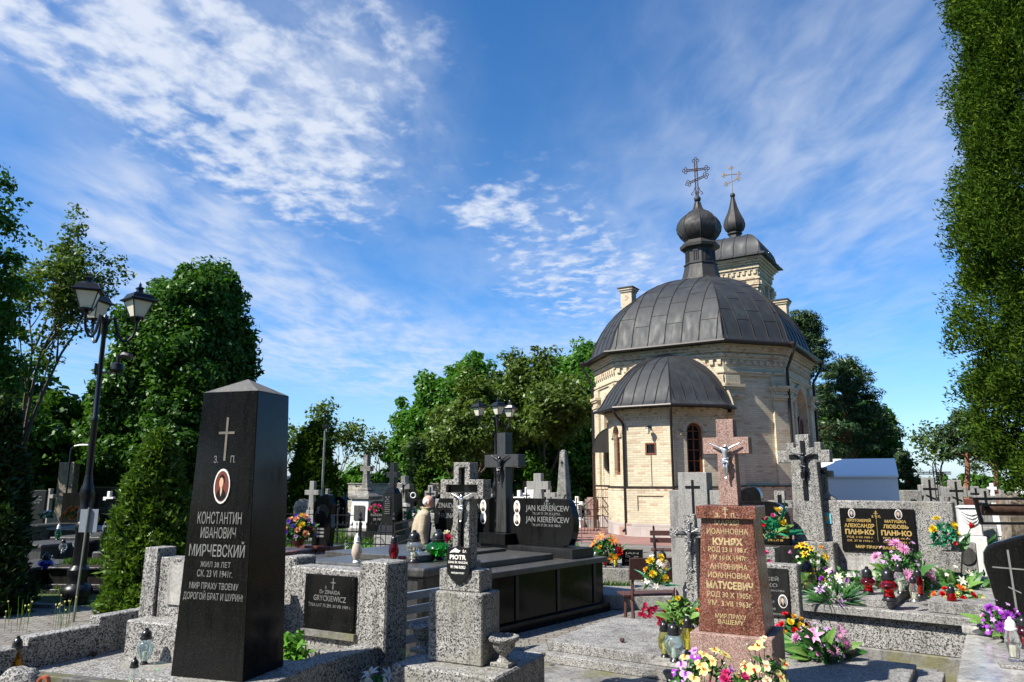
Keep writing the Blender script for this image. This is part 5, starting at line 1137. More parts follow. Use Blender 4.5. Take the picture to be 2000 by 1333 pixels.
for fx,w1,a1,w2,a2,a3,a4 in ((.26,.33,'ПРОТОИЕРЕЙ',.41,'АЛЕКСАНДР','РОД. 2 XII 1905 г.','СК. 27 III 1976 г.'),(.75,.28,'МАТУШКА',.33,'ЛЮБОВЬ','РОД. 2 VII 1911 г.','СК. 8 IV 2001 г.')):
    g2(a1,fx,.68,.065,w1); g2(a2,fx,.55,.085,w2); g2('ПАНЬКО',fx,.39,.11,.40,.045); g2(a3,fx,.30,.045,.36,.01); g2(a4,fx,.215,.045,.36,.01)
g2('МИР ПРАХУ ВАШЕМУ',.5,.07,.065,.62); g2('З.',.455,.79,.05,.03); g2('П.',.545,.79,.05,.035); m.box(xc-.001,xc+.0015,-.0070,-.0052,z0+H*.24,z0+H*.74)
m.build('inscription','gold',pq)
m=MB(); zc=z0+H*.8; m.box(xc-.003,xc+.003,-.0075,-.0053,zc-.02,zc+.07); m.box(xc-.022,xc+.022,-.0080,-.0058,zc+.035,zc+.040); m.box(xc-.014,xc+.014,-.0082,-.0059,zc+.052,zc+.057); m.slab([(xc-.016,zc+.012),(xc+.016,zc),(xc+.016,zc+.005),(xc-.016,zc+.017)],-.0081,-.0056); m.build('orthodox_cross_mark','gold',pq)
for fx in (.17,.80): portrait(pq,X0+(X1-X0)*fx,z0+H*.875,.036,.052,-.005,'photogrey','sepiaskin','ink')
m=MB(); m.slab([(x-.20,z) for x,z in [(-.47,zst-.26),(-.385,zst-.26),(-.385,zst-.16),(-.405,zst-.145),(-.42,zst-.135),(-.435,zst-.135),(-.455,zst-.145),(-.47,zst-.16)]],.008,.0195); MT['turq']=plain('turquoise_icon_frame',(.12,.42,.50),.4,var=.1); ic=m.build('small_icon','turq',t)
m=MB(); oval(m,-.6275,zst-.20,.026,.036,.005,.0075); m.build('icon_picture','goldpale',ic)
# small cross crowning the headstone
m=MB(); m.T=Matrix.Translation((-.17,0,0)); m.slab([(-.62,zst+.001),(-.36,zst+.001),(-.40,zst+.04),(-.44,zst+.06),(-.46,zst+.10),(-.52,zst+.10),(-.54,zst+.06),(-.58,zst+.04)],.06,.18); m.build('cross_foot','terrazzo',t,bevel=.006)
m=MB(); zt=P(1625,912,8.3).z; zz0=zst+.101; a_=zz0+(zt-zz0)*.58; m.T=Matrix.Translation((-.17,0,0)); cr=m.slab([(x-.49,z) for x,z in cross_poly(.075,.215,zz0,a_,.075,zt)],.08,.16).build('small_cross','terrazzo',t,bevel=.004)
MB().slab([(x-.66,z) for x,z in cross_poly(.032,.12,zz0+.05,a_+.022,.032,zt-.03)],.0765,.0795).build('black_inlay','ink',cr); corpus(cr,(-.66,.06,a_-.02),.17,'greyfig')
# ------------------------------------------------------------------ tall stepped terrazzo cross beside it
q=P(1582,1108,8.55); t=thing('cross_monument','tall stepped terrazzo cross with dark metal figure beside the gold plaque tomb','grave monument',(q.x,8.55,0),-R(36))
zb=P(1580,1108,8.55).z; zp=P(1580,1058,8.55).z; zt=P(1567,849,8.6).z; za=P(1567,904,8.6).z; zA=P(1567,880,8.6).z
MB().box(-.27,.27,-.02,.30,.3,zp).build('pedestal','terrazzo',t,bevel=.01)
cp=[(-.17,zp+.001),(.17,zp+.001),(.14,za),(.29,za),(.29,zA),(.20,zA),(.20,zA+.09),(.13,zA+.09),(.13,zA+.03),(.075,zA+.03),(.075,zt),(-.075,zt),(-.075,zA+.03),(-.10,zA+.03),(-.10,zA+.09),(-.19,zA+.09),(-.19,zA),(-.29,zA),(-.29,za),(-.145,za)]
cr=MB().slab(cp,.06,.20).build('cross','terrazzo',t,bevel=.006)
m=MB(); m.box(-.025,.025,.048,.0595,za-.42,zA+.11); m.box(-.16,.16,.049,.0597,za+.045,za+.095); m.box(-.045,.045,.0485,.0596,za-.17,za-.11); m.build('black_inlay','ink',cr)
corpus(cr,(0,.02,za-.0),.30,'darkfig')
m=MB(); m.box(-.16,.0,-.026,-.0205,zp-.16,zp-.04); b=m.build('name_plate','ink',t); m=MB(); put_text(m,'ПАМЯТЬ',-.08,zp-.09,.02,.11,-.0262,.02,.001); m.build('inscription','goldpale',b)
m=MB(); m.box(-.145,-.10,.0595,.062,za-.16,za-.02); 
# ------------------------------------------------------------------ rounded black stone with gold latin names
q=P(1508,1066,8.6); t=thing('headstone','black rounded headstone with gold Latin letters, half hidden behind the red monument','headstone',(q.x,8.6,0),-R(33))
zb=P(1508,1064,8.6).z; zt=P(1508,980,8.6).z
m=MB(); m.slab([(-.36,zb),(.20,zb),(.22,zb+.2)]+[(.22*math.cos(R(a))-.0,zb+(zt-zb)*.52+(zt-zb)*.48*math.sin(R(a))) for a in range(0,91,15)]+[(-.36,zt)],0,.09); s_=m.build('stone','black',t,bevel=.006); MB().box(-.42,.30,-.08,.2,.2,zb-.001).build('base','blackmat',t,bevel=.004)
m=MB(); H=zt-zb
for s,f,h,w in (('WOLSCY',.56,.06,.24),('LUBA',.45,.05,.12),('ŻYŁA LAT 83',.36,.032,.17),('ZM. 16.06.2002 R.',.28,.032,.19),('WŁODZIMIERZ',.16,.055,.30),('ŻYŁ LAT 88',.08,.032,.17)): put_text(m,s,.04,zb+H*f,h*.75,w,-.0005,.02,.001)
m.build('inscription','gold',s_); portrait(s_,.12,zb+H*.80,.028,.042,-.001)
q=P(1525,1010,9.6); t=thing('stone_cross','small terrazzo cross with plain black inlay behind the rounded black headstone','cross',(q.x,9.6,0),-R(30))
zt=P(1525,959,9.6).z; m=MB(); cr=m.slab(cross_poly(.13,.30,.0,zt-.22,.10,zt),0,.10).build('cross','terrazzo',t,bevel=.004); MB().slab(cross_poly(.05,.19,zt-.40,zt-.19,.04,zt-.05),-.004,-.0005).build('black_inlay','ink',t)
# black onion-shaped tomb lamp top seen over the red monument
q=P(1470,990,8.9); t=thing('black_tomb_arch','glossy black arched monument top peeping out right of the pink cross','headstone',(q.x,8.9,0),-R(30)); zt=P(1470,950,8.9).z
MB().slab([(-.14,0),(.10,0),(.10,zt-.14)]+[(.10*math.cos(R(a)),zt-.14+.14*math.sin(R(a))) for a in range(0,91,15)]+[(-.05,zt),(-.14,zt-.05)],0,.16).build('stone','black',t,bevel=.015,seg=2); MB().box(-.18,.15,-.05,.22,.0,.5).build('base','blackmat',t)
# ------------------------------------------------------------------ black plaque stele right behind the red monument
q=P(1520,1215,6.2); t=thing('headstone','low terrazzo headstone with a dark plaque and oval portrait, partly covered by the red monument','headstone',(q.x,6.2,0),-R(30))
zt=P(1530,1102,6.2).z; MB().box(-.30,.175,0,.14,.3,zt).build('panel','terrazzo',t,bevel=.008)
z0=P(1530,1205,6.2).z; z1=P(1530,1110,6.2).z; b=MB().box(-.26,.10,-.014,-.001,z0,z1).build('plaque','blackmat',t,bevel=.002)
m=MB(); H=z1-z0
for s,f,h,x,w in (('АЛЕКСЕЙ',.74,.028,-.085,.22),('СИНКО',.61,.028,-.09,.21),('год священства',.52,.018,-.06,.25),('1907 г.',.43,.018,-.10,.14),('1987',.28,.018,-.05,.07),('1908',.14,.018,-.04,.06),('спи-твоем.',.04,.020,-.04,.24)): put_text(m,s,x,z0+H*f,h,w,-.0145,.01,.001)
m.build('inscription','silver',b); portrait(b,.05,z0+H*.33,.036,.052,-.014,'photogrey','sepiaskin','ink')
# ------------------------------------------------------------------ grey stepped monument with crosses, left of the red monument
q=P(1362,1160,8.0); t=thing('cross_monument','tall pale grey granite slab monument with a narrow black inlaid cross, stepped sides','grave monument',(q.x,8.0,0),-R(30))
zt=P(1362,923,8.0).z; zs_=P(1330,958,8.0).z
MB().box(-.155,.155,0,.22,0,zt).build('centre_slab','grey',t,bevel=.004); MB().box(-.27,-.156,.03,.20,0,zs_).build('side_slab','grey',t,bevel=.004); MB().box(.156,.36,.03,.20,0,zs_).build('side_slab','grey',t,bevel=.004)
MB().slab(cross_poly(.026,.16,zt-.50,zt-.17,.028,zt-.08),-.004,-.0005).build('black_inlay','ink',t)
MB().box(-.11,.15,-.012,-.0006,.42,zt-.60).build('dark_niche','black',t); MB().box(-.34,.42,-.25,-.001,0,.42).build('step','grey',t,bevel=.006)
q=P(1352,1160,6.7); t=thing('cross_monument','low terrazzo cross with a grey metal crucifix in front of the grey stepped monument','grave monument',(q.x,6.7,0),-R(27))
zt=P(1352,1005,6.7).z; za=P(1352,1051,6.7).z
cr=MB().slab(cross_poly(.10,.36,.2,za,.085,zt),0,.10).build('cross','terrazzo_big',t,bevel=.006)
m=MB(); m.slab(cross_poly(.020,.24,za-.27,za+.035,.02,za+.13),-.012,-.0005)
for x,z in ((0,za+.135),(-.122,za+.045),(.122,za+.045),(0,za-.27)):
    for dx,dz in ((.012,0),(-.012,0),(0,.012),(0,-.012)): m.ball((x+dx,-.006,z+dz),.010,6)
o=m.build('metal_cross','greyfig',cr); corpus(o,(0,-.025,za+.0),.20,'greyfig')
# ------------------------------------------------------------------ benches
def bench_brown(label,loc,rz):
    t=thing('park_bench',label,'bench',loc,rz,'wooden benches'); k=.05
    MB().box(-.36,.36,.02,.045,.62,.86).build('backrest','bench',t,bevel=.004) if False else None
    m=MB(); m.T=Matrix.Translation((0,.0,0)); 
    m.add([(-.36,-.20,.62),(.36,-.20,.62),(.36,-.24,.88),(-.36,-.24,.88),(-.36,-.175,.62),(.36,-.175,.62),(.36,-.215,.88),(-.36,-.215,.88)],[(0,1,2,3),(7,6,5,4),(0,4,5,1),(1,5,6,2),(2,6,7,3),(3,7,4,0)]); m.build('backrest','bench',t,bevel=.004)
    for i in range(3): MB().box(-.42,.42,-.14+i*.105,-.05+i*.105,.42,.445).build('seat_slat','bench',t,bevel=.004)
    for s in (-1,1):
        x=s*.31; m=MB(); m.tube([(x,-.17,0),(x,-.12,.41)],.022,4); m.tube([(x,.20,0),(x,.13,.41)],.022,4); m.tube([(x,-.165,.12),(x,.19,.12)],.014,4); m.build('leg_frame','bench',t)
        MB().tube([(x,-.13,.40),(x,-.20,.88)],.02,4).build('back_post','bench',t); MB().box(x-.02,x+.02,-.16,.18,.385,.418).build('seat_rail','bench',t)
    return t
q=G(1262,1234,0); bench_brown('small reddish brown wooden bench seen from behind, on the pavers left of the red monument',(q.x+.12,q.y+.1,0),-R(-8))
def bench_iron(label,loc,rz,wood='bench',group='wooden benches'):
    t=thing('park_bench',label,'bench',loc,rz,group)
    for i in range(4): MB().box(-.8,.8,-.25+i*.12,-.15+i*.12,.43,.46).build('seat_slat',wood,t,bevel=.004)
    for i in range(2): MB().box(-.8,.8,.235+i*.03,.262+i*.03,.56+i*.14,.66+i*.14).build('back_slat',wood,t,bevel=.004)
    for s in (-1,1):
        x=s*.72; m=MB(); m.tube([(x,.34,0),(x,.25,.3),(x,.22,.43),(x,.27,.62),(x,.31,.86),(x,.35,.88)],.022,5); m.tube([(x,-.3,0),(x,-.22,.2),(x,-.24,.42)],.022,5); m.tube([(x,-.26,.415),(x,.22,.415)],.018,5); m.tube([(x,-.22,.2),(x,0,.36),(x,.25,.2)],.015,5)
        m.tube([(x,-.26,.44),(x,-.24,.62),(x,-.1,.68),(x,.26,.66)],.016,5); m.tube([(x,-.08+.05*math.cos(q),.56+.05*math.sin(q)) if False else (x,-.05+.06*math.cos(q),.55+.07*math.sin(q)) for q in [2*PI*i/10 for i in range(10)]],.012,4,closed=True); m.build('iron_end','iron',t,True)
    return t
q=G(1286,1122,0); bench_iron('dark red slatted park bench with black iron ends on the church plaza',(q.x+.72,q.y+.2,0),-R(8))
# grey slatted bench between the black tomb and the PIOTR pedestal
q=G(835,1290,0); q=Vector((-.62,6.2,0)); t=thing('slatted_bench','blue grey slatted metal bench hidden behind the PIOTR pedestal','bench',(q.x,q.y,0),R(52),'wooden benches')
del t['group']
for i in range(4): MB().box(-.55,.55,-.30+i*.075,-.25+i*.075,.47,.49).build('seat_slat','benchgrey',t,bevel=.003)
for i in range(4):
    for nmn in ('back_slat',): MB().box(-.55,.55,.05+i*.01,.075+i*.01,.56+i*.105,.62+i*.105).build(nmn,'benchgrey',t,bevel=.003)
for s in (-1,1): MB().tube([(s*.45,-.25,0),(s*.45,-.05,.46),(s*.45,.06,.5),(s*.45,.11,.95)],.018,5).tube([(s*.45,.15,0),(s*.45,-.25,.46)],.018,5).build('leg_frame','benchgrey',t)
# dark blue grey tomb with blank panel seen between the headstone and the pedestal
q=P(775,1210,7.3); t=thing('low_tomb','blue grey granite tomb with rounded front edge where four candle lanterns stand','tomb',(q.x-.1,7.3,0),-R(30))
zT=P(700,1105,7.3).z
ZL=zT
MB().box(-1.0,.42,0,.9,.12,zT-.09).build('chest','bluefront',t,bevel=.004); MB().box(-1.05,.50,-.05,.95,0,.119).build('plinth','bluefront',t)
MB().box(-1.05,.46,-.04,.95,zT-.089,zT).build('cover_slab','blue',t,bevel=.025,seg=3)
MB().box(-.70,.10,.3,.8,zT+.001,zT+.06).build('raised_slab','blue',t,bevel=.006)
MB().box(.40,.46,-.055,-.003,.15,zT-.095).build('corner_strip','blackmat',t)
# ------------------------------------------------------------------ marble grave at the bottom right
m1=G(1867,1326,.6); m2=G(1918,1243,.6)
t=thing('slab_grave','light grey marble slab grave with a rounded edge in the bottom right corner','grave',(m1.x,m1.y,0),-R(33))
ax=Vector((math.cos(R(33)),-math.sin(R(33)),0)); ay=Vector((math.sin(R(33)),math.cos(R(33)),0)); L=(m2-m1).dot(ay)
MB().box(.0,1.6,0,L+.2,.54,.60).build('cover_slab','marble',t,bevel=.02,seg=3); MB().box(.05,1.6,.05,L+.2,0,.539).build('chest','marble',t); MB().box(-.02,1.6,L+.02,L+.16,.601,.665).build('back_ledge','marble',t,bevel=.015,seg=2)
# black heart-like stone on it
q=P(1986,1210,5.95); h=thing('headstone','black wavy-topped headstone with an engraved pale Orthodox cross at the right edge','headstone',(q.x,5.95,0),-R(27)); zb=.3; zt=P(1975,1046,5.95).z
pts=[(-.12,zb),(.5,zb),(.5,zt+.03),(.3,zt+.04),(.16,zt+.015),(.06,zt-.01),(-.03,zt-.045),(-.085,zt-.06),(-.135,zt-.09),(-.165,zt-.14),(-.17,zt-.22),(-.15,zt-.34),(-.125,zt-.5)]
s_=MB().slab(pts,0,.09).build('stone','black',h,bevel=.02,seg=3)
m=MB(); zc=zt-.16; m.slab([(.0,zc-.42),(.014,zc-.42),(.002,zc+.05),(-.012,zc+.05)],-.003,-.0003); m.slab([(-.12,zc-.09),(.11,zc-.10),(.11,zc-.09),(-.12,zc-.08)],-.0034,-.0004); m.slab([(-.03,zc-.235),(.05,zc-.275),(.05,zc-.265),(-.03,zc-.225)],-.0033,-.0005); m.build('engraved_cross','silver',s_)
# ------------------------------------------------------------------ iron frame with rusty pipe at the right edge
q=P(1905,1000,6.6); t=thing('pipe_barrier','dark iron frame holding a rust brown pipe at the right edge','barrier',(q.x,6.6,0),-R(4)); za=P(1950,1025,6.6).z; zb=P(1950,972,6.6).z
m=MB(); m.box(-.005,1.6,-.012,.012,zb-.022,zb); m.box(.03,1.6,-.012,.012,za,za+.022); m.frus(.03,.055,-.013,.013,za,-.005,.022,-.013,.013,zb); m.box(.05,.10,-.03,.03,(za+zb)/2+.04,(za+zb)/2+.07); m.build('frame','iron',t); MB().tube([(.085,.05,(za+zb)/2+.01),(1.6,.05,(za+zb)/2+.0)],.05,12).build('pipe','ironrust',t,True); MB().box(1.5,1.55,-.03,.03,0,za).build('post','iron',t)
# white marble book-shaped stone and brown rock monument behind
q=P(1905,1080,10.5); t=thing('headstone','white marble headstone carved with drapery near the right edge','headstone',(q.x,10.5,0),-R(20)); zt=P(1905,992,10.5).z; z2=P(1905,1048,10.5).z
MB().box(-.14,.13,0,.2,z2,zt).build('stone','white',t,bevel=.02); MB().box(-.17,.16,-.04,.24,.4,z2-.001).build('lower_block','white',t,bevel=.015); m=MB(); m.ct(0,.1,.30,.24,zt+.001,.2,.16,zt+.03)
m.build('cap','white',t)
m=MB()
for i in range(4): m.tube([(-.12,-.002,zt-.05-i*.03),(-.06,-.01,zt-.085-i*.042),(.0,-.012,zt-.10-i*.05),(.06,-.01,zt-.085-i*.042),(.10,-.002,zt-.05-i*.03)],.006,5)
m.build('carved_drapery','white',t,True)
q=P(1972,1095,9.2); t=thing('rock_monument','rugged brown rock headstone behind the black wavy stone','headstone',(q.x,9.2,0),-R(15)); zt=P(1975,973,9.2).z
bm=bmesh.new(); bmesh.ops.create_cube(bm,size=1); bmesh.ops.subdivide_edges(bm,edges=bm.edges,cuts=7,use_grid_fill=True)
from mathutils import noise as mn
for v in bm.verts:
    z=(v.co.z+.5); v.co=Vector((v.co.x*(.80-.40*z)+.22,v.co.y*.35,z*zt)); n_=mn.noise_vector(v.co*3.2)*.10+mn.noise_vector(v.co*9)*.03; v.co+=n_
me=bpy.data.meshes.new('rock'); bm.to_mesh(me); bm.free(); me.materials.append(MT['rock']); o=bpy.data.objects.new('rock',me); COL.objects.link(o); o.parent=t
for x,z in ((-.26,zt*.44),(-.16,zt*.50)): MB().ball((x,-.22,z),.055,10).build('stone_ball','rock',t,True)
# terrazzo vase with tulips (right of the gold plaque) and vases
def vase(label,loc,w,h,rz=-R(36),mat='terrazzo'):
    t=thing('stone_vase',label,'vase',loc,rz,'terrazzo flower vases'); MB().ct(0,0,w*.72,w*.72,0,w,w,h).build('body',mat,t,bevel=.004); MB().cb(0,0,w*.8,w*.8,h+.0005,h+.004).build('earth','soil',t); return t
q=P(1862,1117,7.7); vz=P(1862,1117,7.7).z; vase('tapering terrazzo flower vase right of the wide gold lettered headstone',(q.x,7.7,vz),.20,P(1862,1077,7.7).z-vz)
q=P(1506,1108,7.6); vz2=q.z; vase('tapering terrazzo flower vase below the rounded black headstone',(q.x,7.6,vz2),.155,P(1506,1068,7.6).z-vz2)
# ------------------------------------------------------------------ street lamps
def street_lamp(label,loc,ztop,angs,rad=.58,group='triple street lamps'):
    t=thing('street_lamp',label,'street lamp',loc,0,group)
    m=MB(); m.lathe([(.17,0),(.17,.10),(.21,.12),(.22,.20),(.19,.26),(.13,.30),(.12,.36),(.15,.42),(.15,.50),(.10,.56),(.095,1.05),(.12,1.09),(.12,1.16),(.09,1.20),(.10,1.30),(.10,1.36),(.075,1.42),(.085,1.55),(.10,1.62),(.09,1.70),(.07,1.76),(.06,1.84),(.052,1.9)],16); m.build('cast_base','iron',t,True)
    m=MB(); m.lathe([(.052,1.9),(.045,ztop*.62),(.058,ztop*.62+.03),(.058,ztop*.62+.07),(.042,ztop*.62+.1),(.036,ztop-.25),(.055,ztop-.2),(.055,ztop-.05),(.065,ztop),(.03,ztop+.07),(.012,ztop+.10)],12); m.build('pole','iron',t,True)
    for a in angs:
        c,s=math.cos(R(a)),math.sin(R(a)); pts=[]
        for (r,z) in [(.05,-.06),(.10,.03),(.16,.05),(.20,-.06),(.25,-.22),(.34,-.32),(.44,-.32),(.53,-.24),(.575,-.12),(.58,.0)]: pts.append((r*rad/.58*c,r*rad/.58*s,ztop+z))
        MB().tube(pts,[.026,.028,.028,.026,.024,.022,.022,.022,.022,.024],7).build('arm','iron',t,True)
        f=MB(); f.T=Matrix.Translation((rad*c,rad*s,ztop))@Matrix.Rotation(R(a+30),4,'Z')@Matrix.Scale(.86,4)
        f.lathe([(.03,-.01),(.05,.03),(.035,.06),(.13,.085),(.13,.10)],8)
        f.lathe([(.30,.395),(.35,.415),(.35,.43),(.285,.46),(.23,.54),(.12,.575),(.075,.58),(.06,.64),(.085,.65),(.085,.67),(.03,.70),(.022,.72),(.03,.735),(.012,.76),(.004,.79)],4)
        for k in range(4):
            q=PI/4+PI/2*k; f.tube([(.135*math.cos(q),.135*math.sin(q),.09),(.265*math.cos(q),.265*math.sin(q),.40)],.011,4); f.tube([(.125*math.cos(q),.125*math.sin(q),.09),(.05*math.cos(q),.05*math.sin(q),-.0)],.008,4)
        h=f.build('lantern_head','iron',t)
        g=MB(); g.T=f.T; g.lathe([(.122,.10),(.25,.394)],4); g.build('glass','milk',h)
    return t
zt=P(207,626,11.5).z; q=P(206,626,11.5)
street_lamp('tall black street lamp with three lanterns at the left, nearest of the lamps',(q.x,11.5,0),zt,(262,22,142),.45)
m1=thing('security_camera','dark dome security camera bracketed to the left street lamp','security camera',(q.x,11.5,0)); zq=P(215,730,11.5).z
MB().box(-.02,.20,-.02,.02,zq,zq+.03).box(-.07,-.05,-.05,.05,zq-.02,zq+.16).build('bracket','iron',m1); MB().lathe([(.02,zq+.18),(.09,zq+.15),(.10,zq+.06),(.07,zq+.02),(.03,zq)],10,.27,0).build('dome','iron',m1,True); MB().tube([(.27,0,zq+.16),(.28,0,zq+.27),(.36,0,zq+.30),(.48,0,zq+.27)],[.02,.045,.055,.04],8).build('hood','iron',m1,True)
zt=P(968,832,25).z-.15; q=P(968,815,25)
zt=P(968,818,25).z
street_lamp('black street lamp with three lanterns rising behind the big black tomb cross',(q.x,25,0),zt,(195,-80,35))
q=P(965,890,43); street_lamp('farthest black street lamp, small behind the pole of the middle lamp',(q.x,43,0),P(965,872,43).z,(180,60,-60))
q=P(632,900,27); t=thing('light_pole','slim grey pole with a small dark spotlight rising beside the conical thuja','lamp post',(q.x,27,0)); zt=P(635,838,27).z
MB().tube([(0,0,0),(0,0,zt)],[.05,.035],8).build('pole','pole',t,True); MB().box(-.10,.12,-.08,.08,zt,zt+.14).build('spotlight','iron',t,bevel=.02)
q=P(140,870,24); t=thing('light_pole','old lamp with a pale curved head among the dark trees','lamp post',(q.x,24,0)); zt=P(140,872,24).z; MB().tube([(0,0,0),(0,0,zt-.1),(.1,0,zt),(.3,0,zt+.04)],.03,6).build('pole','iron',t); MB().ct(.42,0,.28,.12,zt+.02,.24,.08,zt+.07).build('lamp_head','whiteplastic',t,bevel=.01)
# sign posts
def signpost(label,base,pxtop,Y,bw,bh,tilt=0):
    t=thing('sign_post',label,'sign post',(base.x,base.y,0),0,'plain signs on thin poles'); 
    MB().tube([(0,0,0),(tilt,0,pxtop)],.016,7).build('pole','pole',t,True); MB().box(tilt-bw/2,tilt+bw/2,.018,.024,pxtop-bh-.02,pxtop-.02).build('board','sign',t); return t
b=G(143,1216,0); signpost('small blank sign on a thin leaning pole in front of the left street lamp',b,P(178,992,b.y).z,b.y,.24,.30,.05)
b=G(37,1082,0); signpost('small blank white sign on a thin pole farther back at the left',b,P(60,983,b.y).z,b.y,.20,.26,.06)
b=G(1136,1062,0); t=signpost('thin pale stake with no board beside the plaza at the church',b,P(1136,985,b.y).z,b.y,.03,.12); 
# ------------------------------------------------------------------ dark tomb beside the left lamp
q=G(62,1160,0); t=thing('low_tomb','dark granite tomb with stepped plinth and planted front strip, behind the left lamp post','tomb',(q.x,q.y,0),-R(3))
MB().box(0,2.6,0,2.4,0,.07).build('plinth','grey' if False else 'bluefront',t,bevel=.01); MB().box(.12,2.5,.08,2.3,.071,.14).build('plinth_step','bluefront',t,bevel=.01); MB().box(.16,2.46,.14,2.26,.141,.37).build('chest','blackmat',t)
MB().box(.10,1.45,.08,.60,.371,.41).build('rim','bluefront',t,bevel=.012); MB().box(.28,1.35,.14,.5,.4105,.43).build('planting_soil','soil',t); MB().box(1.46,2.5,.06,.7,.371,.52).build('side_block','blue',t,bevel=.03,seg=3)
MB().box(.5,2.4,.7,2.2,.371,.60).build('cover_slab','blue',t,bevel=.03,seg=3); MB().box(.70,2.3,1.3,1.5,.601,.93).build('headstone','black',t,bevel=.006); MB().box(.62,2.4,1.15,1.6,.931,.975).build('headstone_cap','blue',t,bevel=.01)
n=900; c=np.stack([.3+rng.random(n)*1.0,.15+rng.random(n)*.33,np.full(n,.48)],1); ax_=rdir(n)*.006; ax_[:,2]=0; ay_=rdir(n)*.03; ay_[:,2]=.06; o=quad_mesh('planted_herbs',c,ax_,ay_,'grass',t)
tz=.41; X=q.x; Y=q.y
q2=G(88,1112,.43); lantern('dark blue glass lantern with a black lid on the corner of the dark left tomb',(q2.x,q2.y,.42),.26,'squat','blueg')
q2=G(103,1082,.62); lantern('clear glass lantern behind the dark blue lantern',(q2.x-.02,q2.y+.3,.60),.24,'bulb','clear'); q2=G(115,1078,.62); lantern('larger clear lantern standing behind the dark blue lantern',(q2.x,q2.y+.5,.60),.26,'bulb','clear')
q2=G(101,1105,.43); lantern('pale blue glass lantern just right of the dark blue lantern',(q2.x,q2.y,.42),.18,'tall','paleblue')
q2=P(112,1055,13.6); lantern('green glass lantern with a white lid between the left tombs',(q2.x,13.6,q2.z),.28,'shell','tealg','whiteplastic')
q2=P(205,1043,15.4); lantern('clear glass lantern on the ledge behind the left street lamp',(q2.x,15.4,q2.z),.26,'bulb','clear'); q2=P(178,1043,15.2); lantern('small clear lantern hidden behind the sign by the left street lamp',(q2.x,15.2,q2.z),.24,'bulb','clear')
q2=P(190,1022,17); lantern('yellow lantern far back between the left tombs',(q2.x,17,q2.z),.22,'tall','yellowg','lid')
# ledges and tombs in the shaded left part
def simple_tomb(label,px,py,Y,w,d,h,rz,mat='bluefront',mat2='blue',hs=None,group='low dark tombs in the shade'):
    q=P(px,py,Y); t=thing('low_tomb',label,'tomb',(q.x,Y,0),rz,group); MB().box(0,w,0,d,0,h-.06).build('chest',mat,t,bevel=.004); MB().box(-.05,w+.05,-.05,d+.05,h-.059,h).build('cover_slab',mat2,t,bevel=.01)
    if hs: MB().box(w*.12,w*.88,d-.25,d-.1,h+.001,h+hs).build('headstone','black',t,bevel=.006)
    return t
simple_tomb('long low grey tomb behind the left street lamp, second row',105,1050,15.0,2.5,1.6,.72,-R(4))
simple_tomb('dark block tomb at the left edge behind the pole with the white sign',15,1050,14.2,.9,1.9,.66,-R(20))
simple_tomb('dark tomb with a low slab at the left path edge',-40,1100,12.6,.95,1.2,.42,-R(10))
simple_tomb('pale edged tomb under the orange flowers at the left',98,1010,19.5,1.6,1.6,.62,-R(4),'blackmat','grey',.3)
simple_tomb('pale edged tomb right of the left street lamp, third row',165,1012,20.5,1.5,1.6,.60,-R(4),'blackmat','grey',.35)
simple_tomb('dark tomb with a tall headstone far left',52,1003,22,1.4,1.5,.55,-R(4),'blackmat','blue',.9)
simple_tomb('dark tomb with a slim headstone left of the pale thuja',202,1000,24,.9,1.4,.6,-R(4),'blackmat','grey',.8)
# generic crosses and stones
def cross_stone(label,px,ytop,Y,w,arm,th,mat,rz=-.5,style='plain',inlay=None,hx=.24,name='stone_cross',base=.5,group=None,zb=0.):
    """w shaft width, arm span; hx height of the cross arm below the top"""
    q=P(px,ytop,Y); t=thing(name,label,'cross',(q.x,Y,0),rz,group); H=q.z; zb=H-max(hx*3.2,.8); zb=max(zb,.1)
    cr=MB().slab(cross_poly(w,arm,zb,H-hx-w*.95,w*.95,H,w*1.25),-th/2,th/2).build('cross',mat,t,bevel=.008)
    if style=='ped': MB().ct(0,0,w*3.0,w*2.4,0,w*2.6,w*2.1,zb-.12).build('pedestal',mat,t,bevel=.01); MB().ct(0,0,w*3.3,w*2.7,zb-.119,w*1.5,w*1.4,zb-.001).build('pedestal_cap',mat,t,bevel=.01)
    else: MB().ct(0,0,w*2.6,w*2.0,0,w*1.7,w*1.4,zb-.001).build('pedestal',mat,t,bevel=.01)
    if inlay=='orth':
        m=MB(); a=-th/2-.004; b=-th/2-.0005; u=w/6; zc=H-hx-w*.45; m.box(-u/2,u/2,a,b,zc-w*1.6,zc+w*.9); m.box(-w*.55,w*.55,a-.001,b,zc+u*.1,zc+u*1.1); m.slab([(-w*.36,zc-w*.52),(w*.36,zc-w*.86),(w*.36,zc-w*.70),(-w*.36,zc-w*.36)],a-.0015,b); m.build('black_inlay','ink',cr)
    if inlay=='latin': MB().slab(cross_poly(w*.3,w*1.6,H-hx*2.6,H-hx-w*.62,w*.28,H-w*.3),-th/2-.004,-th/2-.0005).build('black_inlay','ink',cr)
    if inlay=='fig': corpus(cr,(0,-th/2-.03,H-hx-w*.6),w*2.1,'greyfig')
    return t
cross_stone('pale grey plain cross left of the palm-carved headstone',612,940,22,.15,.46,.14,'grey',-.3,hx=.26)
cross_stone('weathered stone cross with stepped foot right of the black cross monument',791,930,23,.17,.52,.2,'oldstone',-.5,'ped','fig')
cross_stone('small bright white cross on a white pedestal behind the walking man',826,950,29,.11,.34,.10,'white',-.3,'ped',hx=.16)
cross_stone('terrazzo cross with a black inlay just above the walking man',843,948,21,.16,.36,.14,'terrazzo',-.4,'plain','latin',hx=.16)
cross_stone('black granite cross with a round wreath behind the walking man',808,955,20.5,.13,.42,.12,'black',-.4,hx=.22)
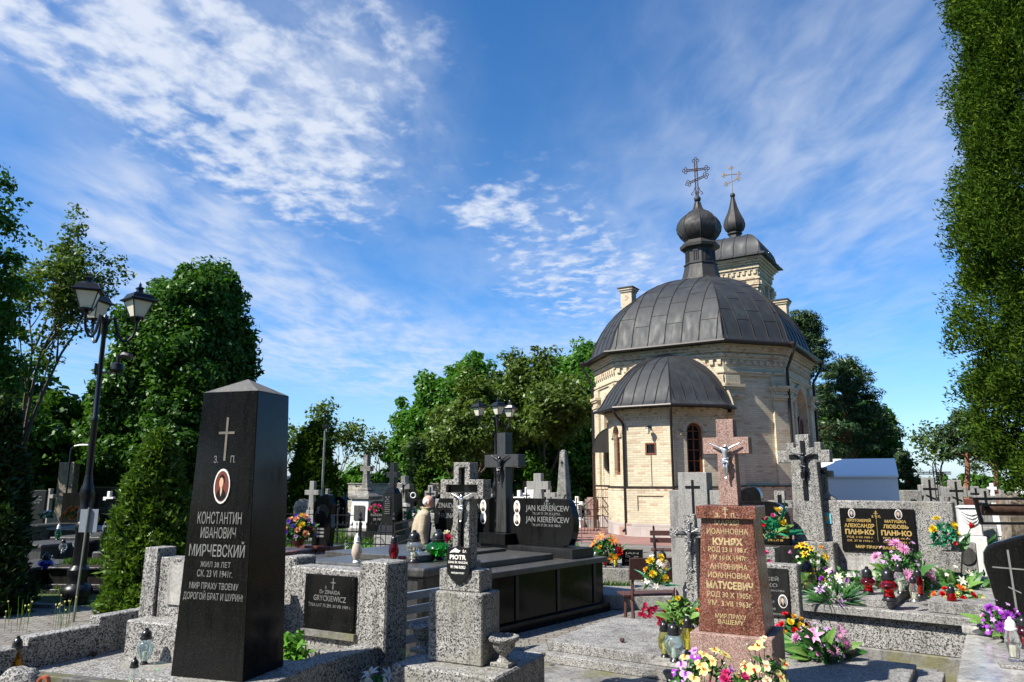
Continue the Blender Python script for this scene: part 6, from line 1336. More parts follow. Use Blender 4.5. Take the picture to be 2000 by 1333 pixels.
cross_stone('large white stone cross with oval relief above the black double headstone',1052,925,23,.26,.74,.2,'grey',-.5,'ped',hx=.24)
cross_stone('narrow white cross directly left of the large relief cross',1041,944,25,.14,.42,.12,'white',-.5,'ped',hx=.2)
cross_stone('plain pale cross right of the large relief cross',1072,950,24,.15,.5,.12,'grey',-.5,hx=.2)
cross_stone('white cross with dark inlay third from the left in the row above the black headstone',1030,952,26,.15,.46,.12,'white',-.5,'ped','latin',hx=.2)
cross_stone('thin black cross on a white pedestal above the black headstone',1024,940,27,.08,.42,.08,'black',-.5,hx=.28)
cross_stone('leftmost small white cross above the black headstone',1014,958,26,.12,.42,.1,'white',-.5,'ped',hx=.22)
cross_stone('tiny pale cross just left of the middle lamp pole',958,955,30,.12,.4,.1,'grey',-.5,hx=.2)
cross_stone('white cross far behind the thin stake near the church',1127,970,30,.14,.5,.1,'white',-.5,'ped','latin',hx=.2)
cross_stone('small white cross behind the rusty fence near the church',1118,978,34,.14,.44,.1,'white',-.5,hx=.2)
cross_stone('grey terrazzo Orthodox cross right of the white tent',1812,933,14.5,.22,.36,.16,'grey',-.3,'plain','orth',hx=.14)
cross_stone('second terrazzo Orthodox cross with slanted bar, right of the wrought iron cross',1863,938,13.5,.20,.35,.16,'terrazzo_fine',-.3,'plain','orth',hx=.12)
cross_stone('small grey cross between the two terrazzo Orthodox crosses',1836,950,24,.16,.5,.14,'grey',-.4,'plain',hx=.2)
cross_stone('pale blue-grey cross with black inlay behind the rusty pipe',1903,950,20,.17,.34,.14,'terrazzo_fine',-.3,'plain','latin',hx=.12)
cross_stone('low wide grey cross with a thin black cross behind the rusty pipe',1921,955,18,.17,.44,.14,'grey',-.3,'plain','latin',hx=.16)
cross_stone('tiny bright white trefoil cross far right above the rusty pipe',1936,944,24,.10,.26,.1,'white',-.3,'ped',hx=.12)
# tall carved pedestal with cross
q=P(712,1040,24); t=thing('cross_monument','pale stone pedestal monument with a tall cross and a grey panel beyond the iron fence','grave monument',(q.x,24,0),-R(28)); zt=P(712,889,24).z; zp=P(712,962,24).z
MB().ct(0,0,.95,.8,0,.9,.75,.35).build('base','oldstone',t,bevel=.02); MB().ct(0,0,.74,.6,.351,.68,.56,zp-.22).build('pedestal','white',t,bevel=.01); MB().ct(0,0,.82,.68,zp-.219,.86,.72,zp-.1).build('cornice','oldstone',t,bevel=.02); MB().ct(0,0,.7,.6,zp-.099,.34,.3,zp+.08).build('cap','oldstone',t,bevel=.01); MB().ct(0,0,.42,.36,zp+.081,.30,.26,zp+.16).build('cap_block','oldstone',t)
MB().slab(cross_poly(.16,.42,zp+.161,zt-.52,.16,zt,.24),-.09,.09).build('cross','oldstone',t,bevel=.01); MB().box(-.20,.22,-.32,-.31,.6,zp-.4).build('panel','blue',t)
# black obelisk with cross
q=P(765,1045,17); t=thing('cross_monument','black granite pedestal and cross with engraved lines, beside the iron fence','grave monument',(q.x,17,0),-R(30)); zt=P(765,904,17).z; z1=P(765,964,17).z; z2=P(765,1026,17).z; z3=P(765,1045,17).z
MB().cb(0,0,.62,.5,0,z3).build('concrete_foot','grey',t,bevel=.01); MB().ct(0,0,.50,.42,z3+.001,.44,.38,z2).build('base','blackmat',t,bevel=.01); sh=MB().ct(0,0,.38,.32,z2+.001,.32,.28,z1).build('shaft','black',t,bevel=.006); MB().ct(0,0,.28,.24,z1+.001,.18,.16,z1+.12).build('cap','black',t,bevel=.006)
MB().slab(cross_poly(.13,.32,z1+.121,zt-.34,.13,zt),-.06,.06).build('cross','blackmat',t,bevel=.005)
m=MB()
for i in range(9): put_text(m,['Ś P','JAN','ŻYŁ LAT','ZM. W ROKU','PROSI O','MODLITWĘ','ŻONA','I DZIECI','POKÓJ'][i],0,z1-.09-i*.045,.018,.14 if i!=1 else .08,-.170,.02,.012)
m.build('inscription','silver',sh)
# ring on the black cross
q=P(807,968,20.3)
t=thing('metal_wreath','small pale ring wreath fixed on the black granite cross behind the man','wreath',(q.x,20.35,q.z)); MB().tube([(.07*math.cos(a),-.05,.07*math.sin(a)) for a in [2*PI*i/14 for i in range(14)]],.018,6,closed=True).build('ring','white',t,True)
# weathered obelisk
q=P(1102,985,18.5); t=thing('obelisk_headstone','weathered grey stone obelisk with carved leaves and a small cross, right of the white crosses','headstone',(q.x,18.5,0),-R(35)); zt=P(1100,879,18.5).z; z0=P(1102,980,18.5).z
m=MB(); m.ct(0,0,.30,.27,z0,.15,.14,zt-.05).ct(0,0,.15,.14,zt-.049,.07,.06,zt); m.build('shaft','oldstone',t,bevel=.015); MB().ct(0,0,.42,.40,0,.36,.33,z0-.001).build('base','oldstone',t,bevel=.02)
MB().slab([(x,z+zt-.35) for x,z in cross_poly(.012,.08,-.08,.03,.012,.08)],-.105,-.08).build('engraved_cross','ink',t)
m=MB()
for i in range(9): a=R(200+i*18); m.ball((.10*math.cos(a)*.8,-.135,z0+.20+.13*math.sin(a)),(.05,.03,.035),6)
m.build('carved_garland','oldstone',t,True)
# palm-carved black headstone on a brown tomb
q=P(627,1066,13); zb=q.z; rz=-R(26); t=thing('brown_tomb','polished red brown granite tomb in front of the iron fence','tomb',(q.x,13,0),rz)
MB().box(-.95,.28,-1.3,.25,0,zb-.13).build('chest','brown',t); MB().box(-1.0,.34,-1.36,.3,zb-.129,zb-.08).build('cover_slab','brown',t,bevel=.006); MB().box(-.75,.10,-1.0,-.2,zb-.079,zb-.03).build('raised_slab','brown',t,bevel=.006); MB().box(-.45,.3,-.12,.24,zb-.079,zb-.0).build('headstone_base','brown',t,bevel=.006)
t=thing('headstone','black headstone with a rough edge, carved palm leaf and cross, on the red brown tomb','headstone',(q.x,13,0),rz); Hh=P(627,965,13).z-zb
pl=[(-.22,0),(.17,0),(.19,Hh*.35),(.17,Hh*.6),(.19,Hh*.8),(.14,Hh*.9),(.12,Hh*.97),(.05,Hh),(-.03,Hh*.97),(-.10,Hh*.95),(-.13,Hh*.88),(-.20,Hh*.84),(-.22,Hh*.6),(-.21,Hh*.4)]
s_=MB().slab([(x,z+zb+.001) for x,z in pl],.0,.13).build('stone','black',t,bevel=.01)
m=MB()
for i in range(22):
    u=i/21; a=R(165-150*u); cx_,cz_=-.02+.14*math.cos(a),zb+Hh*.55+.16*math.sin(a); 
    for s in (-1,1): m.tube([(cx_,-.003,cz_),(cx_+s*.02+.01,-.004,cz_+.055*s)],.0035,3)
m.slab([(x-.09,z+zb+Hh*.68) for x,z in cross_poly(.012,.07,-.06,.03,.012,.07)],-.006,-.0005)
for i in range(3): m.box(-.10,.05,-.004,-.0006,zb+.14+i*.06,zb+.16+i*.06+.012)
m.build('carved_palm','silver',s_)
# ------------------------------------------------------------------ candle lanterns on the near graves
def LZ(label,px,py,z,htpx,kind,glass,**k):
    q=G(px,py,z); pxm=1459/ max(1,q.y); lantern(label,(q.x,q.y,z),htpx/pxm,kind,glass,**k)
LZ('clear heart shaped glass lantern left of the tall black obelisk stone',281,1298,ZS,64,'heart','paleblue',fl=.03)
LZ('clear lantern with a black cap at the bottom edge below the heart shaped lantern',258,1352,ZS,60,'tall','clear')
LZ('amber glass lantern with a black cap in the bottom left corner',28,1312,ZS,62,'flask','amber')
def LT(label,px,pyb,Y,htpx,kind,glass,**k):
    q=P(px,pyb,Y); lantern(label,(q.x,Y,q.z),htpx*Y/1459,kind,glass,**k)
q=P(694,1096,7.55)
for lb,px,hp,kd,gl,kw in [('ribbed pearly lantern with white cap, leftmost of the row on the blue grey tomb',694,54,'shell','pearl',dict(lid='whiteplastic',base='whiteplastic',fl=.05)),
    ('dark red glass lantern with a black cap on the blue grey tomb',767,52,'pear','darkred',{}),('clear fluted glass lantern on the blue grey tomb',807,60,'vase','clear',dict(fl=.04)),
    ('big squat dark green lantern nearest the terrazzo cross',850,58,'squat','green',{})]:
    q=P(px,1097,7.5); kk=dict(kw); lantern(lb,(q.x,7.55 if px<840 else 7.8,ZL+(.001 if px<720 else .001)),hp*7.5/1459,kd,gl,**kk)
LZ('pale yellow glass lantern with black cap, left one beside the red granite monument',1299,1284,ZS+.012,66,'pear','olive')
LZ('yellow glass lantern with black cap, tucked against the red granite monument base',1345,1276,ZS+.012,66,'pear','yellowg')
q=G(1318,1296,ZS+.02); t=thing('stone_tile','pale beige tile under the round beaded lantern','tile',(q.x,q.y,ZS+.013),-R(30)); MB().box(-.16,.16,-.08,.08,0,.018).build('tile','marble',t)
lantern('round beaded pale blue glass lantern with black cap in front of the two yellow ones',(q.x,q.y,ZS+.032),.27,'bulb','paleblue',fl=.02)
q=G(1333,1268,ZS+.012); lantern('small black capped lantern hidden between the round and yellow lanterns',(q.x,q.y,ZS+.012),.17,'tall','clear')
# on the gold plaque tomb
zs_=zl+.076
for lb,px,py,hp,kd,gl,kw in [('large waisted red glass lantern in the middle of the gold plaque tomb',1738,1174,61,'waist','redg',{}),('red glass lantern at the left of the gold plaque tomb',1697,1161,50,'waist','redg',{}),
    ('frosted clear lantern behind the large red lantern',1760,1160,58,'pear','clear',{}),('slim clear lantern with silver foot on the gold plaque tomb',1787,1176,48,'tall','clear',dict(base='lidsilver')),('red lantern behind the slim clear lantern',1797,1166,52,'tall','redg',{})]:
    LZ(lb,px,py,zs_,hp,kd,gl,**kw)
LZ('red lantern with black cap sunk among autumn flowers on the gold plaque tomb',1862,1198,zl,52,'tall','redg')
LZ('yellowish glass lantern under the yellow daffodil bouquet',1580,1158,zl,58,'vase','olive')
LZ('clear lantern with white cap on the marble grave at the right edge',1982,1292,.62,78,'tall','clear',lid='whiteplastic',base='clear')
q=G(1984,1305,.6); t=thing('stone_block','small terrazzo block under the white capped lantern','stone block',(q.x,q.y,.601),-R(25)); MB().box(-.09,.2,-.05,.09,0,.02).build('block','terrazzo_fine',t,bevel=.003)
LZ('dark red round lantern cut by the right edge of the photo',2004,1268,.602,60,'bulb','darkred')
q=P(1295,1128,7.9); lantern('frosted white round lantern with black cap left of the grey stepped monument',(q.x,7.9,q.z),.27,'bulb','pearl')
LT('white capped lantern beside the orange lilies',1163,1103,13.1,24,'tall','clear',lid='lidsilver'); LT('dark red lantern among the orange lilies',1181,1107,13.1,28,'tall','redg'); LT('yellow lantern in front of the orange lilies',1202,1108,13.05,36,'tall','yellowg')
LT('small clear lantern in the grass behind the brown tomb',676,1073,14.5,18,'bulb','clear')
LT('small red lantern on the distant concrete tomb behind the man',790,1015,17.3,14,'tall','redg'); LT('small yellow lantern on the distant concrete tomb behind the man',797,1015,17.3,16,'tall','yellowg')
# ------------------------------------------------------------------ flowers
def BQ(label,px,py,z,wpx,hpx,blooms,**k):
    blooms=[(b[0],b[1],b[2]*.82)+tuple(b[3:]) for b in blooms]; k['leaves_']=[(a,b*.8,int(c*1.2),d) for a,b,c,d in k.get('leaves_',())]
    q=G(px,py,z); s=q.y/1459; return bouquet(label,(q.x,q.y,z),blooms,wpx*s,hpx*s,**k)
Y2='paley'
BQ('yellow and purple orchid arrangement at the foot of the red granite monument',1378,1385,ZS+.02,150,118,[('orchid',Y2,.085,17,'orange'),('orchid','lilac',.09,8,'purple'),('orchid','purple',.07,5,'whitef'),('bud','whitef',.028,18)],nfill=120,seed=4,fsize=.03,leaves_=[('pleafd',.12,4,'broad')])
BQ('pink and magenta carnations in front of the red granite monument',1436,1400,ZS+.02,100,90,[('carn','hotpink',.085,8),('carn','pinkf',.08,5)],nfill=100,seed=8)
BQ('arching cream orchids at the right front of the red granite monument',1496,1385,ZS+.02,105,128,[('orchid',Y2,.095,16,'redf'),('orchid','cream',.08,6,'orange'),('bud','whitef',.03,8)],nfill=80,seed=5,dp=.2)
BQ('pink chrysanthemums and lilies with big variegated leaves on the slab right of the red monument',1606,1284,ZS+.012,105,66,[('mum','pinkf',.15,5),('lily','pinkf',.12,2),('small','lilac',.045,16,'whitef'),('rose','pinkf',.07,3)],leaves_=[('pleaf',.24,12,'broad'),('pleaf2',.22,8,'broad')],nfill=260,seed=11)
BQ('red and yellow flowers lying right of the red monument base',1552,1266,ZS+.012,66,66,[('rose','redf',.075,9),('rose','yellow',.10,4),('carn','gold2',.07,4),('rose','hotpink',.06,5)],leaves_=[('pleaf',.12,4,'broad')],nfill=150,seed=12)
BQ('yellow daffodil bouquet with purple tulips left of the gold plaque tomb',1585,1150,zl+.0,84,96,[('daff','yellow',.13,12,'gold2'),('small','whitef',.05,16,'yellow'),('tulip','purple',.085,4),('tulip','pinkf',.085,3),('daff','gold2',.10,4,'orange')],leaves_=[('pleaf2',.2,5,'broad')],nfill=260,seed=13,fsize=.035)
BQ('large pink chrysanthemum arrangement with broad leaves before the gold plaque',1765,1150,zs_,112,96,[('mum','pinkf',.155,7),('small','lilac',.05,22,'whitef'),('lily','pinkf',.10,3),('bud','pinkf',.035,10)],leaves_=[('pleaf',.26,8,'broad'),('pleaf2',.24,7,'broad')],nfill=260,seed=14,fsize=.035)
BQ('white lilac and pink small flowers left of the red lantern on the gold plaque tomb',1655,1150,zs_,95,44,[('small','whitef',.06,14,'yellow'),('rose','whitef',.08,4),('small','lilac',.055,8,'whitef'),('carn','purple',.085,4),('lily','cream',.1,3)],leaves_=[('pleaf',.15,6,'broad')],nfill=200,seed=15,flat=True)
BQ('dark green blade leaved plant with a lilac lily on the gold plaque tomb',1632,1178,zl,95,46,[('lily','lilac',.11,2),('tulip','purple',.07,2)],leaves_=[('pleaf',.20,34,'narrow'),('pleafd',.19,26,'narrow'),('pleaf2',.14,6,'broad')],nfill=60,seed=16)
BQ('white and green leafy arrangement right of the pink chrysanthemums',1862,1160,zs_-.05,128,52,[('lily','whitef',.11,6,'yellow'),('small','whitef',.05,12,'yellow'),('tulip','pinkf',.06,3),('lily','redf',.10,1)],leaves_=[('pleaf2',.24,9,'broad'),('pleaf',.22,9,'broad')],nfill=260,seed=17,fsize=.035)
BQ('orange and yellow autumn flowers around the sunken red lantern',1872,1188,zl,95,40,[('carn','orange',.10,6),('carn','paley',.09,8),('carn','redf',.08,5),('lily','gold2',.09,4)],leaves_=[('pleaf',.13,6,'broad')],nfill=260,seed=18,dp=.35)
BQ('purple and pink flowers with pale leaves on the marble grave at the right edge',1962,1248,.6,86,62,[('mum','purple',.13,4),('orchid','purple',.09,8,'whitef'),('rose','pinkf',.07,4),('small','lilac',.05,8,'whitef')],leaves_=[('pleaf2',.2,6,'broad'),('pleafd',.16,7,'broad')],nfill=200,seed=19,pot=('goldpale',.05,.05))
q=P(1868,1079,7.7); t=bouquet('yellow carnations and a red tulip in the vase right of the gold plaque',(q.x-.09,7.72,q.z),[('carn','yellow',.10,4),('tulip','redf',.08,1)],.30,.32,nfill=160,seed=20,stem=.06,fill='tinsel',leaves_=[('pleafd',.2,4,'narrow')])
t=thing('single_tulip','single red plastic tulip leaning out of the terrazzo vase at the right','artificial flower',(q.x+.03,7.68,q.z)); MB().tube([(0,0,0),(.06,0,.12),(.13,0,.24)],.005,5).build('stem','pleafd',t); put_bloom(t,'tulip','redf',(.13,0,.235),(.3,-.2,1),.11); put_leaf(t,'pleaf',(.01,0,.02),(.5,-.1,.9),.20,'broad'); put_leaf(t,'pleaf2',(.01,0,.02),(.3,-.2,.9),.17,'narrow')
q=P(1510,1066,7.58); bouquet('small yellow and pink flowers in the vase by the rounded black headstone',(q.x+.03,7.6,q.z),[('carn','yellow',.10,3),('rose','hotpink',.06,3),('tulip','redf',.07,1)],.20,.30,nfill=140,seed=21,stem=.08,fill='tinsel',leaves_=[('tinsel',.26,8,'narrow'),('pleaf2',.15,3,'broad')])
q=P(1495,1100,7.2); bouquet('deep pink flowers half hidden behind the red monument',(q.x,7.3,q.z-.1),[('rose','hotpink',.08,7)],.16,.2,nfill=60,seed=22)
# pot and flowers left of the red monument
q=G(1331,1262,ZS+.012); bouquet('brown plastic vase with leafy stems and yellow blooms beside the red monument',(q.x,q.y,ZS+.012),[('carn','yellow',.05,4),('bud','whitef',.03,3)],.26,.26,nfill=320,seed=23,pot=('brownpot',.055,.20),leaves_=[('pleaf2',.14,7,'broad'),('pleaf',.16,8,'narrow')],fill='pleaf2')
q=G(1362,1255,ZS+.012); bouquet('orange carnations between the brown vase and the red monument',(q.x,q.y,ZS+.012),[('carn','orange',.10,7)],.26,.28,nfill=220,seed=24,leaves_=[('pleafd',.14,5,'narrow')],stem=.05)
q=G(1285,1250,.3); q=P(1282,1200,6.0); t=thing('orchid_spray','arching spray of dark red orchids left of the brown vase','artificial flower',(G(1331,1262,ZS).x,G(1331,1262,ZS).y,ZS+.2))
pts=[(0,0,0),(-.08,0,.10),(-.2,.0,.11),(-.30,0,.06)]; MB().tube(pts,.004,4).build('stem','pleafd',t)
for i,(x,z) in enumerate([(-.10,.03),(-.13,.0),(-.16,-.03),(-.22,.09),(-.25,.05),(-.29,.10),(-.31,.04),(-.12,.07),(-.17,.02)]): put_bloom(t,'orchid','wine',(x,-.02,z),(random.uniform(-.3,.3),-1,.2),.075,None)
t=thing('plastic_wrap_leaf','dark feather shaped leaf in clear wrap standing in the brown vase','artificial leaf',(G(1331,1262,ZS).x-.03,G(1331,1262,ZS).y,ZS+.2)); m=MB(); m.slab([(0,0),(.04,.06),(.045,.14),(.02,.22),(-.01,.25),(-.035,.17),(-.04,.07)],-.004,.004); MT['plumdark']=plain('plum_brown_leaf',(.05,.03,.035),.3,var=.3); m.build('leaf_blade','plumdark',t); MB().tube([(0,-.006,0),(0,-.006,.24)],.003,4).build('leaf_vein','pinkf',t)
q=P(1290,1130,7.5); bouquet('yellow and white flowers on a tall stem in front of the grey stepped monument',(q.x-.05,7.5,q.z-.08),[('carn','yellow',.09,6),('small','whitef',.06,5,'yellow'),('carn','gold2',.07,2)],.24,.34,nfill=90,seed=25,leaves_=[('tinsel',.14,4,'narrow')])
# mid distance
zz1=P(1195,1108,13.2).z
q=P(1190,1100,13.3); bouquet('orange lilies and red carnations in pots on the small grave left of the plaza bench',(q.x,13.5,zz1),[('lily','orange',.17,7),('carn','redf',.17,2),('carn','gold2',.10,3)],.62,.42,nfill=420,fsize=.05,seed=26,leaves_=[('pleaf',.24,14,'narrow')],pot=('darkred',.08,.14))
t=thing('small_tomb','low grave slab with a small black inscribed stone behind the orange lilies','tomb',(P(1165,1110,13.2).x,13.2,0),-R(18)); MB().box(-.2,1.0,-.1,1.5,.0,zz1-.0).build('slab','slabtz',t,bevel=.01); zq=P(1225,1070,13.7).z; b=MB().box(.38,.75,.35,.43,zz1+.001,zq).build('headstone','black',t,bevel=.004)
m=MB(); [put_text(m,s_,.56,zq-.08-i*.065,.032,.24,.3495,.01,.001) for i,s_ in enumerate(('JAN','Ś P','ŻYŁ LAT 60'))]; m.build('inscription','silver',b)
g0=G(1180,1190,0); zk=.19; t=thing('kerb_grave','low terrazzo grave slab with steps behind the small brown bench','tomb',(g0.x,g0.y,0),-R(8))
MB().box(-.05,1.5,.0,1.0,.0,zk).build('kerb','terrazzo_fine',t,bevel=.006); MB().box(.45,1.4,.2,.9,zk+.001,zk+.08).build('slab','slabtz',t,bevel=.006)
q=P(592,1062,12.6); bouquet('purple, yellow and peach flowers in a dark pot on the red brown tomb',(q.x,12.3,P(592,1066,12.3).z),[('carn','peach',.13,11),('tulip','violet',.13,7),('carn','yellow',.13,4),('tulip','lilac',.10,4),('rose','wine',.08,2)],.52,.36,nfill=360,fsize=.05,seed=27,pot=('brown',.12,.16),leaves_=[('pleaf2',.2,4,'broad')])
q=P(876,1090,8.1); bouquet('cream and red flowers half hidden behind the terrazzo cross',(q.x+.02,8.1,ZL),[('carn','cream',.09,6),('rose','wine',.12,2)],.28,.30,nfill=160,seed=28,leaves_=[('pleaf2',.18,6,'broad')])
for lb,px,py,Y,bl,w in [('orange flowers on a distant tomb behind the left street lamp',145,1012,19.6,[('carn','orange',.15,9),('carn','redf',.12,3)],.55),('pink and white flowers on a tomb left of the pale thuja',232,1012,20.6,[('rose','hotpink',.14,5),('rose','pinkf',.12,3)],.5),
    ('white flowers in the distant shade at the far left',92,1010,20,[('small','whitef',.10,7,'yellow')],.3),('pink flowers beyond the iron fence by the pedestal cross',734,1000,22.5,[('carn','hotpink',.18,5)],.4),('cream flowers on the distant concrete tomb behind the man',815,1016,17.2,[('carn','cream',.12,6),('rose','pinkf',.1,2),('small','whitef',.08,5,'yellow')],.55),
    ('bright pink flower in the greenery near the white marble headstone',1878,1046,11.5,[('carn','hotpink',.10,1)],.1),('red flowers at the far right behind the black wavy stone',1930,1075,11,[('rose','redf',.09,3)],.22)]:
    q=P(px,py,Y); bouquet(lb,(q.x,Y,q.z),bl,w,w*.55,nfill=120,fsize=.06,seed=px,leaves_=[('pleaf',.2,3,'broad')])
# white lilies at the bottom edge
q=G(735,1352,.45); bouquet('white blossoms with a green stem at the bottom edge left of the PIOTR pedestal',(q.x,q.y-.0,.42),[('lily','whitef',.11,5,'yellow'),('rose','whitef',.09,3)],.26,.16,nfill=40,seed=31)
q=G(770,1350,.45); t=thing('budding_stem','tall pale green budding stem at the bottom edge beside the white blossoms','plant',(q.x,q.y,.40)); MB().tube([(0,0,0),(.02,0,.15),(.07,0,.32)],.005,5).build('stem','pleaf2',t)
for i in range(7): put_leaf(t,'pleaf2',(.01+.01*i,0,.06+.035*i),(random.choice((-1,1))*.6,-.3,.8),.07,'narrow')
# tinsel plant, pine cones, scraps at the bottom left
q=G(322,1325,ZS); t=thing('tinsel_sprig','small bright green plastic sprig at the foot of the tall black obelisk stone','artificial plant',(q.x,q.y,ZS+.002)); MT['emer']=petal_mat('plastic_emerald',(.02,.50,.16))
for i in range(26): a=random.uniform(0,2*PI); put_leaf(t,'emer',(0,0,.01),(math.cos(a),math.sin(a),random.uniform(.1,1.3)),.075,'narrow')
def cone(label,px,py,z):
    q=G(px,py,z); m=MB(); 
    for j in range(6):
        for i in range(7): a=2*PI*i/7+j*.4; r=.014*math.sin(PI*(j+1)/7.5)+.003; m.ball((r*math.cos(a),r*math.sin(a),.006+.005*j),(.006,.006,.003),5)
    t=thing('pine_cone',label,'pine cone',(q.x,q.y,z),0,'pine cones on the grave slabs'); m.build('scales','bench',t)
cone('pine cone on the left slab, nearer one',183,1283,ZS); cone('pine cone on the left slab, farther one',211,1269,ZS); cone('pine cone on the grey slab right of the PIOTR pedestal',1215,1255,ZS+.013); cone('pine cone at the edge of the grey slab beside the urn',1061,1284,ZS-.06)
q=G(40,1333,ZS); t=thing('broken_stone','rough broken terrazzo lump in the bottom left corner','broken stone',(q.x+.02,q.y-.05,ZS))
bm=bmesh.new(); bmesh.ops.create_icosphere(bm,subdivisions=4,radius=1)
for v in bm.verts: v.co=Vector((v.co.x*.13,v.co.y*.10,max(0,v.co.z)*.11)); v.co+=mn.noise_vector(v.co*14)*.02
me=bpy.data.meshes.new('lump'); bm.to_mesh(me); bm.free(); me.materials.append(MT['terrazzo_big']); me.shade_smooth(); o=bpy.data.objects.new('lump',me); COL.objects.link(o); o.parent=t
q=G(62,1312,ZS); t=thing('wooden_beam','weathered grey wooden beam lying across the bottom left corner','wooden beam',(q.x+.02,q.y-.12,ZS),-R(18)); MT['oldwood']=speck('weathered_wood',[(0,.14),(.5,.10),(.8,.07)],30,.9,.5,(.5,1),6.,moss=(.08,.08,.03)); MB().box(.0,1.0,-.12,-.04,.0,.055).build('beam','oldwood',t,bevel=.006)
q=G(75,1338,ZS+.05); t=thing('clay_arch','small orange clay arch at the bottom edge in front of the wooden beam','clay piece',(q.x+.03,q.y,ZS)); MT['clay']=plain('orange_clay',(.42,.10,.04),.6,var=.15); m=MB(); ringpoly(m,.022,.034,.07,-.02,.02,n=12,legs=.06); m.build('arch','clay',t)
# ------------------------------------------------------------------ weeds by the kerb and grass
q=Vector((-5.3,8.0,0))
rnd=random.Random(3); t=thing('dandelion_weeds','pale dandelion and weed stalks growing between the path and the left grave','weeds',(0,0,0)); sm=MB(); hd=MB()
for i in range(34):
    px=rnd.choice((20,50,100,112,118,125,130,136,150,40,10))+rnd.uniform(-8,8); base=G(px,1225+rnd.uniform(-4,14),.25); h=rnd.uniform(.12,.34); dx=rnd.uniform(-.04,.04)
    sm.tube([base,base+Vector((dx*.4,0,h*.6)),base+Vector((dx,0,h))],.0022,3)
    if i%2==0: hd.ball(base+Vector((dx,0,h)),.010,6)
sm.build('stalks','grass',t); hd.build('seed_heads','paley',t)
def blades(name,label,poly,n,h,seed,mat='grass'):
    r=np.random.default_rng(seed); P_=np.array(poly); lo,hi=P_.min(0),P_.max(0); pts=[]
    while len(pts)<n:
        c=lo+(hi-lo)*r.random((4000,2))
        ins=np.zeros(len(c),bool); j=len(P_)-1
        for i in range(len(P_)):
            xi,yi=P_[i];xj,yj=P_[j]; k=((yi>c[:,1])!=(yj>c[:,1]))&(c[:,0]<(xj-xi)*(c[:,1]-yi)/(yj-yi+1e-12)+xi); ins^=k; j=i
        pts.extend(c[ins].tolist())
    c=np.array(pts[:n]); H=h*(.4+.9*r.random(n)); a=r.random(n)*2*PI
    ln_=r.normal(scale=.35,size=(n,2))*H[:,None]; cen=np.column_stack([c[:,0]+ln_[:,0]*.5,c[:,1]+ln_[:,1]*.5,H*.5]); ay=np.column_stack([ln_[:,0]*.5,ln_[:,1]*.5,H*.5]); ax=np.column_stack([np.cos(a),np.sin(a),np.zeros(n)])*(.006+.008*r.random(n))[:,None]
    o=quad_mesh(name,cen,ax,ay,mat); o['kind']='stuff'; o['label']=label; return o
blades('grass','long green grass around the fenced graves in the middle distance',[(-6.2,12.2),(-1.2,11.5),(-.2,14),(-1,26),(-9.5,26),(-8.5,17)],52000,.16,1)
blades('grass','sunny grass strip between the black tomb and the church plaza',[(1.5,11.3),(4.3,9.9),(5.2,11.6),(3.2,13.2),(1.9,16.2),(.4,22),(-1.5,24),(0,15)],30000,.15,2)
blades('grass','grass under the far graves beside the church and on the right',[(9.5,9.8),(16,9.8),(22,19),(9.3,13.2)],16000,.16,3)
blades('grass','shaded grass between the tombs on the left',[(-9,12.8),(-6.4,12.2),(-8.6,17.5),(-12.4,30),(-20,30),(-14,16)],16000,.14,4)
herb('low leafy ground plants in the grass behind the clear lantern',G(735,1075,0),70,.9,.16,.07,6)
# little yellow dandelions
t=thing('dandelions','yellow dandelions scattered in the sunny grass strip','flowers',(0,0,0)); rnd=random.Random(9); m=MB(); s2=MB()
for i in range(40):
    x,y=rnd.uniform(1.6,4.4),rnd.uniform(10.4,13); s2.tube([(x,y,0),(x,y,.17)],.003,3); m.ball((x,y,.18),(.02,.02,.01),6)
m.build('heads','yellow',t); s2.build('stalks','grass',t); t['kind']='stuff'

# litter on the paving: dry leaves, petals and grit
r=np.random.default_rng(5); n=2600; c=np.column_stack([r.uniform(-9,7,n),r.uniform(6.2,13.5,n),np.full(n,.012)]); a=r.random(n)*6.28; s_=(.008+.018*r.random(n))[:,None]
ax=np.column_stack([np.cos(a),np.sin(a),np.zeros(n)])*s_*.6; ay=np.column_stack([-np.sin(a),np.cos(a),r.normal(scale=.25,size=n)])*s_
MT['litter']=plain('dry_leaf_litter',(.16,.10,.05),.9,var=.5,vs=3.); o=quad_mesh('leaf_litter',c,ax,ay,'litter'); tag(o,'dry leaves and grit scattered over the paving',None,None,'stuff')
n=500
q=G(1789,1299,ZS); c=np.column_stack([q.x-2.6+r.random(n)*2.6,q.y-.9+r.random(n)*1.2,np.full(n,ZS+.016)]); c=c[(c[:,0]>.2)]; n=len(c); a=r.random(n)*6.28; s_=(.003+.006*r.random(n))[:,None]
ax=np.column_stack([np.cos(a),np.sin(a),np.zeros(n)])*s_*.6; ay=np.column_stack([-np.sin(a),np.cos(a),r.normal(scale=.25,size=n)])*s_
o=quad_mesh('grit',c,ax,ay,'litter'); tag(o,'fine needles and grit on the grey slab grave',None,None,'stuff')
n=9000; c=np.column_stack([r.uniform(-9,7,n),r.uniform(6.5,13.2,n),np.full(n,.02)]); c=c[(np.sin(c[:,0]*2.3)+np.sin(c[:,1]*3.1+c[:,0])+r.normal(scale=.5,size=n))>1.25]; n=len(c); a=r.random(n)*6.28
ax=np.column_stack([np.cos(a),np.sin(a),np.zeros(n)])*.004; ay=np.column_stack([r.normal(scale=.01,size=n),r.normal(scale=.01,size=n),.015+.03*r.random(n)]); o=quad_mesh('paving_weeds',c,ax,ay,'grass'); tag(o,'small weeds growing in the joints of the paving',None,None,'stuff')
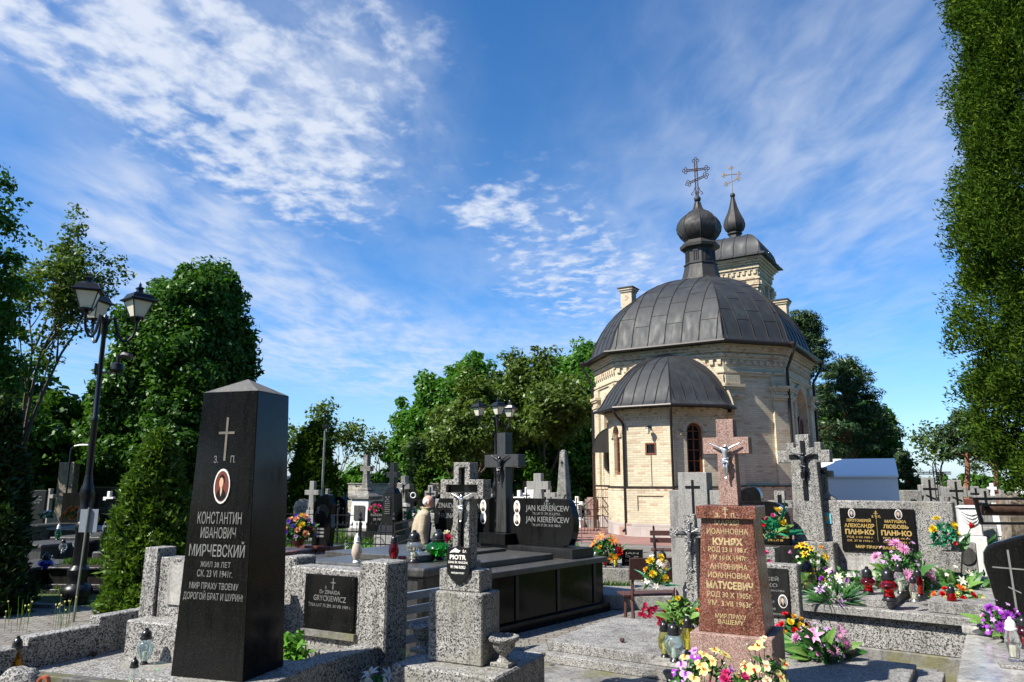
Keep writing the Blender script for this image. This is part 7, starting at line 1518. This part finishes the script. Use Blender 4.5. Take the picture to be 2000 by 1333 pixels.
# ------------------------------------------------------------------ fences
def iron_fence(label,a,b,h,pitch=.13,top='iron',curl=False,name='iron_fence',mat='iron'):
    a=Vector(a);b=Vector(b); d=b-a; L=d.length; t=thing(name,label,'fence',(a.x,a.y,0),math.atan2(d.y,d.x)); n=int(L/pitch)
    for z in (.12,h*.62,h*.86): MB().box(0,L,-.012,.012,z,z+.022).build('rail',mat,t)
    per=12
    for k in range(0,n,per):
        m=MB()
        for i in range(k,min(n,k+per)):
            x=(i+.5)*pitch; m.tube([(x,0,.03),(x,0,h)],.008,4); m.lathe([(.004,h-.01),(.018,h+.02),(.002,h+.07)],4,x,0)
        if curl:
            for i in range(k,min(n,k+per),3): x=(i+1)*pitch; m.tube([(x+.14*math.cos(q),0,h*.64+.12*math.sin(q)) for q in [PI*j/8 for j in range(9)]],.008,4)
        m.build('fence_panel',mat,t)
    for i in range(int(L/2)+1): x=min(L,i*2.0); o=MB(); o.cb(x,0,.04,.04,0,h+.06).lathe([(.01,h+.06),(.05,h+.12),(.012,h+.17),(.035,h+.2),(.002,h+.27)],6,x,0); o.build('post',mat,t)
    return t
A=P(540,1000,15.5); B=P(765,1000,15.2)
iron_fence('black wrought iron fence with curled arches behind the palm-carved headstone',(A.x,15.6),(P(768,1000,14.6).x,14.6),.95,.11,curl=True)
iron_fence('black iron fence around the pedestal cross, beyond the nearer fence',(P(545,1000,21).x,21),(P(690,1000,20).x,20),1.05,.14)
iron_fence('short side run of black iron fence beside the black obelisk cross',(P(768,1000,14.6).x,14.7),(P(850,1000,19).x,19),.95,.12)
iron_fence('low rust brown fence with pickets near the church steps',(P(1108,990,26).x,26),(P(1172,990,26.5).x,26.5),.95,.12,mat='ironrust')
MB_=MB()
t=iron_fence('low black iron fence around the grave with the grey stele at the right',(P(1820,1060,9.2).x,9.2),(P(1930,1060,8.6).x,8.6),.75,.09)
iron_fence('black iron fence around the far graves under the wrought iron cross',(P(1790,1000,16).x,16),(P(1990,1000,15.2).x,15.2),.8,.13)
# grey stele at the right with leaf emblem
q=P(1882,1110,9.8); t=thing('headstone','small grey terrazzo headstone with a dark oval emblem right of the terrazzo vase','headstone',(q.x,9.8,0),-R(20)); zt=P(1880,1060,9.8).z; MB().box(-.19,.17,0,.16,0,zt).build('stone','terrazzo_fine',t,bevel=.01); m=MB(); oval(m,.05,zt-.16,.10,.11,-.02,-.001); m.build('emblem','blue',t)
# wrought iron tall cross
q=P(1834,1000,12.5); t=thing('iron_cross','tall thin black wrought iron cross with scroll ends right of the gold plaque tomb','cross',(q.x,12.5,0),-R(10)); zt=P(1832,905,12.5).z; m=MB()
for s in (-1,1): m.tube([(s*.02,0,0),(s*.02,0,zt)],.008,4)
za=zt-.15
m.tube([(-.25,0,za),(.25,0,za)],.009,4); m.tube([(-.25,0,za-.03),(.25,0,za-.03)],.009,4)
for x,z in ((-.14,za),(.14,za),(0,za+.12),(0,za-.16)):
    for s in (-1,1): m.tube([(x*.4+s*.04*math.cos(q2)*.8,0,z*.4+za*.6+.04*math.sin(q2)) for q2 in [2*PI*i/8 for i in range(8)]],.006,3,closed=True)
m.tube([(-.04,0,.6),(-.07,0,.9),(0,0,1.2),(.07,0,.9),(.04,0,.6)],.006,3); m.build('cross','iron',t)
# dark terrazzo block and other stones at the right
q=P(1784,1000,13.5); t=thing('headstone','plain rectangular terrazzo stone with a dark notch right of the white tent','headstone',(q.x,13.5,0),-R(10)); zt=P(1784,958,13.5).z; MB().box(-.15,.17,0,.2,0,zt).build('stone','slabtz',t,bevel=.01); MB().box(-.03,.06,-.012,-.001,zt-.20,zt-.16).build('notch','ink',t)
q=P(1904,990,17); t=thing('headstone','brown granite headstone behind the white marble headstone','headstone',(q.x,17,0),-R(20)); zt=P(1900,975,17).z; MB().box(-.5,.1,0,.2,0,zt).build('stone','brown',t,bevel=.01)
# pale block wall far middle, dark wall far left
def wallthing(label,a,b,z,mat,th=.25,name='stone_wall'):
    a=Vector((a.x,a.y,0)); b=Vector((b.x,b.y,0)); d=b-a; t=thing(name,label,'wall',(a.x,a.y,0),math.atan2(d.y,d.x)); MB().box(0,d.length,0,th,0,z-.06).build('masonry',mat,t); MB().box(-.03,d.length+.03,-.04,th+.04,z-.059,z).build('coping','grey',t); return t
wallthing('pale whitewashed block wall beyond the black cross monument',P(680,950,42),P(856,950,40),P(770,944,41).z,'blockwall')
wallthing('long dark stone cemetery wall with a pale coping far behind the left street lamp',P(-160,950,29),P(300,950,31),P(150,951,30).z,'greywall')
q=P(126,946,27.5); t=thing('stone_pillar','tall brown concrete slab pillar above the dark wall at the left','pillar',(q.x,27.5,0),-R(10)); MB().box(-.33,.33,0,.3,0,P(126,903,27.5).z).build('slab','rock',t,bevel=.02)
q=P(245,1000,26); t=thing('stone_pillar','pale stone gate pillar half hidden by the pale thuja','pillar',(q.x,26,0),-R(10)); MB().box(-.3,.2,0,.3,0,P(245,952,26).z).build('pillar','grey',t,bevel=.02)
q=P(575,960,36); t=thing('small_chapel','small low grey chapel with a pitched roof beyond the fence','chapel',(q.x-1.0,36,0),-R(10)); zt=P(570,948,36).z; MB().box(-1.4,1.0,0,2,0,zt).build('wall','grey',t); MB().slab([(-1.6,zt+.001),(1.2,zt+.001),(-.2,zt+.45)],-.2,2.2).build('roof','greywall' if False else 'darkmetal',t)
# ------------------------------------------------------------------ more stones of the far rows, each its own
def stone(label,px,ytop,Y,w,kind,mat='black',rz=-.5,ctp=.5):
    q=P(px,ytop,Y); t=thing('headstone',label,'headstone',(q.x,Y,0),rz); H=q.z
    if kind=='arch': pl=[(-w/2,.3),(w/2,.3),(w/2,H-w*.35)]+[(w/2*math.cos(PI*i/8),H-w*.35+w*.35*math.sin(PI*i/8)) for i in range(1,8)]+[(-w/2,H-w*.35)]
    elif kind=='slant': pl=[(-w/2,.3),(w/2,.3),(w/2,H-.12),(w*.1,H),(-w/2,H-.2)]
    else: pl=[(-w/2,.3),(w/2,.3),(w/2,H),(-w/2,H)]
    s_=MB().slab(pl,0,.12).build('stone',mat,t,bevel=.01); MB().box(-w/2-.1,w/2+.1,-.1,.25,0,.299).build('base','slabtz' if mat!='black' else 'blackmat',t,bevel=.01)
    m=MB(); 
    for i,wd in enumerate((.5,.62,.4)): put_text(m,('Ś P','RODZINA','ZM. 1987')[i],0,H-w*.42-i*w*.16,w*.09,w*wd,-.001,.01,.002)
    m.build('inscription','silver' if mat in ('black','blackmat','bluefront') else 'ink',s_); return t
stone('wide black headstone with white lettering beside the walking man',834,976,20,.62,'flat'); stone('dark headstone directly left of the walking man',800,1000,18.5,.5,'flat','bluefront'); stone('black headstone left of the black obelisk cross, beyond the fence',738,978,23,.8,'arch')
stone('pale cream headstone behind the terrazzo cross, right of the man',873,975,18.5,.7,'flat','grey'); stone('dark slanted headstone just right of the man',862,968,21,.6,'slant')
stone('grey terrazzo headstone just right of the man, low',851,1003,15.5,.36,'flat','terrazzo_fine'); stone('white small headstone at the left of the distant row beyond the fence',590,975,28,.8,'arch','grey'); stone('dark arched headstone in the distant row beyond the fence',660,970,30,.8,'arch'); stone('black headstone beyond the fence right of the pedestal cross',752,985,26,.8,'flat'); stone('dark slab headstone far left among the shaded tombs',75,958,24,.55,'flat','blackmat',-.1); stone('slim dark headstone left of the pale thuja in the shade',222,975,22,.5,'flat','blackmat',-.1)
stone('tall dark headstone right behind the white sign at the left edge',45,965,19,.35,'flat','blackmat',-.1); stone('dark headstone behind the rusty pipe barrier',1885,985,18,.5,'arch'); stone('black headstone under the second Orthodox cross',1845,1012,14.6,.5,'flat'); stone('pinkish headstone near the church steps',1155,972,30,.4,'flat','pink')
stone('dark headstone at the far end of the cypress row',893,985,24,.5,'flat','blackmat'); stone('grey headstone peeking above the black double headstone at its left',930,965,26,.6,'arch','grey'); stone('small grey headstone behind the leaf emblem stone',1915,1030,14,.5,'flat','grey')
crs=[(640,955,27),(676,962,31),(700,965,34),(560,962,30),(775,960,34),(870,955,28),(900,960,32),(920,950,27),(1000,965,33),(1040,962,36),(1088,962,31),(1145,975,36),(600,965,36),(1800,968,24),(1850,970,27),(1955,955,26),(1975,960,24),(1990,950,30),(1780,975,32),(170,965,24),(100,955,26),(55,950,25),(215,960,27)]
mats=['grey','oldstone','white','blackmat','terrazzo_fine']
words=['pale grey','weathered','white','black','speckled terrazzo']
places=['left of the conical thuja','under the conical thuja','left of the pedestal cross','near the black obelisk stone edge','behind the black cross monument','between the man and the terrazzo cross','over the black double headstone','left of the middle lamp','behind the stone obelisk','near the white wall','in the row before the maples','by the rusty fence','at the far left of the fenced graves','right of the white tent','behind the two Orthodox crosses','below the tall thuja','below the tall thuja, lower','at the right edge','beyond the white tent corner','left of the left lamp pole','under the brown pillar','by the left edge','beside the pale thuja']
for i,((px,yt,Y),pl) in enumerate(zip(crs,places)):
    k=i%5; cross_stone('small distant '+words[k]+' cross '+pl,px,yt,Y,.13,.42+.04*(i%3),.12,mats[k],-.5+.1*(i%4),'ped' if i%2 else 'plain',None,hx=.2)
# concrete tomb with flowers behind the man
q=P(805,1016,17.3); t=thing('low_tomb','pale concrete tomb with small lanterns and flowers behind the man','tomb',(q.x,17.3,0),-R(20)); MB().box(-.45,.5,-.3,1.6,0,q.z-.15).build('chest','grey',t,bevel=.01); MB().box(-.5,.55,-.35,1.65,q.z-.149,q.z-.001).build('cover_slab','oldstone',t,bevel=.01)
# ------------------------------------------------------------------ people
def person(label,loc,rz,jacket,shirt,trouser,hair,lean=.12,hide=False,scale=1.,arm=None,paper=False,plastic=False,hairobj=True):
    t=thing('person',label,'person',loc,rz); t.scale=(scale,)*3; ln=lean
    # faces +x
    H=[((0,0,.94),.13),((.02,0,1.10),.125),((.05+ln*.4,0,1.28),.15),((.08+ln*.7,0,1.43),.10),((.10+ln,0,1.50),.058),((.12+ln*1.05,0,1.56),.062),((.13+ln*1.15,0,1.62),.05),
       ((.06+ln*.6,-.19,1.41),.062),((.03+ln*.3,-.27,1.14),.05),((.09+ln*.3,-.27,.90),.038),((.11+ln*.3,-.27,.83),(.036,.022)),
       ((.06+ln*.6,.19,1.41),.062),((-.0+ln*.3,.25,1.14),.05),((.14+ln*.3,.22,.93),.038),((.17+ln*.3,.22,.86),(.036,.022)),
       ((.0,-.09,.86),.095),((.05,-.10,.48),.062),((.0,-.10,.10),.045),((.12,-.10,.04),.04),((.0,.09,.86),.095),((-.06,.10,.48),.062),((-.16,.10,.11),.045),((-.06,.10,.05),.04)]
    E=[(0,1),(1,2),(2,3),(3,4),(4,5),(5,6),(3,7),(7,8),(8,9),(9,10),(3,11),(11,12),(12,13),(13,14),(0,15),(15,16),(16,17),(17,18),(0,19),(19,20),(20,21),(21,22)]
    # fingers rooted in the palms
    for (h,s) in ((10,-1),(14,1)):
        bx,by,bz=H[h][0]
        for f,(dx,L) in enumerate(((.028,.060),(.010,.068),(-.008,.064),(-.026,.050))):
            i=len(H); H.append(((bx+dx,by,bz-.030),.0095)); H.append(((bx+dx+.012,by-s*.004,bz-.030-L*.55),.0085)); H.append(((bx+dx+.010,by-s*.014,bz-.03-L),.007)); E+=[(h,i),(i,i+1),(i+1,i+2)]
        i=len(H); H.append(((bx+.040,by-s*.008,bz-.0),.011)); H.append(((bx+.055,by-s*.016,bz-.035),.009)); E+=[(h,i),(i,i+1)]
    bo=skin_obj('body',H,E,'skin',t,0,1)
    n=H
    hx,hz=.135+ln*1.15,1.645
    hd=MB(); hd.ball((hx-.012,0,hz+.02),(.104,.083,.102),18); hd.ball((hx+.03,0,hz-.060),(.072,.062,.066),14)
    hd.ball((hx+.092,0,hz-.020),(.022,.015,.020),8); hd.tube([(hx+.078,0,hz+.025),(hx+.106,0,hz-.020)],[.009,.014],6); hd.ball((hx+.062,0,hz-.092),(.026,.026,.020),8)
    for s in (-1,1): hd.ball((hx-.01,s*.080,hz-.008),(.020,.014,.034),8)
    ho=hd.build('h','skin'); me=bo.data; bm=bmesh.new(); bm.from_mesh(me); bm.from_mesh(ho.data); bm.to_mesh(me); bm.free(); bpy.data.objects.remove(ho)
    rm=bo.modifiers.new('remesh','REMESH'); rm.mode='VOXEL'; rm.voxel_size=.0085; rm.use_smooth_shade=True
    e=MB(); [e.ball((hx+.080,s*.030,hz+.010),(.008,.012,.006),6) for s in (-1,1)]; e.box(hx+.086,hx+.093,-.022,.022,hz-.058,hz-.053); e.build('eyes_and_mouth','shoe',t)
    hr=MB(); 
    if hairobj:
        hr.ball((hx-.060,0,hz+.005),(.055,.080,.062),14); hr.ball((hx-.02,-.064,hz+.028),(.045,.020,.036),10); hr.ball((hx-.02,.064,hz+.028),(.045,.020,.036),10); hr.build('hair',hair,t,True)
    jk=MB()
    prof=[(.78,.165,.20,.01),(.95,.17,.20,.02),(1.10,.165,.195,.03+ln*.1),(1.25,.165,.205,.04+ln*.35),(1.38,.145,.21,.05+ln*.6),(1.45,.118,.20,.065+ln*.7),(1.50,.075,.10,.09+ln*.8),(1.545,.075,.085,.105+ln*.95)]
    v=[];f=[];nn=16
    for k,(z,rx,ry,cx_) in enumerate(prof):
        for i in range(nn): a=2*PI*i/nn; v.append((cx_+rx*math.cos(a),ry*math.sin(a),z))
    for k in range(len(prof)-1):
        for i in range(nn): q_=(i+1)%nn; f.append((k*nn+i,k*nn+q_,(k+1)*nn+q_,(k+1)*nn+i))
    f.append(tuple(range(nn))[::-1]); f.append(tuple((len(prof)-1)*nn+i for i in range(nn))); jk.add(v,f)
    for (a_,b_,c_) in ((7,8,9),(11,12,13)):
        A_,B_,C_=[Vector(n[x][0]) for x in (a_,b_,c_)]; E_=B_.lerp(C_,.92); jk.tube([A_+Vector((0,0,.02)),A_.lerp(B_,.5),B_,B_.lerp(E_,.6),E_],[.098,.086,.074,.067,.062],10)
    jo=jk.build('jacket',jacket,t); rm=jo.modifiers.new('remesh','REMESH'); rm.mode='VOXEL'; rm.voxel_size=.014; rm.use_smooth_shade=True; sm_=jo.modifiers.new('smooth','SMOOTH'); sm_.iterations=1
    cf=MB()
    cf.tube([(.105+ln*.95+.082*math.cos(a),.090*math.sin(a),1.545+.012*math.cos(a*1)) for a in [2*PI*i/14 for i in range(14)]],.014,6,closed=True); cf.box(.12+ln*.3,.175+ln*.42,-.200,-.185,1.22,1.235); cf.build('collar_and_pocket',jacket,t,True)
    S_=MB(); S_.lathe([(.158,.80),(.165,.86),(.16,1.0)],14); S_.T=Matrix.Translation((0.02,0,0)); S_.v=[(x+.0,y*1.02,z) for x,y,z in S_.v]; S_.build('shirt',shirt,t,True)
    fr=MB(); fr.slab([(0,0),(.06,0),(.06,.6),(0,.6)],-.06,.06); 
    fr=MB(); fr.frus(  .10,.195,-.055,.055,.80,.17+ln*.5,.225+ln*.5,-.05,.05,1.30); fr.frus(.17+ln*.5,.214+ln*.5,-.05,.05,1.301,.12+ln*.9,.165+ln*.9,-.035,.035,1.49); fr.build('shirt_front',shirt,t,bevel=.02)
    T_=[((0,0,.92),.14)]; TE=[]
    for a_,b_,c_ in ((15,16,17),(19,20,21)):
        i=len(T_); T_+=[(n[a_][0],.105),(n[b_][0],.085),(n[c_][0],.07)]; TE+=[(0,i),(i,i+1),(i+1,i+2)]
    skin_obj('trousers',T_,TE,trouser,t,0,1)
    sh=MB(); [sh.ball((n[i][0][0]-.03,n[i][0][1],.045),(.13,.05,.05),10) for i in (18,22)]; sh.build('shoes','shoe',t,True)
    return t
q=P(833,968,12.3); hgt=P(833,969,12.3).z
man=person('elderly man with white hair in a beige jacket and blue shirt walking to the right',(q.x-.12,12.3,0),R(12),'beige','bluecloth','trouser','hair',.04,scale=hgt/1.76)
hs_=hgt/1.775; t=thing('white_papers','folded white papers held low in the walking man\'s hand','papers',(q.x+.0,12.12,.55*hs_),R(12)); m=MB(); m.frus(-.06,.10,-.25+.16,-.24+.16,.0,-.04,.05,-.25+.16,-.24+.16,.32); m.frus(-.02,.16,-.228+.16,-.22+.16,-.04,-.02,.05,-.228+.16,-.22+.16,.31); m.build('sheets','paper',t)
q=P(892,978,11.9); hg=P(892,985,11.9).z
person('second person in an olive green jacket, mostly hidden behind the terrazzo cross',(q.x,11.9,0),R(-20),'khaki','bluecloth','trouser','hair',.13,scale=hg/1.72)
